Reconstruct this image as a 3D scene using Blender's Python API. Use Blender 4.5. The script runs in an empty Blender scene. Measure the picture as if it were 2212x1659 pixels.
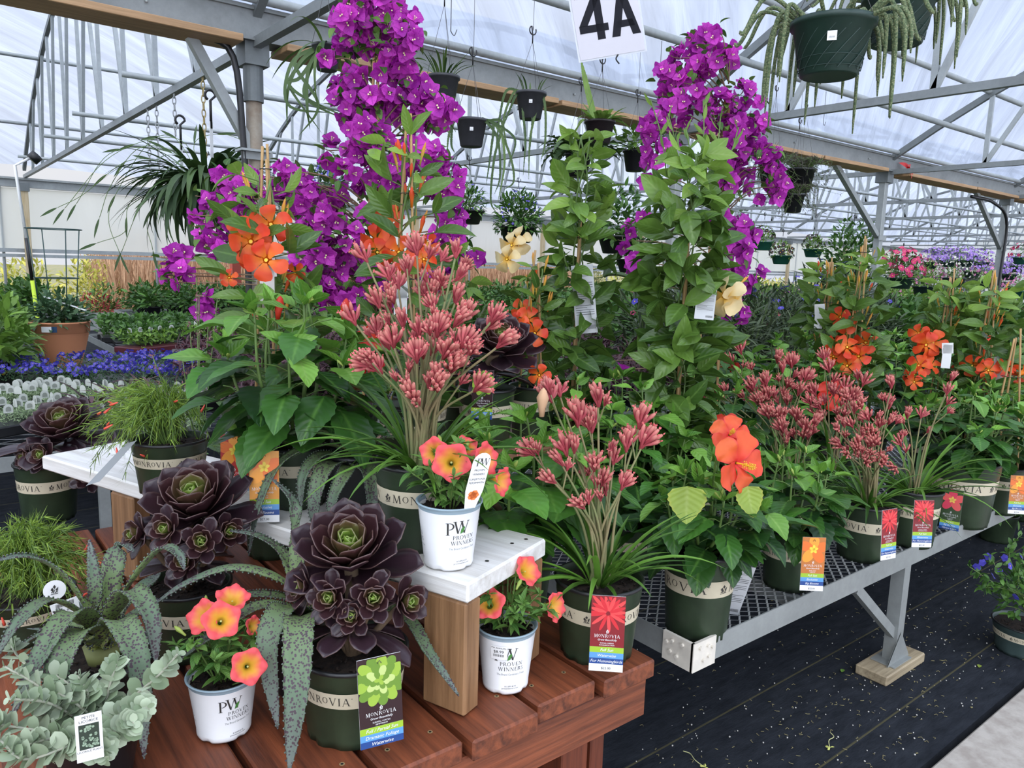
import bpy, math, random
import numpy as np
from mathutils import Matrix, Vector
rg = np.random.default_rng(7)
random.seed(7)
C = bpy.context.scene.collection
PI = math.pi
# ---------------------------------------------------------------- camera
FPX = 1640.0; CAMZ = 1.3
_p = math.radians(9.0); _y = math.radians(38.5); _r = math.radians(1.7)
CF = np.array([math.sin(_y)*math.cos(_p), math.cos(_y)*math.cos(_p), -math.sin(_p)])
_R0 = np.array([math.cos(_y), -math.sin(_y), 0.0]); _U0 = np.cross(_R0, CF)
CR = math.cos(_r)*_R0+math.sin(_r)*_U0; CU = -math.sin(_r)*_R0+math.cos(_r)*_U0
CC = np.array([0, 0, CAMZ])
HV = np.array([math.sin(_y), math.cos(_y), 0.0])
def ray(x, y): return CF+CR*(x-1106)/FPX-CU*(y-829.5)/FPX
def at(x, y, z, back=0.0):
    d = ray(x, y); P = CC+d*(z-CAMZ)/d[2]
    if back:
        h = np.array([d[0], d[1], 0]); P = P+h/np.linalg.norm(h)*back
    return P
def dep(x, y, D): return CC+ray(x, y)*D
def atY(x, y, Y):
    d = ray(x, y); return CC+d*Y/d[1]
cam = bpy.data.cameras.new('camera'); co = bpy.data.objects.new('camera', cam); C.objects.link(co)
M = Matrix([[CR[i], CU[i], -CF[i], CC[i]] for i in range(3)]+[[0, 0, 0, 1]])
co.matrix_world = M; cam.sensor_width = 36; cam.lens = FPX*36/2212; cam.clip_end = 200; cam.clip_start = .05
bpy.context.scene.camera = co
# ---------------------------------------------------------------- mesh accumulation
class MB:
    def __init__(s): s.V = []; s.F3 = []; s.F4 = []; s.A = []; s.m3 = []; s.m4 = []; s.n = 0
    def add(s, V, F, lf=None, mi=0):
        V = np.asarray(V, float).reshape(-1, 3); F = np.asarray(F, int)
        if len(V) == 0: return s
        s.V.append(V)
        if lf is None: lf = np.zeros((len(V), 3))
        lf = np.asarray(lf, float)
        if lf.ndim == 1: lf = np.tile(lf, (len(V), 1))
        s.A.append(lf)
        (s.F4 if F.shape[1] == 4 else s.F3).append(F+s.n)
        (s.m4 if F.shape[1] == 4 else s.m3).append(np.full(len(F), mi))
        s.n += len(V); return s
    def mesh(s, name, mats, smooth=True):
        me = bpy.data.meshes.new(name)
        for m in (mats if isinstance(mats, (list, tuple)) else [mats]): me.materials.append(m)
        if not s.V: return me
        V = np.concatenate(s.V); A = np.concatenate(s.A)
        f4 = np.concatenate(s.F4) if s.F4 else np.zeros((0, 4), int)
        f3 = np.concatenate(s.F3) if s.F3 else np.zeros((0, 3), int)
        mi = np.concatenate([np.concatenate(x) if x else np.zeros(0, int) for x in (s.m4, s.m3)]).astype(np.int32)
        loops = np.concatenate([f4.ravel(), f3.ravel()]).astype(np.int32)
        st = np.concatenate([np.arange(len(f4))*4, len(f4)*4+np.arange(len(f3))*3]).astype(np.int32)
        me.vertices.add(len(V)); me.vertices.foreach_set('co', V.astype(np.float32).ravel())
        me.loops.add(len(loops)); me.loops.foreach_set('vertex_index', loops)
        me.polygons.add(len(st)); me.polygons.foreach_set('loop_start', st)
        me.polygons.foreach_set('material_index', mi)
        me.polygons.foreach_set('use_smooth', np.full(len(st), smooth))
        a = me.attributes.new('lf', 'FLOAT_VECTOR', 'POINT'); a.data.foreach_set('vector', A.astype(np.float32).ravel())
        me.update(calc_edges=True); me.validate(); return me
    def build(s, name, mats, parent=None, smooth=True, **k):
        return link(name, s.mesh(name, mats, smooth), parent, **k)
def link(name, me, parent=None, M=None, label=None, cat=None, group=None, kind=None, loc=None, rot=None):
    o = bpy.data.objects.new(name, me); C.objects.link(o)
    if parent is not None: o.parent = parent
    if M is not None: o.matrix_local = M
    if loc is not None: o.location = loc
    if rot is not None: o.rotation_euler = rot
    for k, v in (('label', label), ('category', cat), ('group', group), ('kind', kind)):
        if v: o[k] = v
    return o
def thing(name, label, cat, loc=(0, 0, 0), rz=0, group=None, sc=None):
    o = link(name, None, None, label=label, cat=cat, group=group, loc=[float(v) for v in loc], rot=(0, 0, rz))
    o.empty_display_size = .05
    if sc: o.scale = (sc, sc, sc)
    return o
def dup(root, loc, rz, label=None, group=None, sc=None, parent=None):
    c = root.copy(); C.objects.link(c); c.location = [float(v) for v in loc]; c.rotation_euler = (0, 0, rz)
    if label: c['label'] = label
    if group: c['group'] = group
    if sc: c.scale = (sc, sc, sc)
    for ch in root.children:
        d = ch.copy(); C.objects.link(d); d.parent = c
        for g in ch.children:
            e = g.copy(); C.objects.link(e); e.parent = d
    return c
def nrm(v):
    v = np.asarray(v, float); return v/np.maximum(np.linalg.norm(v, axis=-1, keepdims=True), 1e-9)
def gridF(a, b, wrap=False):
    i = np.arange(a-1)[:, None]; j = np.arange(b if wrap else b-1)[None, :]; j2 = (j+1) % b
    return np.stack([i*b+j, i*b+j2, (i+1)*b+j2, (i+1)*b+j], -1).reshape(-1, 4)
def box(mb, c, s, R=None, mi=0, bev=0):
    h = np.asarray(s, float)/2
    X = np.array([[x, y, z] for x in (-1, 1) for y in (-1, 1) for z in (-1, 1)], float)
    F = [[0, 1, 3, 2], [4, 6, 7, 5], [0, 4, 5, 1], [2, 3, 7, 6], [0, 2, 6, 4], [1, 5, 7, 3]]
    if bev:
        V = []; idx = {}
        for k, v in enumerate(X):
            for ax in range(3):
                w = v*h; q = w.copy()
                for a2 in range(3):
                    if a2 != ax: q[a2] -= v[a2]*bev
                idx[(k, ax)] = len(V); V.append(q)
        F4 = []; F3 = []
        ax_of = [0, 0, 1, 1, 2, 2]
        for f, ax in zip(F, ax_of): F4.append([idx[(k, ax)] for k in f])
        for a in range(8):
            for b in range(a+1, 8):
                d = [i for i in range(3) if X[a][i] != X[b][i]]
                if len(d) == 1:
                    o = [i for i in range(3) if i != d[0]]
                    F4.append([idx[(a, o[0])], idx[(a, o[1])], idx[(b, o[1])], idx[(b, o[0])]])
            F3.append([idx[(a, 0)], idx[(a, 1)], idx[(a, 2)]])
        V = np.array(V)
        if R is not None: V = V@np.asarray(R).T
        V = V+np.asarray(c); n0 = mb.n
        mb.add(V, F4, mi=mi); mb.F3.append(np.array(F3)+n0); mb.m3.append(np.full(8, mi)); return
    V = X*h
    if R is not None: V = V@np.asarray(R).T
    mb.add(V+np.asarray(c), F, mi=mi)
def Rz(a): c, s = math.cos(a), math.sin(a); return np.array([[c, -s, 0], [s, c, 0], [0, 0, 1.0]])
def Rx(a): c, s = math.cos(a), math.sin(a); return np.array([[1.0, 0, 0], [0, c, -s], [0, s, c]])
def Ry(a): c, s = math.cos(a), math.sin(a); return np.array([[c, 0, s], [0, 1.0, 0], [-s, 0, c]])
def tube(mb, P, r, seg=8, mi=0, lf=None, cap=True):
    P = np.asarray(P, float); n = len(P); r = np.broadcast_to(np.asarray(r, float), (n,))
    T = nrm(np.gradient(P, axis=0)); a = np.array([0, 0, 1.0]) if abs(T[0][2]) < .9 else np.array([1.0, 0, 0])
    u = nrm(np.cross(T[0], a)); Us = []
    for t in T:
        u = nrm(u-t*np.dot(u, t)); Us.append(u)
    Us = np.array(Us); W = np.cross(T, Us); th = np.arange(seg)*2*PI/seg
    V = P[:, None]+r[:, None, None]*(Us[:, None]*np.cos(th)[None, :, None]+W[:, None]*np.sin(th)[None, :, None])
    A = None
    if lf is not None:
        A = np.zeros((n, seg, 3)); A[:, :, 0] = lf; A[:, :, 1] = np.linspace(0, 1, n)[:, None]; A = A.reshape(-1, 3)
    V = V.reshape(-1, 3); n0 = mb.n; mb.add(V, gridF(n, seg, True), A, mi)
    if cap and seg > 3:
        q = [[0, i, i+1] for i in range(1, seg-1)]; F = np.array([f[::-1] for f in q]+[[x+(n-1)*seg for x in f] for f in q])
        mb.F3.append(F+n0); mb.m3.append(np.full(len(F), mi))
def bar(mb, a, b, w, h=None, mi=0):
    a = np.asarray(a, float); b = np.asarray(b, float); h = h or w
    t = nrm(b-a); s = np.cross(t, [0, 0, 1.0]); s = nrm(s) if np.linalg.norm(s) > 1e-3 else np.array([1.0, 0, 0]); u = np.cross(s, t)
    box(mb, (a+b)/2, (w, np.linalg.norm(b-a), h), np.stack([s, t, u], 1), mi)
def lathe(mb, prof, seg=32, mi=0, c=(0, 0, 0), a0=0, a1=2*PI, mod=None):
    p = np.asarray(prof, float); full = abs(a1-a0-2*PI) < 1e-6; m = seg if full else seg+1
    th = a0+(a1-a0)*np.arange(m)/seg; r = p[:, 0][:, None]*np.ones(m)
    if mod is not None: r = mod(r, th[None, :], p[:, 1][:, None])
    V = np.stack([r*np.cos(th), r*np.sin(th), p[:, 1][:, None]*np.ones(m)], -1).reshape(-1, 3)+np.asarray(c)
    mb.add(V, gridF(len(p), m, full)[:, ::-1], mi=mi)
def disc(mb, r, z, seg=24, mi=0, c=(0, 0)):
    th = np.arange(seg)*2*PI/seg; V = [[c[0], c[1], z]]+[[c[0]+r*math.cos(t), c[1]+r*math.sin(t), z] for t in th]
    mb.add(V, [[0, 1+i, 1+(i+1) % seg] for i in range(seg)], mi=mi)
def poly(mb, pts, z=0, mi=0):
    V = [[x, y, z] for x, y in pts]; c = np.mean(V, 0); V.append(c); n = len(pts)
    mb.add(V, [[n, i, (i+1) % n] for i in range(n)], mi=mi)
# --- leaves ------------------------------------------------------
def prof(kind, t):
    if kind == 'ovate': return np.sin(PI*np.clip(t, 0, 1)**.75)**.8*(1-.25*t)
    if kind == 'heart': return np.sin(PI*np.clip(t, 0, 1)**.55)**.75
    if kind == 'lance': return np.sin(PI*t**.85)**.9
    if kind == 'strap': return np.minimum(1, t*6+.45)*np.clip((1-t)*2.2, 0, 1)**.8
    if kind == 'needle': return 1-t*.9
    if kind == 'spoon': return .34+.66*np.sin(PI*np.clip((t-.12)/.88, 0, 1)**1.5)**.8 if False else np.interp(t, [0, .2, .42, .65, .8, .92, 1], [.34, .52, .84, 1, .97, .72, .05])
    if kind == 'round': return np.sqrt(np.clip(1-(2*t-1)**2, 0, 1))
    if kind == 'petal': return np.interp(t, [0, .15, .4, .7, .88, 1], [.2, .35, .72, 1, .85, .3])
def leaves(mb, P, D, N, L, W, kind='ovate', nt=7, nu=3, bend=.5, fold=.25, rnd=None, ruf=0, ser=0, mi=0, twist=0):
    P = np.atleast_2d(np.asarray(P, float)); n = len(P)
    D = nrm(np.broadcast_to(D, (n, 3))); N = np.broadcast_to(N, (n, 3)); S = nrm(np.cross(D, N)); N = np.cross(S, D)
    L = np.broadcast_to(L, (n,)).astype(float); W = np.broadcast_to(W, (n,)).astype(float)
    bend = np.broadcast_to(bend, (n,)).astype(float); fold = np.broadcast_to(fold, (n,)).astype(float)
    if rnd is None: rnd = rg.random(n)
    t = np.linspace(0, 1, nt); u = np.linspace(-1, 1, nu); w = prof(kind, t)
    if ser: w = w*(1+ser*np.where(np.arange(nt) % 2 == 0, -1, 1))
    ph = bend[:, None]*t; dt = 1/(nt-1)
    cx = np.cumsum(np.cos(ph), 1)*dt-dt; cz = np.cumsum(np.sin(ph), 1)*dt; cz = cz-cz[:, :1]
    B = P[:, None]+L[:, None, None]*(cx[..., None]*D[:, None]-cz[..., None]*N[:, None])
    Nt = np.cos(ph)[..., None]*N[:, None]+np.sin(ph)[..., None]*D[:, None]
    hw = (W[:, None]*.5*w)[..., None]*u
    lift = np.abs(hw)*np.sin(fold)[:, None, None]
    if ruf:
        phs = rg.random((n, 1, 1))*6; lift = lift+ruf*W[:, None, None]*np.sin(t[None, :, None]*11+phs+u*2)*np.abs(u)*w[None, :, None]
    V = B[:, :, None]+hw[..., None]*np.cos(fold)[:, None, None, None]*S[:, None, None]+lift[..., None]*Nt[:, :, None]
    A = np.zeros((n, nt, nu, 3)); A[..., 0] = rnd[:, None, None]; A[..., 1] = t[None, :, None]; A[..., 2] = np.abs(u)
    F = gridF(nt, nu)[None]+(np.arange(n)*nt*nu)[:, None, None]
    mb.add(V.reshape(-1, 3), F.reshape(-1, 4), A.reshape(-1, 3), mi)
def rdir(n, zlo=-1, zhi=1):
    z = rg.uniform(zlo, zhi, n); a = rg.uniform(0, 2*PI, n); r = np.sqrt(1-z*z); return np.stack([r*np.cos(a), r*np.sin(a), z], 1)
def frame(D, N=(0, 0, 1), P=(0, 0, 0), s=1):
    """matrix whose Z axis is D"""
    z = nrm(D); x = np.cross(N, z)
    x = nrm(x) if np.linalg.norm(x) > 1e-3 else np.array([1.0, 0, 0]); y = np.cross(z, x)
    return Matrix([[float(x[i]*s), float(y[i]*s), float(z[i]*s), float(P[i])] for i in range(3)]+[[0, 0, 0, 1]])
def bez(pts, n=12):
    """smooth curve through points (Catmull-Rom)"""
    p = np.asarray(pts, float)
    if len(p) == 2: return p[0]+(p[1]-p[0])*np.linspace(0, 1, n)[:, None]
    q = np.vstack([2*p[0]-p[1], p, 2*p[-1]-p[-2]]); out = []; m = len(p)-1
    for s in np.linspace(0, m, n):
        i = min(int(s), m-1); t = s-i; a, b, c, d = q[i:i+4]
        out.append(.5*((2*b)+(c-a)*t+(2*a-5*b+4*c-d)*t*t+(3*b-a-3*c+d)*t**3))
    return np.array(out)
# ---------------------------------------------------------------- materials
def nodes(name):
    m = bpy.data.materials.new(name); m.use_nodes = True; nt = m.node_tree; nt.nodes.clear()
    return m, nt, nt.nodes.new('ShaderNodeOutputMaterial')
def L_(nt, a, b): nt.links.new(a, b)
def principled(nt, col, rough=.5, metal=0, spec=.5, coat=0):
    b = nt.nodes.new('ShaderNodeBsdfPrincipled'); b.inputs['Roughness'].default_value = rough
    if col is not None: b.inputs['Base Color'].default_value = (*col, 1)
    b.inputs['Metallic'].default_value = metal; b.inputs['Specular IOR Level'].default_value = spec; b.inputs['Coat Weight'].default_value = coat
    return b
def ramp(nt, stops, fac):
    r = nt.nodes.new('ShaderNodeValToRGB'); cr = r.color_ramp
    while len(cr.elements) < len(stops): cr.elements.new(.5)
    for e, (p, c) in zip(cr.elements, stops): e.position = p; e.color = (*c, 1)
    L_(nt, fac, r.inputs[0]); return r.outputs[0]
def noise(nt, scale, detail=3, rough=.5, coord='Object', stretch=None):
    tc = nt.nodes.new('ShaderNodeTexCoord'); n = nt.nodes.new('ShaderNodeTexNoise')
    n.inputs['Scale'].default_value = scale; n.inputs['Detail'].default_value = detail; n.inputs['Roughness'].default_value = rough
    src = tc.outputs[coord]
    if stretch:
        mp = nt.nodes.new('ShaderNodeMapping'); mp.inputs['Scale'].default_value = stretch; L_(nt, src, mp.inputs[0]); src = mp.outputs[0]
    L_(nt, src, n.inputs['Vector']); return n.outputs['Fac']
def bump(nt, b, h, dist=.002, strength=.6):
    n = nt.nodes.new('ShaderNodeBump'); n.inputs['Strength'].default_value = strength; n.inputs['Distance'].default_value = dist
    L_(nt, h, n.inputs['Height']); L_(nt, n.outputs[0], b.inputs['Normal'])
_mc = {}
def plain(name, col, rough=.5, metal=0, var=0, scale=8, col2=None, bmp=0, spec=.5, coat=0, stretch=None):
    if name in _mc: return _mc[name]
    m, nt, out = nodes(name); b = principled(nt, col, rough, metal, spec, coat)
    if var or col2:
        c2 = col2 or tuple(c*(1-var) for c in col); f = noise(nt, scale, 4, .6, stretch=stretch)
        L_(nt, ramp(nt, [(.35, c2), (.65, col)], f), b.inputs['Base Color'])
        if bmp: bump(nt, b, f, bmp)
    L_(nt, b.outputs[0], out.inputs[0]); _mc[name] = m; return m
def leafmat(name, c1, c2, rough=.4, tr=.18, vein=None, edge=None, spec=.4, cbase=None, ctip=None):
    """c1..c2 chosen per leaf; vein = colour of the midrib; edge = colour of the margin"""
    if name in _mc: return _mc[name]
    m, nt, out = nodes(name); at_ = nt.nodes.new('ShaderNodeAttribute'); at_.attribute_name = 'lf'
    sp = nt.nodes.new('ShaderNodeSeparateXYZ'); L_(nt, at_.outputs['Vector'], sp.inputs[0])
    c = ramp(nt, [(0, c1), (.8, c2), (1, tuple(min(1, v*1.35) for v in c2))], sp.outputs[0])
    nz = noise(nt, 25, 3)
    def mixc(a, bcol, fac, mode='MIX'):
        x = nt.nodes.new('ShaderNodeMix'); x.data_type = 'RGBA'; x.blend_type = mode
        L_(nt, fac, x.inputs[0]); L_(nt, a, x.inputs[6])
        if isinstance(bcol, tuple): x.inputs[7].default_value = (*bcol, 1)
        else: L_(nt, bcol, x.inputs[7])
        return x.outputs[2]
    if cbase: c = mixc(c, cbase, ramp(nt, [(0, (1, 1, 1)), (.55, (0, 0, 0))], sp.outputs[1]))
    if ctip: c = mixc(c, ctip, ramp(nt, [(.55, (0, 0, 0)), (1, (1, 1, 1))], sp.outputs[1]))
    if vein: c = mixc(c, vein, ramp(nt, [(0, (.6, .6, .6)), (.16, (0, 0, 0))], sp.outputs[2]))
    if edge: c = mixc(c, edge, ramp(nt, [(.82, (0, 0, 0)), (1, (.8, .8, .8))], sp.outputs[2]))
    c = mixc(c, ramp(nt, [(.3, (.8, .8, .8)), (.7, (1, 1, 1))], nz), ramp(nt, [(0, (1, 1, 1)), (1, (1, 1, 1))], nz), 'MULTIPLY')
    b = principled(nt, None, rough, 0, spec); L_(nt, c, b.inputs['Base Color'])
    # raised veins fanning from the midrib
    if vein:
        w = nt.nodes.new('ShaderNodeMath'); w.operation = 'MULTIPLY_ADD'; L_(nt, sp.outputs[1], w.inputs[0]); w.inputs[1].default_value = 42
        w2 = nt.nodes.new('ShaderNodeMath'); w2.operation = 'MULTIPLY'; L_(nt, sp.outputs[2], w2.inputs[0]); w2.inputs[1].default_value = -11
        L_(nt, w2.outputs[0], w.inputs[2]); sn = nt.nodes.new('ShaderNodeMath'); sn.operation = 'SINE'; L_(nt, w.outputs[0], sn.inputs[0])
        bump(nt, b, sn.outputs[0], .0009, .28)
    if tr:
        t = nt.nodes.new('ShaderNodeBsdfTranslucent'); L_(nt, c, t.inputs[0]); mx = nt.nodes.new('ShaderNodeMixShader'); mx.inputs[0].default_value = tr
        L_(nt, b.outputs[0], mx.inputs[1]); L_(nt, t.outputs[0], mx.inputs[2]); L_(nt, mx.outputs[0], out.inputs[0])
    else: L_(nt, b.outputs[0], out.inputs[0])
    _mc[name] = m; return m
def wood(name, c1, c2, scale=3, axis=0, rough=.55, coord='Object'):
    if name in _mc: return _mc[name]
    m, nt, out = nodes(name); b = principled(nt, None, rough)
    st = [18, 18, 18]; st[axis] = 1.0
    f = noise(nt, scale, 6, .65, coord, stretch=tuple(st)); f2 = noise(nt, 2.5, 2, .5, coord)
    mx = nt.nodes.new('ShaderNodeMath'); mx.operation = 'MULTIPLY_ADD'; L_(nt, f2, mx.inputs[0]); mx.inputs[1].default_value = .35
    L_(nt, f, mx.inputs[2]); L_(nt, ramp(nt, [(.42, c1), (.8, c2)], mx.outputs[0]), b.inputs['Base Color'])
    bump(nt, b, f, .0025, .7); L_(nt, b.outputs[0], out.inputs[0]); _mc[name] = m; return m
def galv(name, col=(.42, .45, .47), rough=.45, metal=.55, dirt=None):
    if name in _mc: return _mc[name]
    m, nt, out = nodes(name); b = principled(nt, None, rough, metal)
    f = noise(nt, 30, 4, .7); f2 = noise(nt, 3, 3, .6)
    a = nt.nodes.new('ShaderNodeMath'); a.operation = 'MULTIPLY_ADD'; L_(nt, f, a.inputs[0]); a.inputs[1].default_value = .5; L_(nt, f2, a.inputs[2])
    L_(nt, ramp(nt, [(.5, dirt or tuple(c*.7 for c in col)), (.95, col)], a.outputs[0]), b.inputs['Base Color'])
    bump(nt, b, f, .001, .3); L_(nt, b.outputs[0], out.inputs[0]); _mc[name] = m; return m
POT = plain('pot green', (.036, .058, .030), .38, var=.35, scale=14)
BLACK = plain('black plastic', (.012, .012, .013), .35)
SOIL = plain('potting soil', (.035, .02, .012), .95, col2=(.008, .005, .004), scale=120, bmp=.006)
CREAM = plain('cream band', (.60, .53, .38), .5, var=.08, scale=20)
INK = plain('dark ink', (.03, .028, .025), .5)
GREYINK = plain('grey ink', (.3, .32, .32), .5)
WHITE = plain('white plastic', (.80, .80, .80), .3, var=.04, scale=12)
WPRINT = plain('white print', (.85, .85, .84), .5)
CUPRIM = plain('blue grey rim', (.30, .40, .46), .35)
BAMBOO = plain('bamboo', (.52, .33, .13), .5, col2=(.36, .21, .08), scale=14, stretch=(1, 1, .2))
TWIG = plain('twig', (.22, .14, .08), .8, var=.4, scale=40)
GSTEM = plain('green stem', (.13, .22, .05), .5, var=.3, scale=20)
TIE = plain('tie', (.02, .02, .02), .5)
WIRE = plain('wire', (.10, .10, .10), .5, metal=.3)
STEEL = galv('galvanised steel', (.36, .38, .37), .5, .35)
STEELD = galv('weathered galvanised steel', (.20, .22, .22), .55, .3)
STEELP = galv('pale galvanised tube', (.40, .43, .43), .5, .25)
REDWOOD = wood('red stained wood', (.028, .006, .003), (.25, .066, .024), axis=1)
REDWOODX = wood('red stained wood beam', (.03, .007, .004), (.26, .07, .027), axis=0)
PINE = wood('brown post wood', (.12, .055, .02), (.31, .165, .075), axis=2)
BOARD = wood('overhead board', (.26, .15, .07), (.46, .28, .14), axis=0)
WHITEWOOD = wood('white painted wood', (.50, .47, .42), (.80, .79, .76), axis=1, scale=2)
HIB = leafmat('hibiscus leaf', (.014, .050, .012), (.052, .160, .022), .34, .15, vein=(.13, .30, .05))
HIBL = leafmat('young hibiscus leaf', (.065, .19, .02), (.17, .36, .05), .36, .22, vein=(.28, .46, .11))
HIBY = leafmat('yellowing hibiscus leaf', (.30, .42, .06), (.34, .45, .07), .4, .25, vein=(.42, .52, .14), edge=(.5, .52, .08))
MAND = leafmat('mandevilla leaf', (.032, .085, .016), (.115, .215, .035), .27, .2, vein=(.17, .30, .07))
MANL = leafmat('pale mandevilla leaf', (.12, .25, .035), (.22, .36, .06), .32, .3, vein=(.3, .42, .12))
BOUL = leafmat('bougainvillea leaf', (.04, .12, .018), (.12, .24, .035), .4, .25, vein=(.2, .32, .08))
BRACT = leafmat('magenta bract', (.42, .018, .40), (.68, .06, .58), .55, .38, vein=(.34, .02, .34))
BCEN = plain('bougainvillea centre', (.75, .68, .35), .5)
KLEAF = leafmat('kangaroo paw blade', (.035, .10, .014), (.12, .26, .035), .36, .2)
KSTEM = plain('kangaroo paw stem', (.24, .17, .09), .8, col2=(.16, .20, .07), scale=9)
KPAW = leafmat('kangaroo paw flower', (.36, .035, .055), (.58, .12, .13), .75, .12, ctip=(.72, .28, .22))
ORANGE = leafmat('orange mandevilla petal', (.80, .055, .018), (.90, .12, .03), .45, .25, cbase=(.88, .26, .02))
CREAMP = leafmat('cream mandevilla petal', (.80, .60, .28), (.85, .70, .40), .5, .3, cbase=(.85, .48, .04))
BUD = leafmat('orange bud', (.70, .25, .03), (.80, .40, .06), .5, .1, cbase=(.45, .45, .08))
BUDG = leafmat('green bud', (.22, .34, .06), (.40, .48, .10), .5, .1)
YEL = plain('yellow centre', (.85, .50, .03), .5)
def petunia_mat():
    m, nt, out = nodes('coral and yellow petunia petal'); at_ = nt.nodes.new('ShaderNodeAttribute'); at_.attribute_name = 'lf'
    sp = nt.nodes.new('ShaderNodeSeparateXYZ'); L_(nt, at_.outputs['Vector'], sp.inputs[0])
    f = noise(nt, 60, 3); a = nt.nodes.new('ShaderNodeMath'); a.operation = 'MULTIPLY_ADD'; L_(nt, f, a.inputs[0]); a.inputs[1].default_value = .25; L_(nt, sp.outputs[1], a.inputs[2])
    c = ramp(nt, [(.22, (.50, .36, .05)), (.45, (.82, .50, .05)), (.70, (.86, .28, .07)), (.88, (.84, .09, .10))], a.outputs[0])
    b = principled(nt, None, .5); L_(nt, c, b.inputs['Base Color']); t = nt.nodes.new('ShaderNodeBsdfTranslucent'); L_(nt, c, t.inputs[0])
    mx = nt.nodes.new('ShaderNodeMixShader'); mx.inputs[0].default_value = .25
    L_(nt, b.outputs[0], mx.inputs[1]); L_(nt, t.outputs[0], mx.inputs[2]); L_(nt, mx.outputs[0], out.inputs[0]); return m
PETU = petunia_mat()
PETL = leafmat('petunia leaf', (.055, .16, .025), (.15, .30, .06), .5, .2, vein=(.2, .36, .1))
HIBF = leafmat('orange hibiscus petal', (.82, .085, .03), (.88, .15, .035), .45, .25, cbase=(.80, .03, .03), edge=(.82, .05, .06))
HIBR = leafmat('red hibiscus petal', (.60, .02, .012), (.75, .05, .02), .5, .2)
def semp_mat():
    m, nt, out = nodes('dark rosette leaf'); at_ = nt.nodes.new('ShaderNodeAttribute'); at_.attribute_name = 'lf'
    sp = nt.nodes.new('ShaderNodeSeparateXYZ'); L_(nt, at_.outputs['Vector'], sp.inputs[0])
    # rnd = place in the rosette, 0 heart .. 1 outer ; younger leaves green, older almost black; base of each leaf greener
    t = nt.nodes.new('ShaderNodeMath'); t.operation = 'MULTIPLY_ADD'; L_(nt, sp.outputs[1], t.inputs[0]); t.inputs[1].default_value = .16; L_(nt, sp.outputs[0], t.inputs[2])
    n = nt.nodes.new('ShaderNodeMath'); n.operation = 'MULTIPLY_ADD'; L_(nt, noise(nt, 45, 3), n.inputs[0]); n.inputs[1].default_value = .10; L_(nt, t.outputs[0], n.inputs[2])
    c = ramp(nt, [(.27, (.28, .46, .06)), (.42, (.17, .26, .04)), (.54, (.095, .060, .025)), (.66, (.050, .018, .018)), (1, (.030, .014, .020))], n.outputs[0])
    x = nt.nodes.new('ShaderNodeMix'); x.data_type = 'RGBA'; L_(nt, ramp(nt, [(.86, (0, 0, 0)), (1, (.35, .35, .35))], sp.outputs[2]), x.inputs[0]); L_(nt, c, x.inputs[6]); x.inputs[7].default_value = (.20, .12, .10, 1)
    b = principled(nt, None, .33, 0, .5); L_(nt, x.outputs[2], b.inputs['Base Color']); bump(nt, b, noise(nt, 120, 3), .0006, .5); L_(nt, b.outputs[0], out.inputs[0]); return m
SEMP = semp_mat()
def mangave_mat():
    m, nt, out = nodes('spotted agave leaf'); tc = nt.nodes.new('ShaderNodeTexCoord'); v = nt.nodes.new('ShaderNodeTexVoronoi'); v.inputs['Scale'].default_value = 230
    nz = nt.nodes.new('ShaderNodeTexNoise'); nz.inputs['Scale'].default_value = 120; nz.inputs['Detail'].default_value = 2; L_(nt, tc.outputs['Object'], nz.inputs['Vector'])
    L_(nt, tc.outputs['Object'], v.inputs['Vector']); at_ = nt.nodes.new('ShaderNodeAttribute'); at_.attribute_name = 'lf'
    sp = nt.nodes.new('ShaderNodeSeparateXYZ'); L_(nt, at_.outputs['Vector'], sp.inputs[0])
    base = ramp(nt, [(0, (.30, .34, .08)), (.35, (.16, .23, .08)), (.75, (.095, .145, .085)), (1, (.14, .16, .15))], sp.outputs[1])
    a = nt.nodes.new('ShaderNodeMath'); a.operation = 'MULTIPLY_ADD'; L_(nt, nz.outputs['Fac'], a.inputs[0]); a.inputs[1].default_value = .8; L_(nt, v.outputs['Distance'], a.inputs[2])
    a2 = nt.nodes.new('ShaderNodeMath'); a2.operation = 'MULTIPLY_ADD'; L_(nt, sp.outputs[0], a2.inputs[0]); a2.inputs[1].default_value = .12; L_(nt, a.outputs[0], a2.inputs[2])
    x = nt.nodes.new('ShaderNodeMix'); x.data_type = 'RGBA'; L_(nt, ramp(nt, [(.80, (1, 1, 1)), (.86, (0, 0, 0))], a2.outputs[0]), x.inputs[0]); L_(nt, base, x.inputs[6]); x.inputs[7].default_value = (.060, .038, .048, 1)
    b = principled(nt, None, .5, 0, .4); L_(nt, x.outputs[2], b.inputs['Base Color']); bump(nt, b, nz.outputs['Fac'], .0006, .4); L_(nt, b.outputs[0], out.inputs[0]); return m
MANG = mangave_mat()
RUSS = leafmat('fine green needle', (.10, .20, .02), (.27, .40, .06), .5, .2)
LICO = leafmat('silvery felted leaf', (.26, .35, .20), (.46, .53, .38), .85, .15)
LICOS = plain('felted stem', (.42, .42, .33), .9)
CORAL = plain('coral red', (.80, .10, .06), .5)
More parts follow.
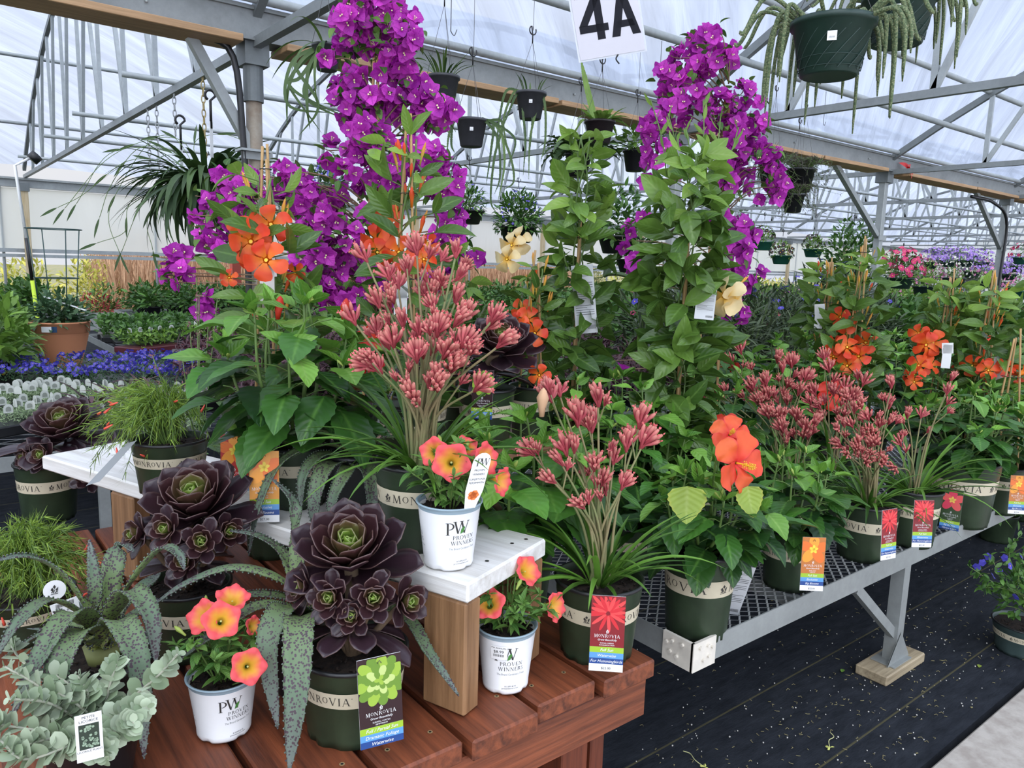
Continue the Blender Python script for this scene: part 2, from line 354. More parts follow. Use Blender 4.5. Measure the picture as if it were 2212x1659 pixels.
# ---------------------------------------------------------------- lettering
def _q(x0, x1, y0, y1): return [(x0, y0), (x1, y0), (x1, y1), (x0, y1)]
def _ln(x0, y0, x1, y1, w): return [(x0-w/2, y0), (x0+w/2, y0), (x1+w/2, y1), (x1-w/2, y1)]
def _sf(x, y, w=.2): return _q(x-w/2, x+w/2, y-(.04 if y > .5 else 0), y+(0 if y > .5 else .04))
def _arc(cx, cy, rx, ry, a0, a1, tk, th, n=14):
    o = []
    for i in range(n):
        a, b = [math.radians(a0+(a1-a0)*k/n) for k in (i, i+1)]
        o.append([(cx+rx*math.cos(a), cy+ry*math.sin(a)), (cx+rx*math.cos(b), cy+ry*math.sin(b)), (cx+(rx-tk)*math.cos(b), cy+(ry-th)*math.sin(b)), (cx+(rx-tk)*math.cos(a), cy+(ry-th)*math.sin(a))])
    return o
K = .13; k_ = .05
GL = {
 'M': (1.08, [_ln(.13, 0, .2, 1, k_), _ln(.2, 1, .52, .03, K), _ln(.52, .03, .82, 1, k_), _ln(.92, 0, .84, 1, K), _sf(.13, 0), _sf(.93, 0, .28), _sf(.15, 1), _sf(.87, 1)]),
 'O': (1.0, _arc(.48, .5, .44, .52, 0, 360, .12, .05, 26)),
 'N': (1.0, [_ln(.15, 0, .15, 1, k_), _ln(.17, 1, .82, 0, K), _ln(.82, 0, .82, 1, k_), _sf(.15, 0), _sf(.12, 1), _sf(.82, 1)]),
 'R': (.86, [_ln(.2, 0, .2, 1, K), _sf(.2, 0, .28), _sf(.15, 1), _ln(.45, .5, .82, 0, K)]+_arc(.3, .74, .36, .27, -90, 90, .12, .05)),
 'P': (.74, [_ln(.2, 0, .2, 1, K), _sf(.2, 0, .28), _sf(.15, 1)]+_arc(.3, .72, .38, .29, -90, 90, .12, .05)),
 'V': (.92, [_ln(.12, 1, .46, 0, K), _ln(.46, 0, .8, 1, k_), _sf(.12, 1, .28), _sf(.8, 1)]),
 'W': (1.3, [_ln(.12, 1, .38, 0, K), _ln(.38, 0, .64, 1, k_), _ln(.62, 1, .9, 0, K), _ln(.9, 0, 1.16, 1, k_), _sf(.12, 1, .28), _sf(.63, 1, .3), _sf(1.16, 1)]),
 'I': (.42, [_ln(.2, 0, .2, 1, K), _sf(.2, 0, .28), _sf(.2, 1, .28)]),
 'A': (.92, [_ln(.1, 0, .43, 1, k_), _ln(.8, 0, .45, 1, K), _q(.22, .68, .3, .35), _sf(.1, 0), _sf(.8, 0, .28)]),
 'E': (.72, [_ln(.2, 0, .2, 1, K), _q(.2, .62, 0, .05), _q(.2, .62, .95, 1), _q(.2, .52, .5, .55), _q(.58, .63, 0, .2), _q(.58, .63, .8, 1)]),
 'S': (.66, _arc(.32, .74, .24, .26, 20, 260, .09, .05)+_arc(.32, .25, .26, .27, -160, 90, .09, .05)),
 ' ': (.5, []),
 '*': (1.05, [[(.1, 0), (.8, .08), (.8, .0), (.1, -.06)], [(.1, .5), (.3, .75), (.42, .45), (.3, .3)], [(.35, .8), (.5, 1.02), (.64, .8), (.5, .55)], [(.6, .5), (.85, .75), (.8, .4), (.66, .3)], [(.3, .1), (.5, .5), (.56, .5), (.4, .1)], [(.15, .2), (.38, .4), (.4, .32), (.2, .1)], [(.5, .15), (.75, .35), (.8, .25), (.55, .08)]]),
 '.': (.3, _arc(.1, .92, .07, .07, 0, 360, .03, .03, 8)),
}
def serif(mb, s, x, y, h, fmap, mi=0, track=.06, small='', xs=1.0):
    for ch in s:
        adv, qs = GL[ch]; sc = h; dy = 0
        if ch in small: sc = h*.74; dy = h*.2
        for q in qs:
            mb.add([fmap(x+px*sc*xs, y+dy+py*sc) for px, py in q], [[0, 1, 2, 3]], mi=mi)
        x += (adv*(sc/h)+track)*h*xs
    return x
def serif_w(s, h, track=.06, small='', xs=1.0): return sum((GL[c][0]*(.74 if c in small else 1)+track)*h*xs for c in s)
_tc = {}
def btext(mb, s, size, x, y, fmap, mi=0, shear=0, align='C', bold=0, sx=1.0):
    if s not in _tc:
        cu = bpy.data.curves.new('t', 'FONT'); cu.body = s; cu.size = 1; cu.resolution_u = 2; cu.align_x = 'CENTER'
        ob = bpy.data.objects.new('t', cu); me = bpy.data.meshes.new_from_object(ob); me.calc_loop_triangles()
        V = np.array([v.co[:] for v in me.vertices]).reshape(-1, 3); F = np.array([t.vertices[:] for t in me.loop_triangles]).reshape(-1, 3)
        _tc[s] = (V, F); bpy.data.objects.remove(ob); bpy.data.curves.remove(cu); bpy.data.meshes.remove(me)
    V, F = _tc[s]
    if not len(V): return
    off = 0 if align == 'C' else (-V[:, 0].min() if align == 'L' else -V[:, 0].max())
    X = x+(V[:, 0]+off)*size*sx+V[:, 1]*size*shear; Y = y+V[:, 1]*size
    P = np.array([fmap(a, b) for a, b in zip(X, Y)])
    if bold:
        pass
    mb.add(P, F, mi=mi)
# ---------------------------------------------------------------- pots
def facing(P): return math.atan2(-P[1], -P[0])
def green_pot(par, r, h, face=0, ph=0, band=True, soil=True, mat=None, name='pot'):
    mat = mat or POT
    m = MB(); rb = r*.80
    def md(R, th, z):
        return R*np.where(z < .016, 1-.05*(np.sin(th*22) > 0), 1)
    body = [(rb*.9, .004), (rb, 0), (rb*1.005, .012), (rb*1.02, .018), (r*.925, h*.80), (r*.94, h*.81), (r*.95, h*.93), (r*.99, h*.955), (r*1.0, h*.965), (r*1.0, h*.99), (r*.985, h), (r*.945, h), (r*.93, h*.985), (r*.9, h*.86)]
    lathe(m, body, 44, mod=md); disc(m, rb*.95, .004, 24)
    pot = m.build(name, mat, par)
    rim = MB(); lathe(rim, [(r*.985, h*.957), (r*1.004, h*.965), (r*1.006, h*.99), (r*.985, h*1.004), (r*.95, h*1.004), (r*.935, h*.985)], 44)
    rim.build('rim', BLACK, pot)
    if band:
        z0, z1 = h*.545, h*.735
        def rr(z): return rb*1.02+(r*.925-rb*1.02)*(z-.018)/(h*.8-.018)+.0008
        b = MB(); lathe(b, [(rr(z0), z0), (rr(z1), z1)], 44); bd = b.build('band', CREAM, pot)
        tx = MB(); rad = rr((z0+z1)/2); hh = (z1-z0)*.50
        def fm(x, y): a = x/rad; R = rr(y)+.0006; return (R*math.cos(a), R*math.sin(a), y)
        word = '*MONROVIA.'; w = serif_w(word, hh, .12, 'O'); n = max(2, int(round(2*PI*rad/(w*1.12)))); sc = 2*PI*rad/n/w*.93
        for k in range(n):
            serif(tx, word, (face+ph)*rad+(k*2*PI/n)*rad, z0+(z1-z0)*.25, hh, fm, 0, .12, 'O', xs=sc)
        tx.build('lettering', INK, bd, smooth=False)
    if soil: soil_disc(par, r*.91, h*.88)
    return pot
def soil_disc(par, r, z, name='soil'):
    s = MB(); n = 26; V = [[0, 0, z+.004]]
    for ring in (.5, 1):
        for i in range(n):
            a = 2*PI*i/n; V.append([r*ring*math.cos(a), r*ring*math.sin(a), z+rg.uniform(-.003, .003)])
    s.add(V, [[0, 1+i, 1+(i+1) % n] for i in range(n)]); s.F4.append(np.array([[1+i, 1+n+i, 1+n+(i+1) % n, 1+(i+1) % n] for i in range(n)])); s.m4.append(np.zeros(n))
    # bark chips
    for _ in range(40):
        a = rg.uniform(0, 6.28); q = r*math.sqrt(rg.random())*.95
        box(s, (q*math.cos(a), q*math.sin(a), z+.004), (.003+rg.random()*.012, .003, .003), Rz(rg.uniform(0, 3))@Rx(rg.uniform(-.4, .4)))
    return s.build(name, SOIL, par)
def cup(par, r, h, face, ph=0, price=False, line='The Brand Gardeners Trust'):
    m = MB(); rb = r*.74
    body = [(rb*.8, .005), (rb*.97, .003), (rb, .006), (rb*1.01, .012), (rb*1.0, .0125), (r*.925, h*.90), (r*.93, h*.92), (r*.90, h*.92), (rb*.95, .01)]
    lathe(m, body, 48, mod=lambda R, th, z: R*np.where((z < .0065) & (np.cos(th*5) > .8), .93, 1)); disc(m, rb*.9, .004)
    pot = m.build('pot', WHITE, par)
    rim = MB(); lathe(rim, [(r*.925, h*.905), (r*.95, h*.93), (r*.96, h*.965), (r*.985, h*.972), (r*1.0, h*.98), (r*1.0, h*.995), (r*.975, h), (r*.93, h*.995), (r*.9, h*.91)], 48); rim.build('rim', CUPRIM, pot)
    tx = MB()
    def rr(z): return rb*1.0+(r*.925-rb*1.0)*(z-.0125)/(h*.9-.0125)+.0006
    for k in (0, 1, 2):
        A = face+ph+k*2*PI/3
        def fm(x, y, A=A): R = rr(y); a = A+x/(r*.85); return (R*math.cos(a), R*math.sin(a), y)
        H = h*.19; serif(tx, 'P', -.031*r/.054, h*.59, H, fm, 0); serif(tx, 'W', -.031*r/.054+.60*H, h*.59+H*.12, H, fm, 0)
        hh = h*.062
        for s, yy in (('PROVEN', .515), ('WINNERS', .43)):
            w = serif_w(s, hh, .08); serif(tx, s, -w/2, h*yy, hh, fm, 0, .08)
        btext(tx, line if k != 1 else 'The #1 Plant Brand', h*.05, 0, h*.355, fm, 1, sx=.8)
        btext(tx, ['provenwinners.com', '4.25 Grande', 'Contains up to'][k], h*.036, 0, h*.12, fm, 0); btext(tx, ['815.895.8130', '1.75 pint', '30% Recycled Plastic'][k], h*.036, 0, h*.155, fm, 0)
        if k == 0:
            lf = [(0, .0), (.25, .1), (.42, .5), (.3, .62), (.08, .4)]
            tx.add([fm((x*1.0-.05)*H, h*.60+(y+.05)*H) if 0 else (lambda q: (q[0]*1.004, q[1]*1.004, q[2]))(fm(-.008+x*H*.9, h*.605+y*H)) for x, y in lf], [[0, 1, 2], [0, 2, 3], [0, 3, 4]], mi=2)
        else:
            tx.add([(lambda q: (q[0]*1.004, q[1]*1.004, q[2]))(fm(-.008+x*H*.9, h*.605+y*H)) for x, y in [(0, .0), (.25, .1), (.42, .5), (.3, .62), (.08, .4)]], [[0, 1, 2], [0, 2, 3], [0, 3, 4]], mi=2)
    tx.build('lettering', [INK, GREYINK, plain('logo leaf green', (.06, .22, .04), .5)], pot, smooth=False)
    if price:
        A = face-.25; pm = MB()
        def fm(x, y, o=.0012): R = rr(y)+o; a = A+x/(r*.85); return (R*math.cos(a), R*math.sin(a), y)
        for i in range(6):
            pm.add([fm(-.014+i*.0047, h*.62), fm(-.014+(i+1)*.0047, h*.62), fm(-.014+(i+1)*.0047, h*.84), fm(-.014+i*.0047, h*.84)], [[0, 1, 2, 3]], mi=0)
        f2 = lambda x, y: fm(x, y, .0018)
        btext(pm, '$8.99', h*.065, 0, h*.73, f2, 1); btext(pm, 'PW ANNUAL', h*.035, 0, h*.80, f2, 1)
        for i in range(14): x = -.009+i*.0013; pm.add([f2(x, h*.67), f2(x+.0004+.0004*(i % 3 == 0), h*.67), f2(x+.0004+.0004*(i % 3 == 0), h*.71), f2(x, h*.71)], [[0, 1, 2, 3]], mi=1)
        pm.build('price_sticker', [WPRINT, INK], pot, smooth=False)
    soil_disc(par, r*.88, h*.86)
    return pot
# ---------------------------------------------------------------- care tags
def flat(c): return plain('ink %.3f %.3f %.3f' % c, c, .35)
LIME = (.32, .50, .03); SKY = (.10, .30, .60); NAVY = (.015, .06, .24); DARKR = (.03, .012, .015)
def pic(mb, kind, W, y0, y1, fm, cols):
    """printed photograph of the flower, as flat shapes; cols = material indices (petal, petal2, centre)"""
    cx, cy = 0, y0+(y1-y0)*.62; R = min(W*.66, (y1-y0)*.55)
    def blob(a, d, L, w, mi, z, n=8):
        pts = []
        for i in range(n*2):
            t = i/(n*2)*2*PI; X = d+L/2-L/2*math.cos(t); Y = w*math.sin(t); px = cx+X*math.cos(a)-Y*math.sin(a); py = cy+X*math.sin(a)+Y*math.cos(a)
            pts.append((min(W*.495, max(-W*.495, px)), min(y1, max(y0, py))))
        c = np.mean(pts, 0); V = [fm(x, y, z) for x, y in pts]+[fm(c[0], c[1], z)]; k = len(pts)
        mb.add(V, [[k, i, (i+1) % k] for i in range(k)], mi=mi)
    if kind == 'rosette':
        for ring, (n, d, L, w) in enumerate(((13, .42, .52, .19), (12, .30, .42, .16), (10, .18, .36, .13), (8, .08, .28, .10), (6, .0, .2, .07))):
            for i in range(n): blob(2*PI*(i+.5*ring)/n, d*R, L*R, w*R, cols[(0, 1, 2, 1, 0)[ring] if i % 2 else (1, 0, 1, 2, 1)[ring]], .0010+.00008*ring+.00003*(i % 2))
    elif kind == 'paw':
        for i in range(13): blob(-.2+i*.28, .08*R, (.75+.25*(i % 3 == 0))*R, .085*R, cols[i % 2], .0010+.00006*(i % 3))
        for i in range(6): blob(3.3+i*.5, .1*R, .8*R, .08*R, cols[i % 2], .0012)
    else:
        for i in range(5): blob(.3+2*PI*i/5, .04*R, 1.0*R, .33*R, cols[i % 2], .0010+.00004*i)
        for i in range(5): blob(.3+2*PI*i/5, .0, .3*R, .09*R, cols[2], .0013)
def tag(par, P, face, W=.062, H=.135, kind='flower', pal=((.7, .1, .02), (.8, .25, .03), (.8, .6, .05)), bg=(.03, .01, .012), names=('FLOWER', ''), stripes=('Full Sun', 'Big Blooms', 'Vibrant Color'), roll=0, pitch=.08, price=None, label=None, monro=True):
    c, s = math.cos(face), math.sin(face); n = np.array([c, s, 0]); r = np.array([-s, c, 0]); u = np.array([0, 0, 1.0])
    n2 = n*math.cos(pitch)+u*math.sin(pitch); u2 = u*math.cos(pitch)-n*math.sin(pitch); cr, sr = math.cos(roll), math.sin(roll); r, u2 = r*cr+u2*sr, u2*cr-r*sr
    P = np.asarray(P, float)
    def fm(x, y, z=.0012): return P+r*x+u2*y+n2*z
    m = MB(); R = np.stack([r, u2, n2], 1); box(m, P+u2*H/2, (W, H, .0012), R); o = m.build('care_tag', WPRINT, par, smooth=False, label=label)
    q = MB(); mats = [flat(bg), flat(pal[0]), flat(pal[1]), flat(pal[2]), flat(LIME), flat(SKY), flat(NAVY), WPRINT, INK]
    def rect(x0, x1, y0, y1, mi, z): q.add([fm(x0, y0, z), fm(x1, y0, z), fm(x1, y1, z), fm(x0, y1, z)], [[0, 1, 2, 3]], mi=mi)
    sh = .075*H; yb = (.10*H if price else .0); ys = yb+3*sh
    rect(-W/2, W/2, ys, H, 0, .0007); pic(q, kind, W, ys+.10*H, H*.99, fm, (1, 2, 3))
    for i, t in enumerate(stripes[::-1]):
        rect(-W/2, W/2, yb+i*sh, yb+(i+1)*sh, 6-i, .0010); btext(q, t, sh*.72, 0, yb+i*sh+sh*.28, lambda x, y: fm(x, y, .0016), 7, shear=.28)
    f3 = lambda x, y: fm(x, y, .0016)
    hh = .045*H; w = serif_w('MONROVIA', hh, .1, 'O'); serif(q, 'MONROVIA', -w/2, ys+.125*H, hh, f3, 7, .1, 'O'); serif(q, '*', -hh*.5, ys+.185*H, hh*1.1, f3, 7)
    btext(q, 'Grow Beautifully', .036*H, 0, ys+.085*H, f3, 7, shear=.25); btext(q, names[0], .024*H, 0, ys+.045*H, f3, 7); btext(q, names[1], .024*H, 0, ys+.018*H, f3, 7)
    if price: btext(q, price, .045*H, 0, .03*H, f3, 8)
    # hook hole and its pale string loop
    for i in range(10): pass
    hx = MB(); tube(hx, [fm(-.003, H*.93, .002), fm(0, H*.97, .004), fm(.003, H*.93, .002)], .0006, 5); hx.build('loop', WIRE, o)
    q.build('printing', mats, o, smooth=False); return o
def back_tag(par, P, face, W, H, pitch=.1, roll=0):
    """the small print side of a tag, pale grey with lines of text and a barcode"""
    c, s = math.cos(face), math.sin(face); n = np.array([c, s, 0]); r = np.array([-s, c, 0]); u = np.array([0, 0, 1.0])
    n2 = n*math.cos(pitch)+u*math.sin(pitch); u2 = u*math.cos(pitch)-n*math.sin(pitch); cr, sr = math.cos(roll), math.sin(roll); r, u2 = r*cr+u2*sr, u2*cr-r*sr; P = np.asarray(P, float)
    def fm(x, y, z=.0012): return P+r*x+u2*y+n2*z
    m = MB(); box(m, P+u2*H/2, (W, H, .0012), np.stack([r, u2, n2], 1)); o = m.build('care_tag', plain('tag back', (.55, .56, .57), .5), par, smooth=False); q = MB()
    def rect(x0, x1, y0, y1, z=.0012): q.add([fm(x0, y0, z), fm(x1, y0, z), fm(x1, y1, z), fm(x0, y1, z)], [[0, 1, 2, 3]])
    for i in range(20):
        y = H*(.9-i*.033)
        if i in (3, 8, 13, 14): continue
        rect(-W*.42, W*(.42 if i % 4 else .1), y, y+H*.007)
    for i in range(18): rect(W*(.08+i*.02), W*(.08+i*.02+.006+.006*(i % 3 == 0)), H*.06, H*.12)
    q.build('printing', INK, o, smooth=False); return o
# ---------------------------------------------------------------- flowers (shared meshes)
def mk_bract():
    m = MB()
    for k in range(3):
        a = k*2*PI/3; D = nrm(np.array([math.cos(a)*.8, math.sin(a)*.8, .75])); N = nrm(np.array([-math.cos(a)*.75, -math.sin(a)*.75, .8]))
        leaves(m, [[0, 0, 0]], D, N, .036, .040, 'heart', 7, 5, .5*[1, .6, 1.2][k], .16, ruf=.09, rnd=np.array([.2+.3*k]))
    for k in range(3):
        a = k*2*PI/3+1.1; D = nrm(np.array([math.cos(a), math.sin(a), .15])); N = nrm(np.array([-math.cos(a)*.2, -math.sin(a)*.2, 1]))
        leaves(m, [[0, 0, -.006]], D, N, .033, .036, 'heart', 6, 5, [-.4, .5, .1][k], .12, ruf=.12, rnd=np.array([.1+.35*k]))
    for k in range(2):
        tube(m, [[0, 0, 0], [.002*(k*2-1), .002, .009], [.0035*(k*2-1), .003, .014]], .0009, 5, 1); disc(m, .0024, .0145, 7, 1, (.0035*(k*2-1), .003))
    return m.mesh('flower', [BRACT, BCEN])
def mk_trumpet(mat, name, R=.034, L=.045, twist=.5, refl=.3):
    m = MB(); n = 5
    lathe(m, [(.0022, -L), (.003, -L*.6), (.008, -L*.2), (.011, 0)], 10)
    for i in range(n):
        a = i*2*PI/n; o = np.array([math.cos(a), math.sin(a), 0]); t = np.array([-math.sin(a), math.cos(a), 0])
        D = nrm(o+t*twist*.9+np.array([0, 0, .45])); N = nrm(np.array([0, 0, 1.0])-o*.45+t*.35)
        leaves(m, [o*.006], D, N, R*(1+.08*(i % 2)), R*1.02, 'petal', 9, 5, refl+.55, .14, ruf=.05, rnd=np.array([(i*.21) % 1]))
    disc(m, .0035, .001, 8, 1)
    return m.mesh(name, [mat, YEL])
def mk_petunia():
    m = MB(); nr, ns = 9, 40; th = np.arange(ns)*2*PI/ns; t = np.linspace(0, 1, nr)
    r0 = np.interp(t, [0, .25, .5, .7, .85, 1], [.002, .0035, .008, .016, .024, .027]); z = np.interp(t, [0, .25, .5, .7, .85, 1], [-.034, -.022, -.010, -.001, .003, .0015])
    lob = 1+.10*np.cos(5*th)[None]*np.clip((t-.55)*2.2, 0, 1)[:, None]; R = r0[:, None]*lob; Z = z[:, None]+.0022*np.cos(10*th)[None]*np.clip((t-.6)*2.5, 0, 1)[:, None]
    V = np.stack([R*np.cos(th), R*np.sin(th), Z], -1); A = np.zeros((nr, ns, 3)); A[..., 1] = np.interp(t, [0, .5, 1], [0, .35, 1])[:, None]+.06*np.cos(5*th)[None]*(t > .5)[:, None]
    m.add(V.reshape(-1, 3), gridF(nr, ns, True), A.reshape(-1, 3)); disc(m, .0016, -.0075, 8, 1)
    leaves(m, np.tile([[0, 0, -.034]], (5, 1)), nrm(np.array([[math.cos(a)*.5, math.sin(a)*.5, .9] for a in np.arange(5)*1.257])), np.array([0, 0, 1.]), .012, .003, 'lance', 4, 3, .1, .1, mi=2)
    return m.mesh('flower', [PETU, plain('pale stigma', (.38, .36, .10), .5), PETL])
def mk_hibiscus(mat, R=.07):
    m = MB()
    for i in range(5):
        a = i*2*PI/5; o = np.array([math.cos(a), math.sin(a), 0]); t = np.array([-math.sin(a), math.cos(a), 0])
        leaves(m, [o*.004], nrm(o+t*.2+np.array([0, 0, .55])), nrm(np.array([0, 0, 1.0])-o*.5+t*.12), R*(1+.12*(i % 2)), R*.98, 'petal', 18, 9, .55+.3*(i % 3), .12, ruf=.085, rnd=np.array([(i*.37) % 1]))
    lathe(m, [(.002, -.03), (.008, -.022), (.009, -.004), (.006, 0)], 12, mi=1)
    return m.mesh('flower', [mat, HIBL])
def mk_stamen():
    m = MB(); P = bez([[0, 0, 0], [.003, 0, .03], [.008, 0, .062]]); tube(m, P, .0025, 7)
    for _ in range(70):
        k = rg.integers(5, 12); d = rdir(1, -.3, 1)[0]; tube(m, [P[k], P[k]+d*.009], .0004, 3, cap=False); q = P[k]+d*.009; box(m, q, (.0022,)*3, mi=0)
    return m.mesh('stamen', [YEL])
def mk_paw(n=10, s=1.0):
    m = MB()
    for i in range(n):
        a = (i/(n-1)-.5)*2.3; e = .35*math.sin(i*2.1); b = np.array([math.sin(a)*.004, e*.004, .004*math.cos(a)])
        o = nrm(np.array([math.sin(a), e, math.cos(a)*1.0+.35])); L = .026*(.8+.35*math.cos(a))*s; bend = np.array([-math.sin(a)*.25, .5*(1 if i % 2 else .6), .25])
        P = bez([b, b+o*L*.5, b+o*L+bend*.008]); tube(m, P, np.interp(np.linspace(0, 1, 12), [0, .3, .8, 1], [.0014, .0026, .0036, .0020])*s, 6, lf=rg.random())
        for k in range(3): leaves(m, [P[-1]], nrm(o+rdir(1)[0]*.8), np.array([0, 1., 0]), .006, .003, 'lance', 3, 2, .6, 0, rnd=np.array([1.0]))
    for i in range(4):
        a = i*1.6; tube(m, [[0, 0, -.008], [.006*math.cos(a), .006*math.sin(a), .010], [.009*math.cos(a), .009*math.sin(a), .018]], [.002, .003, .0022], 6, lf=.3)
    return m.mesh('flower_cluster', [KPAW])
def mk_bud(mat, L=.05, r=.004, name='bud'):
    m = MB(); tube(m, [[0, 0, 0], [0, 0, L*.3], [.001, 0, L*.65], [.002, 0, L*.9], [.002, 0, L]], [r*.4, r*.6, r, r*.5, r*.08], 7, lf=.5); return m.mesh(name, [mat])
F_BR = mk_bract(); F_OR = mk_trumpet(ORANGE, 'flower'); F_CR = mk_trumpet(CREAMP, 'flower', .042, .05, .9, .7); F_PE = mk_petunia(); F_HI = mk_hibiscus(HIBF, .082); F_HR = mk_hibiscus(HIBR, .055); F_ST = mk_stamen()
F_KP = [mk_paw(10), mk_paw(7, .85), mk_paw(12, 1.05), mk_paw(4, .8)]
F_BU = mk_bud(BUD); F_BG = mk_bud(BUDG, .03, .005); F_BO = mk_bud(ORANGE, .045, .006)
def inst(name, me, par, P, D, s=1.0, N=None, **k):
    N = rdir(1)[0] if N is None else N
    return link(name, me, par, frame(D, N, P, s), **k)
# ---------------------------------------------------------------- plants (local coordinates, origin at the pot's base)
def hibiscus(par, z0, R, Hh, nst=9, lf=.085, per=9, mat=None, young=True, low=0.0, seed=None, flat=.9):
    mat = mat or HIB; st = MB(); fo = MB(); ng = 0
    for i in range(nst):
        a = i*2.4+rg.uniform(-.3, .3); q = math.sqrt((i+.5)/nst); tip = np.array([math.cos(a)*R*q*.8, math.sin(a)*R*q*.8, z0+Hh*(1-.45*q*q)*rg.uniform(.85, 1.05)])
        b = np.array([math.cos(a)*.015, math.sin(a)*.015, z0-.01]); mid = (b+tip)/2+np.array([math.cos(a), math.sin(a), 0])*R*.15
        P = bez([b, mid, tip], 14); tube(st, P, np.linspace(.005, .0022, 14), 6)
        for k in range(per):
            t = low+.12+(1-low-.12)*(k+.5)/per; c = P[min(13, int(t*13))]; aa = k*2.4+i; out = np.array([math.cos(aa), math.sin(aa), .3*(t-.5)+.1])
            out = out+.7*nrm(np.array([c[0], c[1], .001])); out = nrm(out); pe = lf*rg.uniform(.2, .5)
            d = c+out*pe+np.array([0, 0, .2*pe]); tube(st, [c, (c+d)/2+[0, 0, .004], d], .0013, 4, cap=False)
            L = lf*rg.uniform(.75, 1.15)*(1.0 if t < .8 else .75); Dn = nrm(out+np.array([0, 0, rg.uniform(-.75, .15)*flat])); Nn = nrm(np.array([0, 0, 1.0])+out*rg.uniform(.0, .9)+rdir(1)[0]*.25)
            leaves(fo, [d], Dn, Nn, L, L*rg.uniform(.66, .85), 'ovate', 15, 5, rg.uniform(.2, .7), rg.uniform(.08, .35), ruf=.03, ser=.045, rnd=np.array([min(1, rg.random()*.7+(.35 if t > .75 else 0))]), mi=1 if (young and t > .86) else 0)
        if young:
            n = 4; leaves(fo, np.tile(tip, (n, 1)), nrm(rdir(n, .3, 1)), rdir(n, .2, 1), lf*.5, lf*.28, 'ovate', 9, 3, .2, .5, ser=.05, mi=1, rnd=rg.random(n))
            for _ in range(2): m0 = mk_cache_bud(); inst('bud', m0, par, tip+rdir(1, 0, .5)[0]*.01, nrm(rdir(1, .4, 1)[0]), rg.uniform(.5, .9))
    st.build('stem', GSTEM, par); fo.build('foliage', [mat, HIBL], par)
def mk_cache_bud(): return F_BG
def stakes(par, z0, z1, n=3, r=.02, rad=.0035, tie=True, mat=None):
    for k in range(n):
        a = k*2*PI/n+.5; m = MB(); b = np.array([math.cos(a)*r*2.2, math.sin(a)*r*2.2, z0-.05]); t = np.array([math.cos(a)*r*.3, math.sin(a)*r*.3, z1+rg.uniform(-.02, .03)])
        ks = np.linspace(0, 1, 25); P = b+(t-b)*ks[:, None]; tube(m, P, np.where(np.arange(25) % 5 == 0, rad*1.18, rad), 7); m.build('stake', mat or BAMBOO, par)
    if tie:
        m = MB()
        for z in np.arange(z0+.12, z1, .22):
            q = (z-z0)/(z1-z0); rr = r*(2.2*(1-q)+.3*q)+rad*1.6; th = np.arange(17)*2*PI/16; tube(m, np.stack([rr*np.cos(th), rr*np.sin(th), z+0*th], 1), .0012, 4)
        m.build('tie', TIE, par)
def vine(par, z0, z1, rad=.09, n=90, lf=.075, wd=.42, mat=None, young=None, top=.6, lean=(0, 0), up=.2, prf=None):
    mat = mat or MAND; fo = MB(); st = MB()
    for k in range(3):
        zz = np.linspace(z0-.02, z1, 40); a = zz*14+k*2.1; q = (zz-z0)/(z1-z0); tube(st, np.stack([.018*np.cos(a)+lean[0]*q, .018*np.sin(a)+lean[1]*q, zz], 1), .0028, 5)
    for i in range(n):
        q = (i+.5)/n; z = z0+(z1-z0)*q; a = i*2.0+rg.uniform(-.5, .5); wz = (prf(q) if prf else (1-.45*q)); o = np.array([math.cos(a), math.sin(a), 0])
        c = np.array([lean[0]*q, lean[1]*q, z])+o*rg.uniform(.01, .03); e = c+o*rad*wz*rg.uniform(.25, .7)+np.array([0, 0, .01]); tube(st, [c, e], .0015, 4, cap=False)
        for s in (-1, 1):
            D = nrm(o+np.cross(o, [0, 0, 1.])*s*rg.uniform(.3, 1.3)+np.array([0, 0, rg.uniform(-.9, 1.0)+up])); L = lf*rg.uniform(.7, 1.15)*(1 if q < .85 else .75)
            leaves(fo, [e], D, nrm(np.array([0, 0, .65])+o*.9+rdir(1)[0]*.4), L, L*wd*rg.uniform(.85, 1.15), 'lance', 9, 5, rg.uniform(.1, .9), rg.uniform(.15, .45), rnd=np.array([min(1, rg.random()*.75+.3*q)]), mi=1 if q > top+rg.random()*(1-top) else 0)
    st.build('stem', GSTEM, par); fo.build('foliage', [mat, young or MANL], par)
def orange_mandevilla(par, z0, z1, flowers, nlv=46, nb=22, rad=.07, fmesh=None, lf=.075, face=None):
    """flowers: list of local positions and directions"""
    stakes(par, z0, z1, 3, .022)
    vine(par, z0, z0+(z1-z0)*.93, rad, nlv, lf, .40, MAND, top=.75, up=.45)
    for P, D, s in flowers: inst('flower', fmesh or F_OR, par, P, D, s)
    for _ in range(nb):
        z = z0+(z1-z0)*rg.uniform(.35, .95); a = rg.uniform(0, 6.28); inst('bud', F_BU if rg.random() < .75 else F_BO, par, (.04*math.cos(a), .04*math.sin(a), z), nrm(np.array([math.cos(a)*.3, math.sin(a)*.3, 1])), rg.uniform(.6, 1.2))
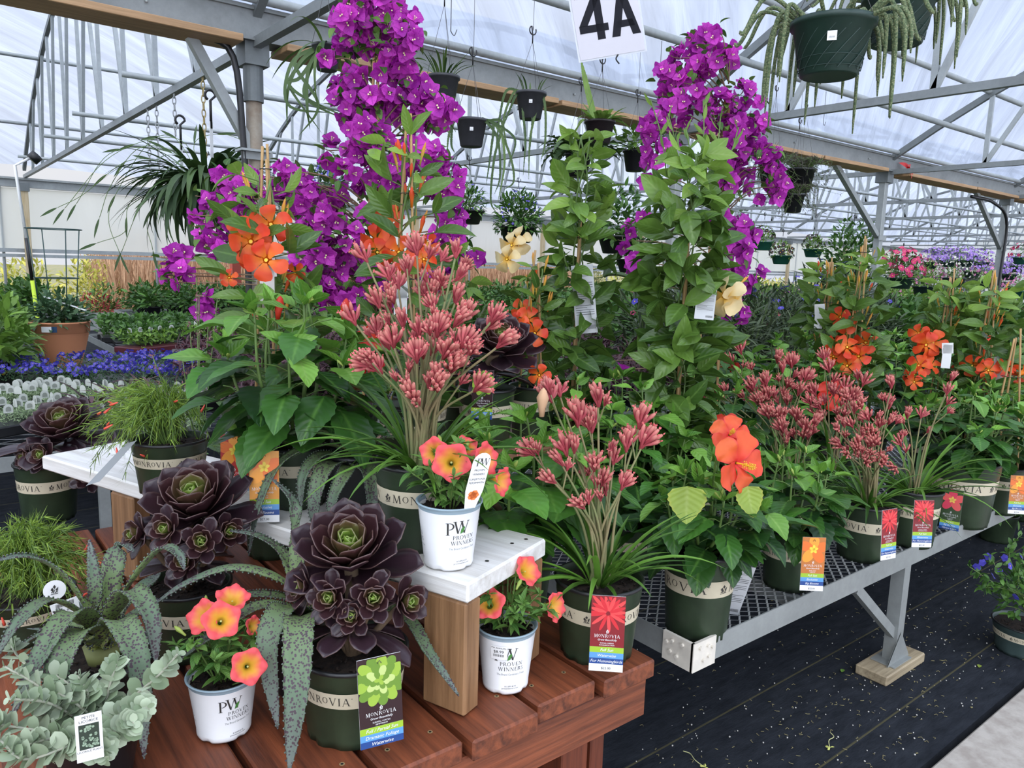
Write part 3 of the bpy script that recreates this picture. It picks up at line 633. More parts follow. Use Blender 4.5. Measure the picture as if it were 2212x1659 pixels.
def kangaroo(par, z0, tips, nbl=34, bl=.26, bw=.011, side=2, sway=None):
    st = MB()
    for T, s in tips:
        T = np.asarray(T, float); b = np.array([rg.uniform(-.02, .02), rg.uniform(-.02, .02), z0-.01]); mid = b*.55+T*.45+np.array([-T[0]*.15, -T[1]*.15, .03]); P = bez([b, mid, T], 18)
        tube(st, P, np.linspace(.0034, .0020, 18), 6); D = nrm(P[-1]-P[-3]); inst('flower_cluster', F_KP[rg.choice([0, 0, 2, 1])], par, T, nrm(D+rdir(1)[0]*.25), s)
        for k in range(side):
            i = int(rg.integers(9, 16)); o = nrm(rdir(1, .3, 1)[0]+nrm(T-b)); e = P[i]+o*rg.uniform(.03, .07); tube(st, bez([P[i], (P[i]+e)/2, e], 5), .0017, 5)
            inst('flower_cluster', F_KP[rg.choice([1, 3, 0])], par, e, o, s*rg.uniform(.55, .9))
    st.build('stem', KSTEM, par)
    fo = MB(); a = rg.uniform(0, 2*PI, nbl); el = rg.uniform(.5, 1.35, nbl); D = np.stack([np.cos(a)*np.cos(el), np.sin(a)*np.cos(el), np.sin(el)], 1); N = np.stack([-np.cos(a)*np.sin(el), -np.sin(a)*np.sin(el), np.cos(el)], 1)
    leaves(fo, np.stack([np.cos(a)*.02, np.sin(a)*.02, np.full(nbl, z0-.005)], 1), D, N, bl*rg.uniform(.55, 1.1, nbl), bw*rg.uniform(.7, 1.2, nbl), 'strap', 10, 3, rg.uniform(.4, 1.6, nbl), .5); fo.build('foliage', KLEAF, par)
def rosette(par, c, axis, R, n=48, name='rosette', inner=.0, green=1.0, lw=.62, outer_droop=.3, solid=.0016):
    """spoon leaves in a spiral: upright heart, cupped ring, spreading skirt"""
    m = MB(); ax = nrm(axis); x = nrm(np.cross(ax, [0.3, 1, .1])); y = np.cross(ax, x); c = np.asarray(c, float)
    i = np.arange(n); q = (i+1)/n; a = i*2.39996; el = np.interp(q, [0, .15, .35, .6, .85, 1], [1.30, 1.08, .84, .58, .28, -outer_droop])  # heart leaves stand up
    L = R*np.interp(q, [0, .12, .35, .7, 1], [.16, .34, .58, .84, 1.0]); o = np.cos(a)[:, None]*x+np.sin(a)[:, None]*y
    D = np.cos(el)[:, None]*o+np.sin(el)[:, None]*ax; N = -np.sin(el)[:, None]*o+np.cos(el)[:, None]*ax
    B = c+o*(R*.10*q)[:, None]-ax*(R*.28*q**1.2)[:, None]
    leaves(m, B, D+rg.normal(0, .05, (n, 3)), N, L, L*lw*np.interp(q, [0, .3, 1], [1.25, 1.15, .92]), 'spoon', 9, 5, -np.interp(q, [0, .4, 1], [1.0, .75, .45]), .38, rnd=inner+(1-inner)*q*green+rg.uniform(-.03, .03, n), ruf=.01)
    o = m.build(name, SEMP, par)
    sm = o.modifiers.new('s', 'SOLIDIFY'); sm.thickness = solid; sm.offset = 0
    return o
def strapleaf(mb, pts, w, up=(0, 0, 1), n=26, fold=.45, rnd=.5, teeth=True, tipk=1.0):
    P = bez(pts, n); T = nrm(np.gradient(P, axis=0)); up = np.asarray(up, float); S = nrm(np.cross(T, up)+1e-6); 
    for k in range(1, n):
        if np.dot(S[k], S[k-1]) < 0: S[k] = -S[k]
    Nn = np.cross(S, T); t = np.linspace(0, 1, n); hw = w/2*np.interp(t, [0, .08, .35, .65, .85, .95, 1], [.95, 1, 1.0, .85, .52, .24, .02])
    if teeth: hw = hw*(1+.05*np.where(np.arange(n) % 2 == 0, 1, -1))
    u = np.array([-1, -.55, 0, .55, 1]); fo = np.array([1.0, .45, 0, .45, 1.0])
    V = P[:, None]+hw[:, None, None]*(u[None, :, None]*math.cos(fold)*S[:, None]+fo[None, :, None]*math.sin(fold)*Nn[:, None])
    A = np.zeros((n, 5, 3)); A[..., 0] = rnd; A[..., 1] = t[:, None]; A[..., 2] = np.abs(u); mb.add(V.reshape(-1, 3), gridF(n, 5), A.reshape(-1, 3))
    if teeth:
        for s in (0, 4):
            e = V[:, s]; mid = (e[:-1]+e[1:])/2; sg = S[:-1]*(-1 if s == 0 else 1); k = len(mid)
            Q = np.concatenate([mid-T[:-1]*.0018, mid+T[:-1]*.0018, mid+sg*.0022], 0); mb.add(Q, np.stack([np.arange(k), np.arange(k)+k, np.arange(k)+2*k], 1), [rnd, .9, 1])
def needles(par, z0, stems, needle=.022, per=40, mat=None, w=.0022, name='foliage'):
    st = MB(); fo = MB()
    for S in stems:
        P = bez(S, 16); tube(st, P, np.linspace(.0022, .0007, 16), 4, cap=False); i = rg.integers(3, 16, per); T = nrm(np.gradient(P, axis=0))[i]
        D = nrm(T+rdir(per)*.75); leaves(fo, P[i]+rg.normal(0, .002, (per, 3)), D, rdir(per), needle*rg.uniform(.6, 1.4, per), w, 'needle', 3, 2, rg.uniform(-.3, .5, per), 0)
    st.build('stem', GSTEM, par); fo.build(name, mat or RUSS, par)
def bush(par, z0, R, H, n, lf, wd, mat, kind='ovate', flow=None, nfl=0, fs=1.0, ser=0, bend=.5, nt=5, base=None, name='foliage', zbias=1.0, core=0):
    """a rounded plant: leaves all through the crown, facing out, on a few stems"""
    m = MB(); d = rdir(n, -.35, 1); rr = rg.random(n)**.45; P = d*np.array([R, R, H*zbias])*rr[:, None]*.92; P[:, 2] += z0+H*.25
    D = nrm(d+rdir(n)*.7+np.array([0, 0, .15])); N = nrm(d*.6+np.array([0, 0, .9])+rdir(n)*.35)
    leaves(m, P, D, N, lf*rg.uniform(.7, 1.25, n), lf*wd*rg.uniform(.8, 1.2, n), kind, nt, 3, bend*rg.uniform(.3, 1.4, n), .25, ser=ser); m.build(name, mat, par)
    st = MB(); ns = max(4, min(16, n//18))
    for i in range(ns):
        e = P[rg.integers(0, n)]; tube(st, bez([[0, 0, z0-.01], np.array([e[0]*.3, e[1]*.3, z0+(e[2]-z0)*.5]), e], 7), .0022, 4, cap=False)
    st.build('stem', GSTEM, par)
    if flow is not None:
        d = rdir(nfl, -.1, 1)
        for i in range(nfl): inst('flower', flow, par, d[i]*np.array([R, R, H])+np.array([0, 0, z0+H*.25]), nrm(d[i]+rdir(1)[0]*.3), fs*rg.uniform(.8, 1.2))
def flowmesh(mat, R, name='flower', n=5, cen=None):
    m = MB(); a = np.arange(n)*2*PI/n; D = np.stack([np.cos(a), np.sin(a), a*0+.25], 1); N = np.stack([-np.cos(a)*.25, -np.sin(a)*.25, a*0+1], 1)
    leaves(m, np.zeros((n, 3)), D, N, R, R*1.05, 'petal', 4, 3, .4, .1)
    disc(m, R*.18, R*.06, 6, 1); return m.mesh(name, [mat, cen or YEL])
# ---------------------------------------------------------------- world and light
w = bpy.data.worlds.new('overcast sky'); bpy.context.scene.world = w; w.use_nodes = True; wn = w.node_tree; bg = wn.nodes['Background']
tc = wn.nodes.new('ShaderNodeTexCoord'); nz = wn.nodes.new('ShaderNodeTexNoise'); nz.inputs['Scale'].default_value = 1.6; nz.inputs['Detail'].default_value = 5
mp = wn.nodes.new('ShaderNodeMapping'); mp.inputs['Scale'].default_value = (1, 1, 3); wn.links.new(tc.outputs['Generated'], mp.inputs[0]); wn.links.new(mp.outputs[0], nz.inputs['Vector'])
cr = wn.nodes.new('ShaderNodeValToRGB'); cr.color_ramp.elements[0].position = .35; cr.color_ramp.elements[0].color = (.74, .82, 1.0, 1); cr.color_ramp.elements[1].position = .65; cr.color_ramp.elements[1].color = (1.0, 1.0, 1.02, 1)
wn.links.new(nz.outputs['Fac'], cr.inputs[0]); wn.links.new(cr.outputs[0], bg.inputs[0])
# overcast sky, brighter on the sun's side (behind the camera)
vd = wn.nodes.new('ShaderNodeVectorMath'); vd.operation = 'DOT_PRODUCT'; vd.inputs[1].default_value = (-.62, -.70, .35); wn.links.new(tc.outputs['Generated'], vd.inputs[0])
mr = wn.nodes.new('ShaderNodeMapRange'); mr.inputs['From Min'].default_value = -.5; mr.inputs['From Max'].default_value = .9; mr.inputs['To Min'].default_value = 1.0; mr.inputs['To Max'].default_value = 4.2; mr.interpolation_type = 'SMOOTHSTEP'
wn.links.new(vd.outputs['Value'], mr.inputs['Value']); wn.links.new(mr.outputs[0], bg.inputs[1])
sl = bpy.data.lights.new('veiled sun', 'SUN'); sl.energy = 2.6; sl.angle = math.radians(35); sl.color = (1, .95, .87); so = bpy.data.objects.new('veiled sun', sl); C.objects.link(so)
so.rotation_euler = Vector((-.55, -.55, 1)).to_track_quat('Z', 'Y').to_euler()
sc_ = bpy.context.scene; sc_.view_settings.view_transform = 'Standard'; sc_.view_settings.look = 'None'; sc_.view_settings.exposure = -0.22; sc_.view_settings.gamma = 1
def film_mat(name, tint, tr, streak=(3, .4, 8), amt=.12):
    m, nt, out = nodes(name); t = nt.nodes.new('ShaderNodeBsdfTranslucent'); p = nt.nodes.new('ShaderNodeBsdfTransparent'); d = nt.nodes.new('ShaderNodeBsdfDiffuse')
    tc = nt.nodes.new('ShaderNodeTexCoord'); m1 = nt.nodes.new('ShaderNodeMapping'); m1.inputs['Rotation'].default_value = (0, 0, -.62); m2 = nt.nodes.new('ShaderNodeMapping'); m2.inputs['Scale'].default_value = streak
    L_(nt, tc.outputs['Object'], m1.inputs[0]); L_(nt, m1.outputs[0], m2.inputs[0]); n1 = nt.nodes.new('ShaderNodeTexNoise'); n1.inputs['Scale'].default_value = 1.0; n1.inputs['Detail'].default_value = 4; n1.inputs['Distortion'].default_value = .6; L_(nt, m2.outputs[0], n1.inputs['Vector']); f = n1.outputs['Fac']
    c = ramp(nt, [(.35, tuple(v*(1-amt) for v in tint)), (.5, tuple(v*(1-amt*.5) for v in tint)), (.62, tint)], f); L_(nt, c, t.inputs[0]); L_(nt, c, d.inputs[0])  # film wrinkles: their light and dark put into the colour as streaks
    p.inputs[0].default_value = (.92, .96, 1, 1); a = nt.nodes.new('ShaderNodeMixShader'); a.inputs[0].default_value = .2; L_(nt, t.outputs[0], a.inputs[1]); L_(nt, d.outputs[0], a.inputs[2])
    b = nt.nodes.new('ShaderNodeMixShader'); b.inputs[0].default_value = tr; L_(nt, a.outputs[0], b.inputs[1]); L_(nt, p.outputs[0], b.inputs[2]); L_(nt, b.outputs[0], out.inputs[0])
    bn = nt.nodes.new('ShaderNodeBump'); bn.inputs['Distance'].default_value = .08; bn.inputs['Strength'].default_value = .8; L_(nt, f, bn.inputs['Height']); L_(nt, bn.outputs[0], t.inputs['Normal'])
    return m
FILM = film_mat('roof film', (.52, .59, .74), .36, (.35, 5.5, 1), .30)
CURT = film_mat('side curtain', (.97, .97, .94), .30, (1, 1, .3), .05)
# ---------------------------------------------------------------- ground
def floor_mat():
    m, nt, out = nodes('black weed fabric'); b = principled(nt, None, .9, 0, .12); tc = nt.nodes.new('ShaderNodeTexCoord'); sp = nt.nodes.new('ShaderNodeSeparateXYZ'); L_(nt, tc.outputs['Object'], sp.inputs[0])
    f = noise(nt, 9, 6, .7, stretch=(1, 3, 1)); c = ramp(nt, [(.3, (.010, .012, .016)), (.7, (.028, .032, .040))], f)
    wv = nt.nodes.new('ShaderNodeMath'); wv.operation = 'FRACT'; ml = nt.nodes.new('ShaderNodeMath'); ml.operation = 'MULTIPLY'; ml.inputs[1].default_value = 3.3; L_(nt, sp.outputs[1], ml.inputs[0]); L_(nt, ml.outputs[0], wv.inputs[0])
    x = nt.nodes.new('ShaderNodeMix'); x.data_type = 'RGBA'; L_(nt, ramp(nt, [(0, (.75, .75, .75)), (.014, (.75, .75, .75)), (.022, (0, 0, 0))], wv.outputs[0]), x.inputs[0]); L_(nt, c, x.inputs[6]); x.inputs[7].default_value = (.10, .09, .045, 1)
    L_(nt, x.outputs[2], b.inputs['Base Color']); bump(nt, b, f, .01, .6); L_(nt, b.outputs[0], out.inputs[0]); return m
FABRIC = floor_mat()
m = MB(); box(m, (18, 7.6, -.05), (60, 13.7, .1)); m.build('floor', FABRIC, smooth=False, kind='structure')
CONC = plain('concrete', (.46, .42, .37), .85, col2=(.33, .29, .25), scale=22, bmp=.003)
m = MB(); box(m, (10, -2.3, -.04), (44, 6.06, .1), bev=.006); m.build('floor', CONC, smooth=False, kind='structure')
GROUND = plain('outdoor ground', (.26, .22, .14), .95, col2=(.12, .15, .06), scale=3)
m = MB(); box(m, (20, 50, -.15), (160, 71.2, .1)); m.build('floor', GROUND, smooth=False, kind='structure')
# litter on the fabric: perlite grains and dry petals nobody could count
m = MB()
for _ in range(1500):
    x = rg.uniform(1.0, 5.5) if rg.random() < .75 else rg.uniform(1.0, 3.2); y = .78+abs(rg.normal(0, .35)) if rg.random() < .6 else rg.uniform(.78, 2.2); s = rg.uniform(.0012, .0035)
    if rg.random() < .45: box(m, (x, y, .001+s/2), (s, s, s), Rz(rg.uniform(0, 3)), 0)
    else:
        a = rg.uniform(0, 6.3); l = rg.uniform(.004, .014); tube(m, [[x, y, .002], [x+l*.5*math.cos(a), y+l*.5*math.sin(a), .004], [x+l*math.cos(a+.8), y+l*math.sin(a+.8), .002]], .0008, 4, 1, cap=False)
m.build('floor_litter', [plain('perlite', (.62, .60, .55), .9), plain('dry petal', (.30, .26, .12), .9)], label='scattered white grains and dry petal bits on the black ground fabric', cat='litter', kind='stuff')
for i, (x, y) in enumerate(((1795, 1605), (1505, 1645))):
    P = at(x, y, .004); t = thing('fallen_blossom', ['pale wilted blossom with long curled stem near the concrete edge', 'pale wilted blossom on the fabric, nearest to the red wooden table'][i], 'petal', P, .4+i); m = MB()
    tube(m, bez([[-.03, 0, .003], [0, .006, .006], [.03, -.004, .003], [.045, .008, .005]]), .0012, 5); m.build('stem', plain('wilted', (.55, .55, .26), .8), t)
    m = MB(); leaves(m, np.tile([[-.03, 0, .004]], (5, 1)), rdir(5, 0, .5), rdir(5, .5, 1), .012, .007, 'petal', 4, 3, .5, .3); m.build('petals', plain('wilted yellow', (.50, .52, .14), .8), t)
for i, (x, y, lb) in enumerate(((1818, 1452, 'small green fallen leaf lying left of the bench foot'), (2115, 1442, 'yellow green fallen leaf right of the bench foot'))):
    P = at(x, y, .004); m = MB(); leaves(m, [[0, 0, 0]], [1, .3, .1], [0, 0, 1], .03, .014, 'lance', 6, 3, .3, .3, rnd=np.array([.9])); m.build('fallen_leaf', HIBY if i else HIBL, None, loc=P, label=lb, cat='leaf')
# ---------------------------------------------------------------- roof structure
YG, ZG, YW, BAY = 4.25, 2.42, 14.2, 9.95
def roofz(s): return ZG+.10+1.62*(1-(1-np.clip(s, 0, 2*4.975)/4.975)**2)
XS = [1.54+3.5*k for k in range(-2, 10)]
def skin(name, Y0, sgn):
    m = MB(); s = np.linspace(0, BAY, 41); X = np.linspace(-7, 37, 177); ph = (X-1.54)/3.5*2*PI
    Z = roofz(s)[:, None]+.06-.018*(1-np.cos(ph))[None]+.006*np.sin(X*9+.3)[None]*np.sin(s*1.3)[:, None]
    V = np.stack([np.tile(X, (41, 1)), np.tile((Y0+sgn*s)[:, None], (1, 177)), Z], -1); m.add(V.reshape(-1, 3), gridF(41, 177)); return m.build(name, FILM, None, kind='structure')
skin('ceiling', YG, 1); skin('ceiling', YG, -1)
STEELD2 = galv('chord steel', (.26, .28, .28), .5, .3)
def truss(X, Y0, sgn, lab, grp):
    t = thing('roof_truss', lab, 'truss', (X, Y0, ZG), 0, grp); ch = MB(); bar(ch, (0, 0, -.01), (0, sgn*BAY, -.01), .045, .05); ch.build('bottom_chord', STEELD2, t, smooth=False)
    ar = MB(); s = np.linspace(0, BAY, 21); P = np.stack([s*0, sgn*s, roofz(s)-ZG], 1)
    for a, b in zip(P[:-1], P[1:]): bar(ar, a, b, .045, .06)
    ar.build('arch', STEELD, t, smooth=False); n = 10; sp = BAY/n; webs = []
    for i in range(1, n):
        a = np.array([0, sgn*i*sp, 0]); b = np.array([0, sgn*(i+.0)*sp, roofz(i*sp)-ZG]); webs.append((a, b))
        if i < n: j = i+(.55 if i < n/2 else -.55); webs.append((a, np.array([0, sgn*j*sp, roofz(j*sp)-ZG])))
    me = None
    for a, b in webs:
        k = MB(); bar(k, a, b, .03, .04); k.build('web', STEELP, t, smooth=False)
    return t
for k, X in enumerate(XS):
    truss(X, YG, 1, 'one of the grey steel roof trusses spanning the bay beyond the gutter', 'roof trusses of the far bay')
    if X > 0: truss(X, YG, -1, 'one of the grey steel roof trusses of the near bay overhead', 'roof trusses of the near bay')
def pipe(Y, Z, r, x0, x1, lab, mat=STEELP):
    m = MB(); P = np.stack([np.linspace(x0, x1, 12), np.full(12, Y), np.full(12, Z)], 1); tube(m, P, r, 10); return m.build('roof_pipe', mat, None, label=lab, cat='pipe')
pipe(3.63, 2.835, .027, -3, 36, 'steel purlin pipe just above the gutter, under the near roof film')
pipe(3.28, 3.115, .025, -3, 36, 'steel purlin pipe carrying the row of small black hanging pots')
pipe(1.40, 3.72, .025, -3, 36, 'steel purlin pipe above the two big green hanging baskets')
pipe(4.12, 2.61, .024, -6, 36, 'thin steel pipe running along the top of the gutter')
pipe(11.8, 3.70, .024, -7, 36, 'upper purlin pipe on the far roof slope'); pipe(13.3, 3.08, .024, -7, 36, 'lower purlin pipe on the far roof slope')
for Y, l in ((5.7, 'nearest'), (7.6, 'second'), (9.3, 'third'), (11.6, 'furthest')): pipe(Y, 2.45, .019, 1.2, 36, l+' of the pale hanger pipes lying across the bottom chords of the far bay', STEELP)
# gutter
STEELG = galv('gutter steel', (.27, .285, .28), .55, .3)
g = thing('roof_gutter', 'long grey galvanised gutter beam on posts across the whole greenhouse', 'gutter', (0, YG, ZG)); m = MB()
box(m, (14, 0, .075), (46, .16, .15)); box(m, (14, -.085, .155), (46, .03, .02)); box(m, (14, -.085, 0), (46, .03, .012)); m.build('beam', STEELG, g, smooth=False)
for k in range(30):
    m = MB(); tube(m, [(-6+k*1.4, -.085, .075), (-6+k*1.4, -.093, .075)], .009, 6); m.build('bolt', STEELP, g)
xs = [-4, -1.9, .15, 1.45, 1.65, 3.6, 4.95, 5.15, 7.0, 8.3, 8.75, 10.6, 12.0, 12.25, 14, 15.5]
k = 0
for a, b in zip(xs[:-1], xs[1:]):
    if b-a < .5: continue
    m = MB(); box(m, (0, 0, 0), (b-a-.03, .235, .036), Rx(.0)@Ry(.006*((k % 3)-1)), bev=.003)
    m.build('gutter_board', BOARD, None, smooth=False, loc=((a+b)/2, YG-.05, ZG-.0182), group='boards under the gutter', label='plain wooden board hung under the galvanised gutter', cat='board'); k += 1
e = thing('roof_gutter', 'grey eave beam on top of the white side curtain at the far wall', 'gutter', (0, YW, 2.3)); m = MB(); box(m, (14, 0, 0), (46, .10, .12)); box(m, (14, -.08, .07), (46, .05, .03)); m.build('beam', STEEL, e, smooth=False)
def post(X, Y, ztop, lab, rnd=False, mat=STEEL, brace=True, bs=1.05, bd=.72, grp=None, w=.075):
    t = thing('roof_post', lab, 'post', (X, Y, 0), 0, grp); m = MB()
    if rnd: tube(m, [(0, 0, 0), (0, 0, ztop)], .042, 20)
    else: box(m, (0, 0, ztop/2), (w, w, ztop), bev=.006)
    m.build('shaft', mat, t, smooth=rnd)
    m = MB()
    if rnd: tube(m, [(0, 0, ztop-.30), (0, 0, ztop-.12)], .052, 20)
    box(m, (0, 0, ztop-.06), (.13, .14, .12)); m.build('bracket', STEELD, t, smooth=False)
    if brace:
        m = MB(); bar(m, (-bs, 0, ztop-.02), (0, 0, ztop-bd), .05); box(m, (0, -.045, ztop-bd), (.16, .012, .05)); m.build('brace', STEEL, t, smooth=False)
    return t
t = post(1.54, YG, ZG, 'rusty round steel post with black cable behind the purple flowers', True, galv('rusty steel', (.36, .33, .27), .6, .2, (.20, .13, .08)), bs=.32, bd=.58)
m = MB(); tube(m, bez([(-.30, -.02, ZG-.01), (-.12, -.03, ZG-.08), (-.075, -.035, ZG-.5), (-.065, -.035, 1.4), (-.065, -.035, .2)], 20), .017, 10); m.build('conduit', BLACK, t)
m = MB(); box(m, (-.02, -.03, 1.86), (.16, .11, .012)); m.build('clamp', STEELP, t, smooth=False)
for X, l in ((5.04, 'grey square steel post hidden behind the right purple climber'), (8.54, 'grey square steel post with red tape at its top'), (12.04, 'grey square steel post with black hose, rightmost near the frame edge')):
    t = post(X, YG, ZG, l, brace=X > 6)
    if X > 10:
        m = MB(); tube(m, bez([(-1.3, -.05, ZG-.1), (-.6, -.06, ZG-.13), (-.1, -.07, ZG-.35), (-.06, -.06, 1.3), (-.06, -.06, .2)], 24), .02, 10); m.build('hose', BLACK, t)
m = MB()
for _ in range(5): leaves(m, [[0, 0, 0]], rdir(1, -1, .3), [0, -1, 0], .16, .05, 'strap', 7, 3, 1.2, .3)
m.build('red_tape', plain('red tape', (.65, .03, .03), .5), None, loc=(8.75, YG-.14, ZG+.05), label='crumpled red tape tied on the gutter above the square post', cat='tape')
for X in (15.5, 19, 22.5, 26): post(X, YG, ZG, 'distant grey square steel post under the gutter on the far right', grp='distant gutter posts')
# far side wall
m = MB(); box(m, (14, YW+.03, 1.76), (46, .006, .94)); m.build('wall_back', CURT, None, smooth=False, kind='structure')
m = MB(); box(m, (14, YW, 1.28), (46, .05, .06)); box(m, (14, YW-.01, 1.20), (46, .03, .05)); m.build('trim_1', STEELP, None, smooth=False, kind='structure')
m = MB(); box(m, (14, YW+.02, .14), (46, .03, .3)); m.build('trim_2', plain('grey base wall', (.30, .31, .29), .8), None, smooth=False, kind='structure')
for k, X in enumerate(XS):
    post(X-.03, YW-.12, 2.3, 'tan side wall post with grey foot brace in front of the white curtain' if k == 2 else 'one of the tan posts along the far white curtain wall', mat=wood('tan post', (.40, .28, .12), (.56, .46, .30), axis=2), brace=False, grp=None if k == 2 else 'far side wall posts', w=.09)
for k in range(14):
    m = MB(); tube(m, [(1.2+k*2.2, YW+.05, 0), (1.2+k*2.2, YW+.05, 2.3)], .022, 8); m.build('wall_stud', STEELP, None, label='one of the thin pale vertical tubes of the far side wall', cat='tube', group='thin tubes of the far wall')
# end walls
m = MB(); box(m, (-7, 4.3, 2), (.01, 20, 4)); m.build('wall_left', CURT, None, smooth=False, kind='structure')
m = MB(); box(m, (36.5, 4.3, 2.1), (.01, 20, 4.2)); m.build('wall_right', CURT, None, smooth=False, kind='structure')
# ---------------------------------------------------------------- furniture
def mesh_top(m, x0, x1, y0, y1, z, dx=.042, dy=.0165, full=True):
    ny = int((y1-y0)/dy); nx = int((x1-x0)/(dx/2)); X = x0+np.arange(nx+1)*(x1-x0)/nx
    for j in range(ny):
        zig = np.where((np.arange(nx+1)+j) % 2 == 0, .5, -.5)*dy*.92; y = y0+(j+.5)*dy+zig
        a = np.stack([X, y-.0026, np.full(nx+1, z+.0018)], 1); b = np.stack([X, y+.0030, np.full(nx+1, z-.0012)], 1); n = nx+1
        V = np.concatenate([a, b, b-[0, 0, .0012]]); F = np.array([[i, i+1, n+i+1, n+i] for i in range(nx)]+[[n+i, n+i+1, 2*n+i+1, 2*n+i] for i in range(nx)]); m.add(V, F)
MESHM = galv('bench mesh', (.74, .75, .75), .45, .1)
def metal_bench(x0, x1, y0, y1, z, lab, fine=True, legs=None, grp=None):
    t = thing('metal_bench', lab, 'bench', (x0, y0, 0), 0, grp); W = x1-x0; D = y1-y0; m = MB(); zz = z-.012
    box(m, (W/2, 0, zz), (W, .004, .062)); box(m, (W/2, .014, z-.042), (W, .028, .003)); box(m, (W/2, D, zz), (W, .004, .062)); box(m, (0, D/2, zz), (.004, D, .062)); box(m, (W, D/2, zz), (.004, D, .062))
    m.build('rim', STEEL, t, smooth=False)
    m = MB(); mesh_top(m, .003, W-.003, .003, D-.003, z, *((.042, .0165) if fine else (.2, .05))); m.build('mesh_top', MESHM, t, smooth=False)
    m = MB()
    for x in np.arange(.5, W, .6): box(m, (x, D/2, z-.02), (.03, D-.01, .03))
    m.build('cross_bars', STEEL, t, smooth=False)
    for x in (legs or np.arange(1.0, W, 1.8)):
        for y in (.02, D-.25):
            l = thing('leg', None, None); l.parent = t; l.location = (x, y, 0); m = MB(); box(m, (0, 0, (z+.0)/2), (.042, .042, z-.05)); m.build('upright', STEEL, l, smooth=False)
            if fine:
                m = MB(); bar(m, (-.30, 0, z-.05), (0, 0, .12), .022, .03); m.build('diagonal', STEEL, l, smooth=False)
                m = MB(); m.add([(-.075, -.024, .036), (.075, -.024, .036), (.0, -.024, .14), (-.075, -.020, .036), (.075, -.020, .036), (0, -.020, .14)], [[0, 1, 2], [5, 4, 3]]); box(m, (0, 0, .037), (.12, .08, .004)); m.build('gusset', STEEL, l, smooth=False)
    return t
mbn = metal_bench(1.385, 5.9, 1.028, 2.55, .41, 'long galvanised mesh bench with white painted corner carrying the pot rows', legs=[1.10, 2.9])
m = MB(); box(m, (.035, -.0035, .398), (.085, .008, .072)); box(m, (-.0035, .04, .398), (.008, .09, .072)); 
for x, z in ((.015, .42), (.045, .418), (.062, .41), (.03, .385), (.05, .39)): tube(m, [(x, -.007, z), (x, -.013, z)], .0045, 8); tube(m, [(-.007, x+.01, z), (-.013, x+.01, z)], .0045, 8)
m.build('painted_corner', plain('thick white paint', (.74, .69, .60), .55, var=.12, scale=30), mbn, smooth=False, label='corner bracket thickly painted white with rivets')
m = MB(); box(m, (0, 0, .017), (.27, .105, .034), bev=.004); P = at(1948, 1440, .03); m.build('wooden_block', wood('weathered block', (.16, .12, .07), (.42, .34, .22), axis=0), None, smooth=False, loc=(2.49, 1.05, 0), label='weathered wooden block under the metal bench leg', cat='block')
metal_bench(-2.2, 2.6, 3.55, 4.95, .46, 'galvanised bench beyond the wooden table holding the flats of bedding plants', False)
metal_bench(-2.2, 1.15, 5.35, 6.6, .46, 'galvanised bench holding the big terracotta coloured planter', False)
metal_bench(1.35, 8.6, 6.9, 8.5, .47, 'galvanised bench with the trays of vegetable seedlings', False)
metal_bench(-4.2, 1.0, 7.3, 8.9, .47, 'galvanised bench at the left with leafy green starts', False)
metal_bench(3.0, 9.6, 2.95, 3.9, .46, 'galvanised bench behind the kangaroo paws, full of dark leaved plants', False)
metal_bench(3.2, 15.5, 4.7, 6.3, .47, 'galvanised bench just beyond the gutter posts', False)
metal_bench(9.2, 19, 7.0, 8.6, .5, 'galvanised bench far back on the right', False)
metal_bench(2.2, 19, 10.0, 11.6, .5, 'galvanised bench in front of the far side wall', False)
metal_bench(-4.2, 1.6, 10.0, 11.6, .5, 'galvanised bench at the far left by the side wall', False)
metal_bench(6.3, 16, 1.1, 2.55, .41, 'second galvanised mesh bench continuing the front row to the right', False)
# wooden table
tb = thing('wooden_table', 'low red stained wooden slat table in the front holding potted plants', 'table', (0, .93, 0)); ZT = .53
for k in range(12):
    xr = 1.114-k*.1533; jy = [0, .012, -.004, .006][k % 4]; m = MB(); x = xr-.070; box(m, (0, 0, 0), (.141, 1.40, .038), bev=.004)
    m.build('slat', REDWOOD, tb, smooth=False, loc=(x, .685+jy, ZT-.019))
for k in range(12):
    xr = 1.114-k*.1533-.070
    for dx in (-.04, .04): m = MB(); disc(m, .0045, 0, 10); disc(m, .0025, .0004, 6, 1); m.build('screw', [plain('brass screw', (.35, .25, .12), .5), BLACK], tb, loc=(xr+dx, .045+.01*((k*7) % 3), ZT+.0004))
m = MB(); box(m, (-.02, 0, 0), (2.26, .038, .089), bev=.003); m.build('rail', REDWOODX, tb, smooth=False, loc=(0, .02, ZT-.083))
m = MB(); box(m, (0, 0, 0), (2.26, .038, .089), bev=.003); m.build('rail', REDWOODX, tb, smooth=False, loc=(0, 1.33, ZT-.083))
m = MB(); box(m, (0, 0, 0), (.038, 1.3, .089), bev=.003); m.build('rail', REDWOOD, tb, smooth=False, loc=(1.05, .68, ZT-.083))
LEGW = wood('red stained leg', (.05, .010, .005), (.19, .045, .018), axis=2)
for x, y in ((.98, .085), (-.9, .085), (.98, 1.26), (-.9, 1.26)):
    m = MB(); box(m, (-.022, 0, .22), (.07, .089, .44), bev=.003); box(m, (.04, 0, .22), (.038, .089, .44), bev=.003); m.build('leg', LEGW, tb, smooth=False, loc=(x, y, 0))
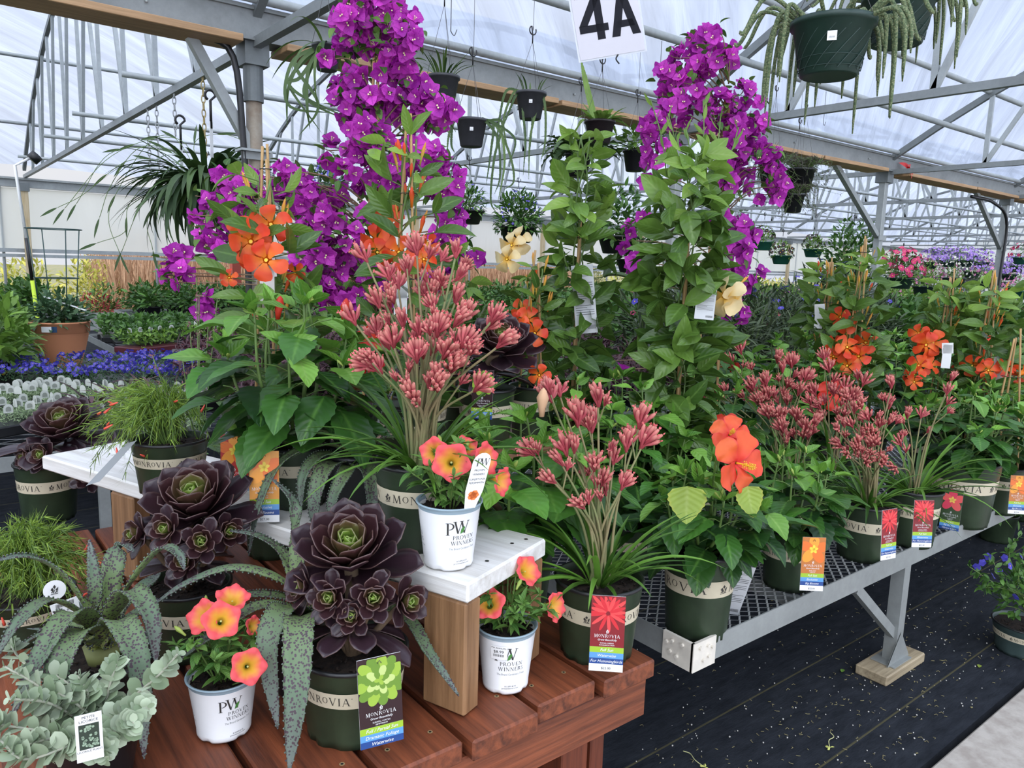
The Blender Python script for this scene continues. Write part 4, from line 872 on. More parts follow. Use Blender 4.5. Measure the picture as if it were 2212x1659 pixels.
# white step shelf, turned on the table
SHA = math.radians(19.6); ws = thing('step_shelf', 'white painted plank shelf on brown posts standing on the wooden table', 'shelf', (.690, .968, ZT), SHA)
m = MB(); box(m, (0, 0, 0), (.262, 1.35, .036), bev=.004); m.build('plank', WHITEWOOD, ws, smooth=False, loc=(.131, .675, .245-.018))
for u in (.024, .238):
    for v in (.05, 1.0): m = MB(); box(m, (0, 0, 0), (.044, .092, .206), bev=.004); m.build('post', PINE, ws, smooth=False, loc=(u, v, .1045))
for u, v in ((.10, .03), (.05, .06), (.20, .04), (.235, .03)): m = MB(); disc(m, .004, 0, 10); m.build('screw', BLACK, ws, loc=(u, v, .2455))
# rear brown step
st = thing('step_shelf', 'brown wooden step shelf behind the white one, under the pots at the back', 'shelf', (.80, 1.72, 0)); 
for k in range(4): m = MB(); box(m, (0, 0, 0), (.84, .135, .03), bev=.003); m.build('plank', wood('brown step', (.12, .05, .025), (.26, .13, .07), axis=0), st, smooth=False, loc=(.42, .07+k*.145, .725))
for x, y, z in ((.03, .04, .53), (.03, .5, .53), (.80, .04, .415), (.80, .5, .415)): m = MB(); box(m, (0, 0, (z+.71)/2), (.05, .06, .71-z)); m.build('post', PINE, st, smooth=False, loc=(x, y, 0))
# ---------------------------------------------------------------- placing helpers
def hfor(P, x, y):
    """height of the point above P seen at picture height y"""
    d = ray(x, y); k = math.hypot(P[0], P[1])/math.hypot(d[0], d[1]); return CAMZ+d[2]*k
def local(t, W): return np.asarray(W, float)-np.array(t.location)
def pl(t, x, y, D): return local(t, dep(x, y, D))
TO = -HV   # horizontal direction towards the camera
RT = np.array([HV[1], -HV[0], 0])
def towards(P, up=.2, side=0): return nrm(nrm(CC-np.asarray(P))+np.array([0, 0, up])+RT*side)
CARD = dict(orange=((.80, .16, .02), (.85, .32, .03), (.85, .6, .05)), red=((.60, .02, .03), (.75, .06, .06), (.9, .6, .1)), pink=((.78, .10, .10), (.70, .05, .10), (.85, .55, .1)), green=((.30, .45, .05), (.14, .26, .03), (.5, .6, .2)))
# ================================================================ the wooden table
# 1. front dark rosette
B = at(762, 1622, ZT, .074); t = thing('potted_rosette', 'big dark purple rosette succulent in a green pot at the front of the red table', 'succulent', B)
zr = hfor(B, 772, 1393)-B[2]; F0 = facing(B); green_pot(t, .0925, zr, F0, .55-.4)
def roseplant(t, main, R, smalls, zs, n=44, skirt=8, skR=.12, ax=(0, 0, 1)):
    c = pl(t, *main); A = nrm(np.array(ax, float)+TO*.55)
    rosette(t, c, A, R, n, name='rosette')
    s = MB(); tube(s, bez([[0, 0, zs-.02], [0, 0, (zs+c[2])/2], c-np.array([0, 0, .01])], 8), .012, 8)
    for x, y, D, r, k in smalls:
        q = pl(t, x, y, D); rosette(t, q, nrm(TO*.9+np.array([0, 0, .45])+RT*k), r, 22, name='side_rosette', outer_droop=.1, inner=.02, lw=.66, green=.85); tube(s, bez([[0, 0, zs-.01], (q*.5+np.array([0, 0, zs*.5])), q-nrm(TO)*.01], 8), .006, 6)
    s.build('stem', plain('succulent stem', (.14, .09, .05), .8), t)
    m = MB(); a = np.arange(skirt)*2*PI/skirt+.3; D = np.stack([np.cos(a), np.sin(a), .05+a*0+rg.uniform(-.2, .2, skirt)], 1); N = np.stack([a*0, a*0, a*0+1], 1)
    leaves(m, np.tile([[0, 0, zs+.045]], (skirt, 1))+D*.02, D, N, skR*rg.uniform(.8, 1.15, skirt), skR*.5, 'spoon', 9, 5, rg.uniform(.1, .6, skirt), .35, rnd=np.full(skirt, .95)); o = m.build('lower_leaves', SEMP, t); sm = o.modifiers.new('s', 'SOLIDIFY'); sm.thickness = .0016
roseplant(t, (758, 1195, 1.27), .118, [(716, 1292, 1.20, .046, -.2), (806, 1292, 1.20, .046, .2), (655, 1272, 1.24, .045, -.9), (876, 1300, 1.25, .05, 1.0), (760, 1330, 1.20, .04, 0)], zr*.9, 46, 9, .088)
tg = pl(t, 826, 1608, 1.145); tag(t, tg, F0+.22, .066, .140, 'rosette', CARD['green'], names=('SURREAL VORTEX', 'SEMPONIUM'), stripes=('Full / Partial Sun', 'Dramatic Foliage', 'Waterwise'), label='dark tag with green rosette picture', pitch=.05, roll=.03)
# 2. second dark rosette, left
B = at(412, 1432, ZT, .06); t = thing('potted_rosette', 'dark rosette succulent with green heart, behind the left petunia cup', 'succulent', B)
zr = hfor(B, 415, 1255)-B[2]; green_pot(t, .083, zr, facing(B), .15)
roseplant(t, (425, 1090, 1.46), .125, [(362, 1143, 1.36, .046, -.2), (437, 1170, 1.36, .046, .2), (298, 1155, 1.40, .045, -.8), (492, 1150, 1.42, .045, .8), (400, 1215, 1.37, .04, 0)], zr*.95, 46, 8, .085)
# petunias in white cups
def petunia(lab, base, r, rimpx, flowers, ph, price=False, seed=0, top=.10, rr=.075, extra=None):
    B = at(*base, .05*r/.054); t = thing('petunia_cup', lab, 'petunia', B, 0, None); z = hfor(B, *rimpx)-B[2]; F0 = facing(B); cup(t, r, z, F0, ph, price)
    m = MB(); st = MB(); ns = 12
    for i in range(ns):
        a = i*2.4; q = math.sqrt((i+.5)/ns); tip = np.array([math.cos(a)*rr*q, math.sin(a)*rr*q, z*.9+top*(1-.5*q*q)*rg.uniform(.7, 1.1)]); P = bez([[math.cos(a)*.01, math.sin(a)*.01, z*.86], [math.cos(a)*rr*q*.6, math.sin(a)*rr*q*.6, z*.9+top*.4], tip], 10); tube(st, P, .0016, 5)
        k = 13; j = rg.integers(2, 10, k); D = nrm(rdir(k, -.3, .7)+nrm(np.array([tip[0], tip[1], .01]))*.7); leaves(m, P[j], D, nrm(np.array([0, 0, 1.])+D*.3+rdir(k)*.2), rg.uniform(.022, .040, k), rg.uniform(.011, .017, k), 'ovate', 6, 3, rg.uniform(.1, .9, k), .3)
        k = 6; leaves(m, np.tile(tip, (k, 1)), nrm(rdir(k, .2, 1)), rdir(k, .2, 1), .018, .006, 'lance', 4, 3, .2, .4, rnd=rg.uniform(.6, 1, k))
    st.build('stem', GSTEM, t); m.build('foliage', PETL, t)
    for x, y, dD, d, s in flowers:
        D0 = np.linalg.norm(np.array([B[0], B[1]])@np.eye(2)); Dc = float(np.dot(np.append(B[:2], B[2]+z)-CC, CF)); P = pl(t, x, y, Dc+dD); dr = towards(dep(x, y, Dc), *d); s *= .84; inst('flower', F_PE, t, P+dr*.0, dr, s)
        q = MB(); tube(q, bez([P-dr*.034*s, P-dr*.05*s-np.array([0, 0, .02]), [P[0]*.4, P[1]*.4, z*.95]], 8), .0014, 5); q.build('flower_stalk', GSTEM, t)
    for i in range(4): inst('bud', F_BG, t, (rg.normal(0, .03), rg.normal(0, .03), z+top*.8), rdir(1, .2, 1)[0], .8)
    return t, z, F0
petunia('coral and yellow petunia in a white cup, standing on the red table boards at left', (486, 1618, ZT), .057, (482, 1452), [(478, 1340, -.05, (.2, .1), 1.25), (440, 1332, -.03, (.3, -.6), 1.2), (502, 1292, -.01, (1.6, .1), 1.15), (536, 1440, -.075, (0, .1), 1.15), (548, 1352, 0, (.3, 1.2), .7)], .5)
petunia('coral petunia in a white cup with a price sticker, right of the brown shelf post', (1090, 1512, ZT), .057, (1092, 1345), [(1056, 1303, -.05, (.3, -.1), 1.25), (1200, 1310, -.02, (-.1, 1.2), 1.15), (1140, 1232, 0, (.5, 1.0), 1.2), (1076, 1222, .02, (1.0, -.4), 1.0)], .22, True, rr=.085)
t, z, F0 = petunia('coral petunia in a white cup standing on the white shelf corner', (968, 1243, ZT+.245), .0585, (972, 1078), [(975, 998, -.05, (.1, .0), 1.4), (937, 976, -.02, (.2, -.4), 1.1), (1050, 992, 0, (.2, 1.3), 1.3), (1085, 1040, .01, (-.2, 1.5), 1.1), (1005, 965, .02, (1.0, .2), 1.0)], .55)
P = pl(t, 1018, 1085, 1.225); m = MB(); H = .085; W = .030; fa = F0+.3; c, s = math.cos(fa), math.sin(fa); rr_ = np.array([-s, c, 0]); uu = nrm(np.array([0, 0, 1])+rr_*.25); nn = nrm(np.cross(rr_, uu))*1.0
def fm(x, y, z=0): return P+rr_*x+uu*y+np.array([c, s, 0])*z
pts = [(-W*.3, -.01), (W*.3, -.01), (W*.5, .02), (W*.5, H*.8)]+[(W*.5*math.cos(a), H*.8+W*.5*math.sin(a)) for a in np.linspace(.2, 2.9, 8)]+[(-W*.5, H*.8), (-W*.5, .02)]
V = [fm(x, y) for x, y in pts]+[fm(x, y, -.0008) for x, y in pts]; k = len(pts); cc = [fm(0, H*.4), fm(0, H*.4, -.0008)]; m.add(V+cc, [[2*k, i, (i+1) % k] for i in range(k)]+[[2*k+1, k+(i+1) % k, k+i] for i in range(k)]); o = m.build('plant_label', WPRINT, t, smooth=False)
q = MB(); f2 = lambda x, y: fm(x, y, .0008); serif(q, 'P', -.009, H*.72, .013, f2, 0); serif(q, 'W', -.002, H*.73, .012, f2, 0)
for i, (s_, y) in enumerate((('PROVEN', .62), ('WINNERS', .54), ('SUPERTUNIA', .44), ('PERSIMMON', .37))): btext(q, s_, .0048, 0, H*y, f2, 0)
for i in range(5): a = i*1.26; poly2 = [f2(.004*math.cos(a)+.006*math.cos(b), .012+.004*math.sin(a)+.005*math.sin(b)) for b in np.linspace(0, 5.2, 6)]; q.add(poly2, [[0, 1, 2], [0, 2, 3], [0, 3, 4], [0, 4, 5]], mi=1)
q.build('printing', [INK, flat((.8, .2, .04))], o, smooth=False)
# 5. kangaroo paw at the right corner of the table
B = at(1285, 1440, ZT, .07); t = thing('kangaroo_paw', 'kangaroo paw with red fuzzy flowers in a green pot at the right table corner', 'kangaroo paw', B)
zr = hfor(B, 1280, 1243)-B[2]; F0 = facing(B); green_pot(t, .0905, zr, F0, -.35)
tips = [(1190, 862, 1.62), (1208, 850, 1.66), (1292, 868, 1.5), (1248, 912, 1.52), (1278, 925, 1.56), (1382, 918, 1.55), (1388, 962, 1.53), (1222, 975, 1.5), (1150, 980, 1.55), (1212, 1000, 1.5), (1325, 1000, 1.6), (1345, 1052, 1.5), (1302, 1045, 1.52), (1258, 1095, 1.46), (1195, 1040, 1.45), (1320, 975, 1.6), (1262, 1040, 1.6)]
kangaroo(t, zr*.92, [(pl(t, *p), 1.3 if i < 8 else .95) for i, p in enumerate(tips)], 44, .24, .013, 1)
tag(t, pl(t, 1308, 1450, 1.395), F0+.05, .062, .142, 'paw', CARD['red'], bg=(.22, .01, .015), names=('KANGA CHERRY', 'KANGAROO PAW'), stripes=('Full Sun', 'Waterwise', 'For Hummingbirds'), price='$22.00', label='red tag with kangaroo paw picture and price')
# 7/8. spotted agaves
def agave(lab, base, crown, potr, pxl, hid=None, w=.036, ctr=10, zpot=.14, zb=None):
    P = dep(*crown); B = np.array([P[0], P[1], zb]); t = thing('spotted_agave', lab, 'agave', B); c = P-B
    m = MB(); lathe(m, [(potr*.78, 0), (potr*.97, zpot*.9), (potr, zpot*.92), (potr, zpot), (potr*.93, zpot), (potr*.9, zpot*.85)], 32); disc(m, potr*.75, .003); m.build('pot', BLACK, t); soil_disc(t, potr*.9, zpot*.88)
    for pts, ww in pxl:
        Q = [pl(t, *p) for p in pts]; Q = [c*.85+Q[0]*.15-np.array([0, 0, .02])]+Q; m = MB(); mid = nrm((Q[1]-c)+1e-4); out = nrm(np.array([Q[-1][0]-c[0], Q[-1][1]-c[1], 1e-3])); up = np.array([0, 0, 1.0])+out*.35
        strapleaf(m, Q, w*ww, up, 40, .30, rg.random()); o = m.build('leaf', MANG, t); sm = o.modifiers.new('s', 'SOLIDIFY'); sm.thickness = .0022
    m = MB(); a = np.arange(ctr)*2.4; el = np.interp(a, [0, a[-1]], [1.35, .6]); D = np.stack([np.cos(a)*np.cos(el), np.sin(a)*np.cos(el), np.sin(el)], 1); N = np.stack([-np.cos(a)*np.sin(el), -np.sin(a)*np.sin(el), np.cos(el)], 1)
    leaves(m, np.tile(c-np.array([0, 0, .03]), (ctr, 1)), D, N, np.linspace(.06, .12, ctr), w*.75, 'strap', 10, 5, .3, .5); o = m.build('heart_leaves', MANG, t)
    q = MB(); tube(q, [[0, 0, zpot*.8], c-np.array([0, 0, .02])], [.022, .03], 10); q.build('stem', plain('agave core', (.20, .22, .07), .6), t); return t
agave('spotted green agave with wide arching leaves in a black pot at the left edge', (220, 1368, 1.25), (220, 1368, 1.25), .085, [
 ([(213, 1345, 1.25), (204, 1250, 1.26), (193, 1165, 1.28)], .7), ([(232, 1335, 1.26), (240, 1240, 1.28), (262, 1180, 1.30), (288, 1190, 1.28)], 1.1), ([(240, 1330, 1.25), (290, 1250, 1.24), (348, 1186, 1.22), (384, 1196, 1.21), (399, 1230, 1.2)], .75),
 ([(195, 1330, 1.24), (132, 1240, 1.2), (62, 1203, 1.16), (-20, 1212, 1.12)], .8), ([(190, 1340, 1.24), (110, 1298, 1.18), (40, 1345, 1.12), (-15, 1430, 1.1)], .95), ([(195, 1350, 1.23), (150, 1325, 1.16), (80, 1430, 1.09), (20, 1560, 1.07)], 1.15),
 ([(200, 1365, 1.22), (155, 1375, 1.13), (122, 1470, 1.09), (125, 1640, 1.09)], 1.35), ([(245, 1355, 1.22), (262, 1345, 1.14), (300, 1440, 1.10), (312, 1640, 1.10)], 1.3), ([(245, 1335, 1.24), (280, 1275, 1.2), (325, 1330, 1.17), (338, 1435, 1.16)], 1.15),
 ([(250, 1335, 1.3), (310, 1270, 1.34), (345, 1238, 1.38)], 1.1), ([(180, 1350, 1.3), (90, 1370, 1.3), (10, 1420, 1.28)], .8)], zb=ZT, zpot=.115)
agave('spotted agave with leaves hanging over the table, behind the front rosette pot', (672, 1318, 1.37), (672, 1318, 1.37), .08, [
 ([(655, 1295, 1.36), (600, 1243, 1.33), (500, 1222, 1.3), (400, 1258, 1.26), (325, 1312, 1.24)], .85), ([(655, 1280, 1.38), (618, 1205, 1.4), (560, 1160, 1.4), (497, 1146, 1.4)], .9), ([(650, 1270, 1.38), (640, 1180, 1.4), (636, 1090, 1.42), (585, 1030, 1.44)], .85),
 ([(650, 1310, 1.35), (600, 1288, 1.33), (535, 1285, 1.32), (500, 1296, 1.32)], .7), ([(648, 1325, 1.32), (610, 1318, 1.24), (578, 1400, 1.19), (600, 1575, 1.18)], 1.35), ([(655, 1330, 1.3), (646, 1350, 1.19), (640, 1500, 1.13), (624, 1668, 1.12)], 1.45), ([(645, 1320, 1.32), (560, 1310, 1.27), (460, 1370, 1.22), (380, 1430, 1.2)], .9),
 ([(720, 1315, 1.38), (860, 1320, 1.34), (930, 1415, 1.27), (992, 1503, 1.24)], .8), ([(700, 1300, 1.42), (800, 1250, 1.45), (880, 1260, 1.45)], .8)], zb=ZT, zpot=.12)
f_ = facing(np.array(t.location)) if 0 else 0
t = agave('spotted agave on the white shelf, in the middle of the display', (765, 985, 1.62), (765, 985, 1.62), .075, [
 ([(778, 955, 1.62), (812, 900, 1.64), (848, 845, 1.66)], 1.1), ([(745, 950, 1.64), (720, 905, 1.68), (690, 868, 1.7), (642, 855, 1.7)], .7), ([(740, 950, 1.6), (690, 925, 1.57), (620, 935, 1.54), (578, 985, 1.52), (560, 1045, 1.52)], .8),
 ([(740, 970, 1.6), (680, 962, 1.54), (605, 1000, 1.5), (560, 1090, 1.47), (536, 1200, 1.46)], .8), ([(740, 985, 1.58), (690, 985, 1.52), (655, 1030, 1.49), (648, 1110, 1.49)], .9), ([(790, 970, 1.6), (845, 945, 1.56), (895, 960, 1.52), (930, 1025, 1.5)], .8),
 ([(740, 1000, 1.57), (705, 1010, 1.5), (680, 1075, 1.47), (680, 1150, 1.47)], 1.15), ([(775, 1005, 1.56), (800, 1020, 1.5), (806, 1070, 1.48), (800, 1130, 1.47)], 1.1), ([(757, 1005, 1.56), (745, 1025, 1.49), (720, 1075, 1.47), (712, 1130, 1.47)], .9), ([(790, 960, 1.64), (835, 925, 1.66), (885, 898, 1.66)], .7),
 ([(735, 960, 1.66), (690, 955, 1.7), (650, 905, 1.72), (610, 905, 1.72)], .7), ([(765, 1000, 1.58), (850, 1010, 1.55), (900, 1020, 1.53)], .6)], zb=ZT+.245, zpot=.125)
# round white tag and barcode tag on the left agave
def roundtag(t, x, y, D, R, dx=0, card=True):
    W0 = dep(x, y, D); P = local(t, W0); f = facing(W0); c, s = math.cos(f), math.sin(f); r_ = np.array([-s, c, 0]); u_ = nrm(np.array([0, 0, 1.0])+np.array([c, s, 0])*-.1); n_ = np.array([c, s, 0]); a = np.arange(24)*2*PI/24; m = MB()
    V = [P+r_*R*math.cos(k)+u_*R*math.sin(k) for k in a]+[P-n_*.001+r_*R*math.cos(k)+u_*R*math.sin(k) for k in a]+[P, P-n_*.001]; m.add(V, [[48, i, (i+1) % 24] for i in range(24)]+[[49, 24+(i+1) % 24, 24+i] for i in range(24)])
    if card: box(m, P-u_*R*2.0+r_*R*.9, (R*2.6, R*1.6, .001), np.stack([r_*.97+u_*.2, u_*.97-r_*.2, n_], 1))
    else: box(m, P-u_*(R+.05), (R*1.5, .10, .001), np.stack([r_, u_, n_], 1))
    o = m.build('plant_tag', WPRINT, t, smooth=False); q = MB(); f2 = lambda a_, b_: P+r_*a_+u_*b_+n_*.0012
    serif(q, '*', -R*.45, -R*.35, R*.9, f2)
    if card:
        for i in range(16): x_ = R*.0+i*R*.1; q.add([f2(x_, -R*1.9+x_*.2), f2(x_+R*.05, -R*1.9+x_*.2), f2(x_+R*.05, -R*1.5+x_*.2), f2(x_, -R*1.5+x_*.2)], [[0, 1, 2, 3]])
        btext(q, 'Zone 9-10', R*.35, R*.8, -R*2.3, f2)
    q.build('printing', INK, o, smooth=False)
ag = [o for o in bpy.data.objects if o.name.startswith('spotted_agave')]
roundtag(ag[0], 118, 1275, 1.29, .017); roundtag(ag[2], 728, 892, 1.72, .013, card=False)

# licorice plant
B = at(205, 1700, ZT, .03); t = thing('licorice_plant', 'pale silvery trailing plant in a small black pot, bottom left', 'plant', B); pr_ = .070
m = MB(); lathe(m, [(pr_*.75, 0), (pr_*.96, .08), (pr_, .082), (pr_, .092), (pr_*.94, .092), (pr_*.9, .07)], 32); disc(m, pr_*.7, .003); m.build('pot', BLACK, t); soil_disc(t, pr_*.93, .08)
stp = MB(); fo = MB(); c0 = np.array([0, 0, .085])
for px in [[(215, 1560, 1.08), (330, 1470, 1.06), (385, 1412, 1.07)], [(190, 1560, 1.06), (80, 1480, 1.05), (10, 1440, 1.06)], [(190, 1570, 1.05), (110, 1520, 1.0), (20, 1510, .98)], [(180, 1590, 1.03), (90, 1600, .96), (-10, 1640, .94)], [(200, 1560, 1.08), (150, 1480, 1.08), (90, 1445, 1.1)], [(215, 1560, 1.06), (240, 1470, 1.06), (255, 1420, 1.08)], [(220, 1570, 1.04), (280, 1530, 1.02), (325, 1530, 1.0)], [(190, 1580, 1.0), (150, 1600, .97), (110, 1640, .96)], [(200, 1580, 1.0), (215, 1610, .96), (230, 1640, .95)], [(180, 1560, 1.05), (130, 1540, 1.02), (80, 1545, 1.0)], [(195, 1550, 1.06), (190, 1500, 1.04), (170, 1460, 1.05)], [(190, 1590, .99), (60, 1640, .94), (0, 1600, .94)], [(215, 1590, 1.0), (270, 1570, .98), (290, 1560, .97)], [(190, 1560, 1.08), (50, 1430, 1.12), (20, 1385, 1.14)], [(200, 1550, 1.04), (130, 1500, 1.02), (60, 1500, 1.02)], [(190, 1590, 1.0), (30, 1570, .97), (-20, 1560, .96)]]:
    Q = [c0]+[pl(t, *p) for p in px]; P = bez(Q, 24); tube(stp, P, .0018, 5); T = nrm(np.gradient(P, axis=0))
    for i in range(5, 24, 1):
        a = i*PI/2; s = nrm(np.cross(T[i], [0, 0, 1.])); u_ = np.cross(s, T[i])
        for sg in (1, -1):
            D = nrm((s*math.cos(a)+u_*math.sin(a))*sg+T[i]*.5+np.array([0, 0, .25])); k = np.interp(i, [5, 18, 23], [1, .9, .45]); leaves(fo, [P[i]], D, nrm(T[i]*.5+np.array([0, 0, .7])+TO*.5+rdir(1)[0]*.3), .024*k*rg.uniform(.8, 1.25), .021*k, 'round', 7, 5, rg.uniform(-.2, .6), .15)
stp.build('stem', LICOS, t); fo.build('foliage', LICO, t)
P = pl(t, 196, 1640, .935); F0 = facing(B); c, s = math.cos(F0), math.sin(F0); rr_ = np.array([-s, c, 0]); m = MB(); R = np.stack([rr_, [0, 0, 1], [c, s, 0]], 1); box(m, P+np.array([0, 0, .03]), (.029, .062, .001), R); o = m.build('plant_label', WPRINT, t, smooth=False)
q = MB(); f2 = lambda x, y, z=.0009: P+rr_*x+np.array([0, 0, 1])*y+np.array([c, s, 0])*z
btext(q, 'PETITE', .0048, 0, .0555, f2); btext(q, 'LICORICE', .0048, 0, .0505, f2); btext(q, 'LICORICE PLANT', .0036, 0, .011, f2)
q.add([f2(-.011, .015), f2(.011, .015), f2(.011, .048), f2(-.011, .048)], [[0, 1, 2, 3]], mi=1)
for i in range(40): x, y = rg.uniform(-.009, .009), rg.uniform(.017, .046); q.add([f2(x+.0018*math.cos(a), y+.0018*math.sin(a), .0013) for a in (0, 1.2, 2.5, 3.8, 5)], [[0, 1, 2], [0, 2, 3], [0, 3, 4]], mi=2)
q.build('printing', [INK, flat((.03, .045, .03)), flat((.30, .40, .28))], o, smooth=False)
# coral fountain grasses
def fountain(lab, base, rimpx, r, n, spread, H, lean, back=.06, face=0, reach=None, zmid=None):
    B = at(*base, back); t = thing('coral_fountain', lab, 'plant', B); zr = hfor(B, *rimpx)-B[2]; green_pot(t, r, zr, facing(B), face)
    S = []
    for i in range(n):
        a = rg.uniform(0, 2*PI); q = rg.random()**.6; o = np.array([math.cos(a), math.sin(a), 0])*spread*q+lean*rg.uniform(0, 1); h = zr+H*rg.uniform(.35, 1)*(1-.35*q); e = np.array([o[0], o[1], h-(q*H*.75 if rg.random() < .55 else 0)]); S.append([[o[0]*.08, o[1]*.08, zr-.02], [o[0]*.5, o[1]*.5, zr+(h-zr)*.8+.02], e])
    needles(t, zr, S, .026, 34)
    for i in range(16):
        a = rg.uniform(0, 2*PI); P = np.array([math.cos(a)*spread*.8, math.sin(a)*spread*.8, zr+rg.uniform(-.03, H*.7)])+lean*rg.uniform(0, .6); d = nrm(rdir(1, -1, -.2)[0]); m = MB(); tube(m, [P, P+d*.012, P+d*.02], [.0012, .0024, .0028], 7); m.build('flower', CORAL, t)
    return t
fountain('fine needle leaved plant with coral flowers on the white shelf, spilling to the left', (372, 1075, ZT+.245), (372, 945), .083, 120, .115, .135, -RT*.11+TO*.0, .07, .2)
t = [o for o in bpy.data.objects if o.name.startswith('coral_fountain')][-1]; a_ = pl(t, 283, 955, 1.62); b_ = pl(t, 200, 1045, 1.45); m = MB(); dd = nrm(b_-a_); sd = nrm(np.cross(dd, TO)); m.add([a_+sd*.014, a_-sd*.014, b_-sd*.014, b_+sd*.014, a_+sd*.014-TO*.001, a_-sd*.014-TO*.001, b_-sd*.014-TO*.001, b_+sd*.014-TO*.001], [[0, 1, 2, 3], [7, 6, 5, 4]]); m.build('plant_tag', plain('grey strip', (.25, .26, .26), .5), t, smooth=False, label='long grey strip tag')
fountain('fine needle leaved plant with tiny red flowers at the left frame edge, on the table', (70, 1400, ZT), (95, 1270), .085, 130, .14, .17, RT*.03, .07, .6)
# third rosette far left, on a lower stand on the table
B = at(110, 1140, ZT, .1); t = thing('potted_rosette', 'dark rosette succulent at the left edge behind the needle leaved plants', 'succulent', B); zr = .17; green_pot(t, .085, zr, facing(B), 0)
D0 = float(np.dot(np.append(B[:2], .8)-CC, CF)); roseplant(t, (140, 925, D0), .13, [(95, 985, D0-.08, .055, -.2), (60, 990, D0-.05, .05, -.6), (190, 1030, D0-.06, .05, .2), (225, 985, D0-.05, .05, .5)], zr*.95, 44, 8, .13)
# small plants low at left, between
B = at(285, 1120, ZT, .05); t = thing('grassy_plant', 'small grassy plant in a dark green pot behind the second rosette', 'plant', B); green_pot(t, .055, .13, 0, 0, band=False)
m = MB(); n = 60; a = rg.uniform(0, 6.28, n); el = rg.uniform(.4, 1.4, n); D = np.stack([np.cos(a)*np.cos(el), np.sin(a)*np.cos(el), np.sin(el)], 1); leaves(m, np.tile([[0, 0, .12]], (n, 1)), D, np.stack([-np.cos(a)*np.sin(el), -np.sin(a)*np.sin(el), np.cos(el)], 1), .14*rg.uniform(.6, 1, n), .006, 'strap', 7, 3, 1.0, .3); m.build('foliage', KLEAF, t)
# ================================================================ white shelf and table, back row
B = at(640, 1108, ZT+.245, .075); t = thing('hibiscus', 'large leaved hibiscus in a green pot at the back of the white shelf', 'hibiscus', B); zr = hfor(B, 632, 955)-B[2]; F0 = facing(B); green_pot(t, .078, zr, F0, .05)
hibiscus(t, zr, .19, .33, 11, .125, 9, low=.05)
for x, y, D, k in ((742, 660, 1.6, 0), (600, 655, 1.6, 0)): inst('bud', mk_bud(HIBR, .05, .011, 'wilted_flower'), t, pl(t, x, y+35, D), nrm(np.array([.1, 0, 1])), 1.0)
for x, y, D in ((790, 785, 1.72), (792, 748, 1.76)):
    P = pl(t, x, y, D); inst('flower', F_HR, t, P, towards(dep(x, y, D), -.2, .9), .8)
tag(t, pl(t, 572, 1128, 1.50), F0-.1, .056, .142, 'flower', CARD['orange'], bg=(.75, .30, .03), names=('MY JEWEL', 'HIBISCUS'), stripes=('Full Sun', 'Exclusive', 'Big Blooms'), price='$27.00', label='orange tag')
def mandevilla(lab, base3, ztop, fl, face=None, n=46, nb=22, rad=.07, card=None, zp=.17, pr=.08, fmesh=None, ftag=None, lf=.08, ribbon=True):
    t = thing('mandevilla', lab, 'mandevilla', base3); green_pot(t, pr, zp, facing(base3), .2); F = []
    for x, y, D, s in fl: P = pl(t, x, y, D); F.append((P, towards(dep(x, y, D), .15+rg.uniform(-.3, .3), rg.uniform(-.5, .5)), s))
    orange_mandevilla(t, zp, ztop-base3[2], F, n, nb, rad, fmesh, lf)
    if ftag:
        x, y, D = ftag; P = pl(t, x, y, D); m = MB(); f_ = facing(dep(x, y, D)); c, s = math.cos(f_), math.sin(f_); R = np.stack([[-s, c, 0], [0, 0, 1], [c, s, 0]], 1); box(m, P, (.034, .10, .001), R); box(m, P+np.array([0, 0, .035]), (.042, .045, .001), R@Rz(.1)); m.build('paper_tag', WPRINT, t, smooth=False)
    return t
P = dep(585, 900, 1.95); Bm = np.array([P[0], P[1], ZT]); zt = hfor(Bm, 585, 335)
t = mandevilla('orange flowered mandevilla on bamboo stakes, left of the tall purple climber', Bm, zt, [(585, 485, 1.83, 1.25), (542, 522, 1.8, 1.35), (575, 562, 1.78, 1.3), (525, 500, 1.88, 1.0), (548, 545, 1.83, 1.1), (495, 600, 1.85, .6), (638, 590, 1.9, .7)], n=50, nb=16, rad=.13, lf=.105, ftag=(577, 610, 1.84), zp=.2)
tag(t, pl(t, 507, 1072, 1.72), facing(Bm)-.25, .062, .142, 'flower', CARD['orange'], bg=(.45, .02, .015), names=('FIREUP', 'MANDEVILLA'), stripes=('Partial Sun', 'Vibrant Color', 'Big Blooms'), label='red tag with orange flower')
# kangaroo paw on the white shelf
B = at(906, 1192, ZT+.245, .06); t = thing('kangaroo_paw', 'tall kangaroo paw full of dusty pink flowers on the white shelf', 'kangaroo paw', B); zr = hfor(B, 915, 990)-B[2]; F0 = facing(B); green_pot(t, .088, zr, F0, -.9)
tips = [(790, 560, 1.5), (900, 545, 1.5), (985, 550, 1.45), (840, 600, 1.5), (880, 590, 1.5), (990, 600, 1.45), (985, 650, 1.45), (1000, 690, 1.4), (940, 610, 1.5), (920, 640, 1.55), (818, 660, 1.45), (850, 650, 1.5), (870, 700, 1.42), (765, 695, 1.42), (905, 720, 1.4), (945, 720, 1.38), (985, 700, 1.38), (1065, 690, 1.38), (850, 745, 1.38), (900, 775, 1.36), (960, 770, 1.36), (1000, 745, 1.36), (935, 760, 1.4), (975, 800, 1.36), (800, 790, 1.36), (820, 800, 1.36), (1080, 745, 1.34), (1030, 840, 1.34), (940, 825, 1.36), (945, 840, 1.34), (895, 860, 1.33), (860, 620, 1.6), (955, 560, 1.6), (815, 720, 1.5), (1010, 760, 1.45)]
kangaroo(t, zr*.92, [(pl(t, *p), 1.05) for p in tips], 46, .27, .012, 1)
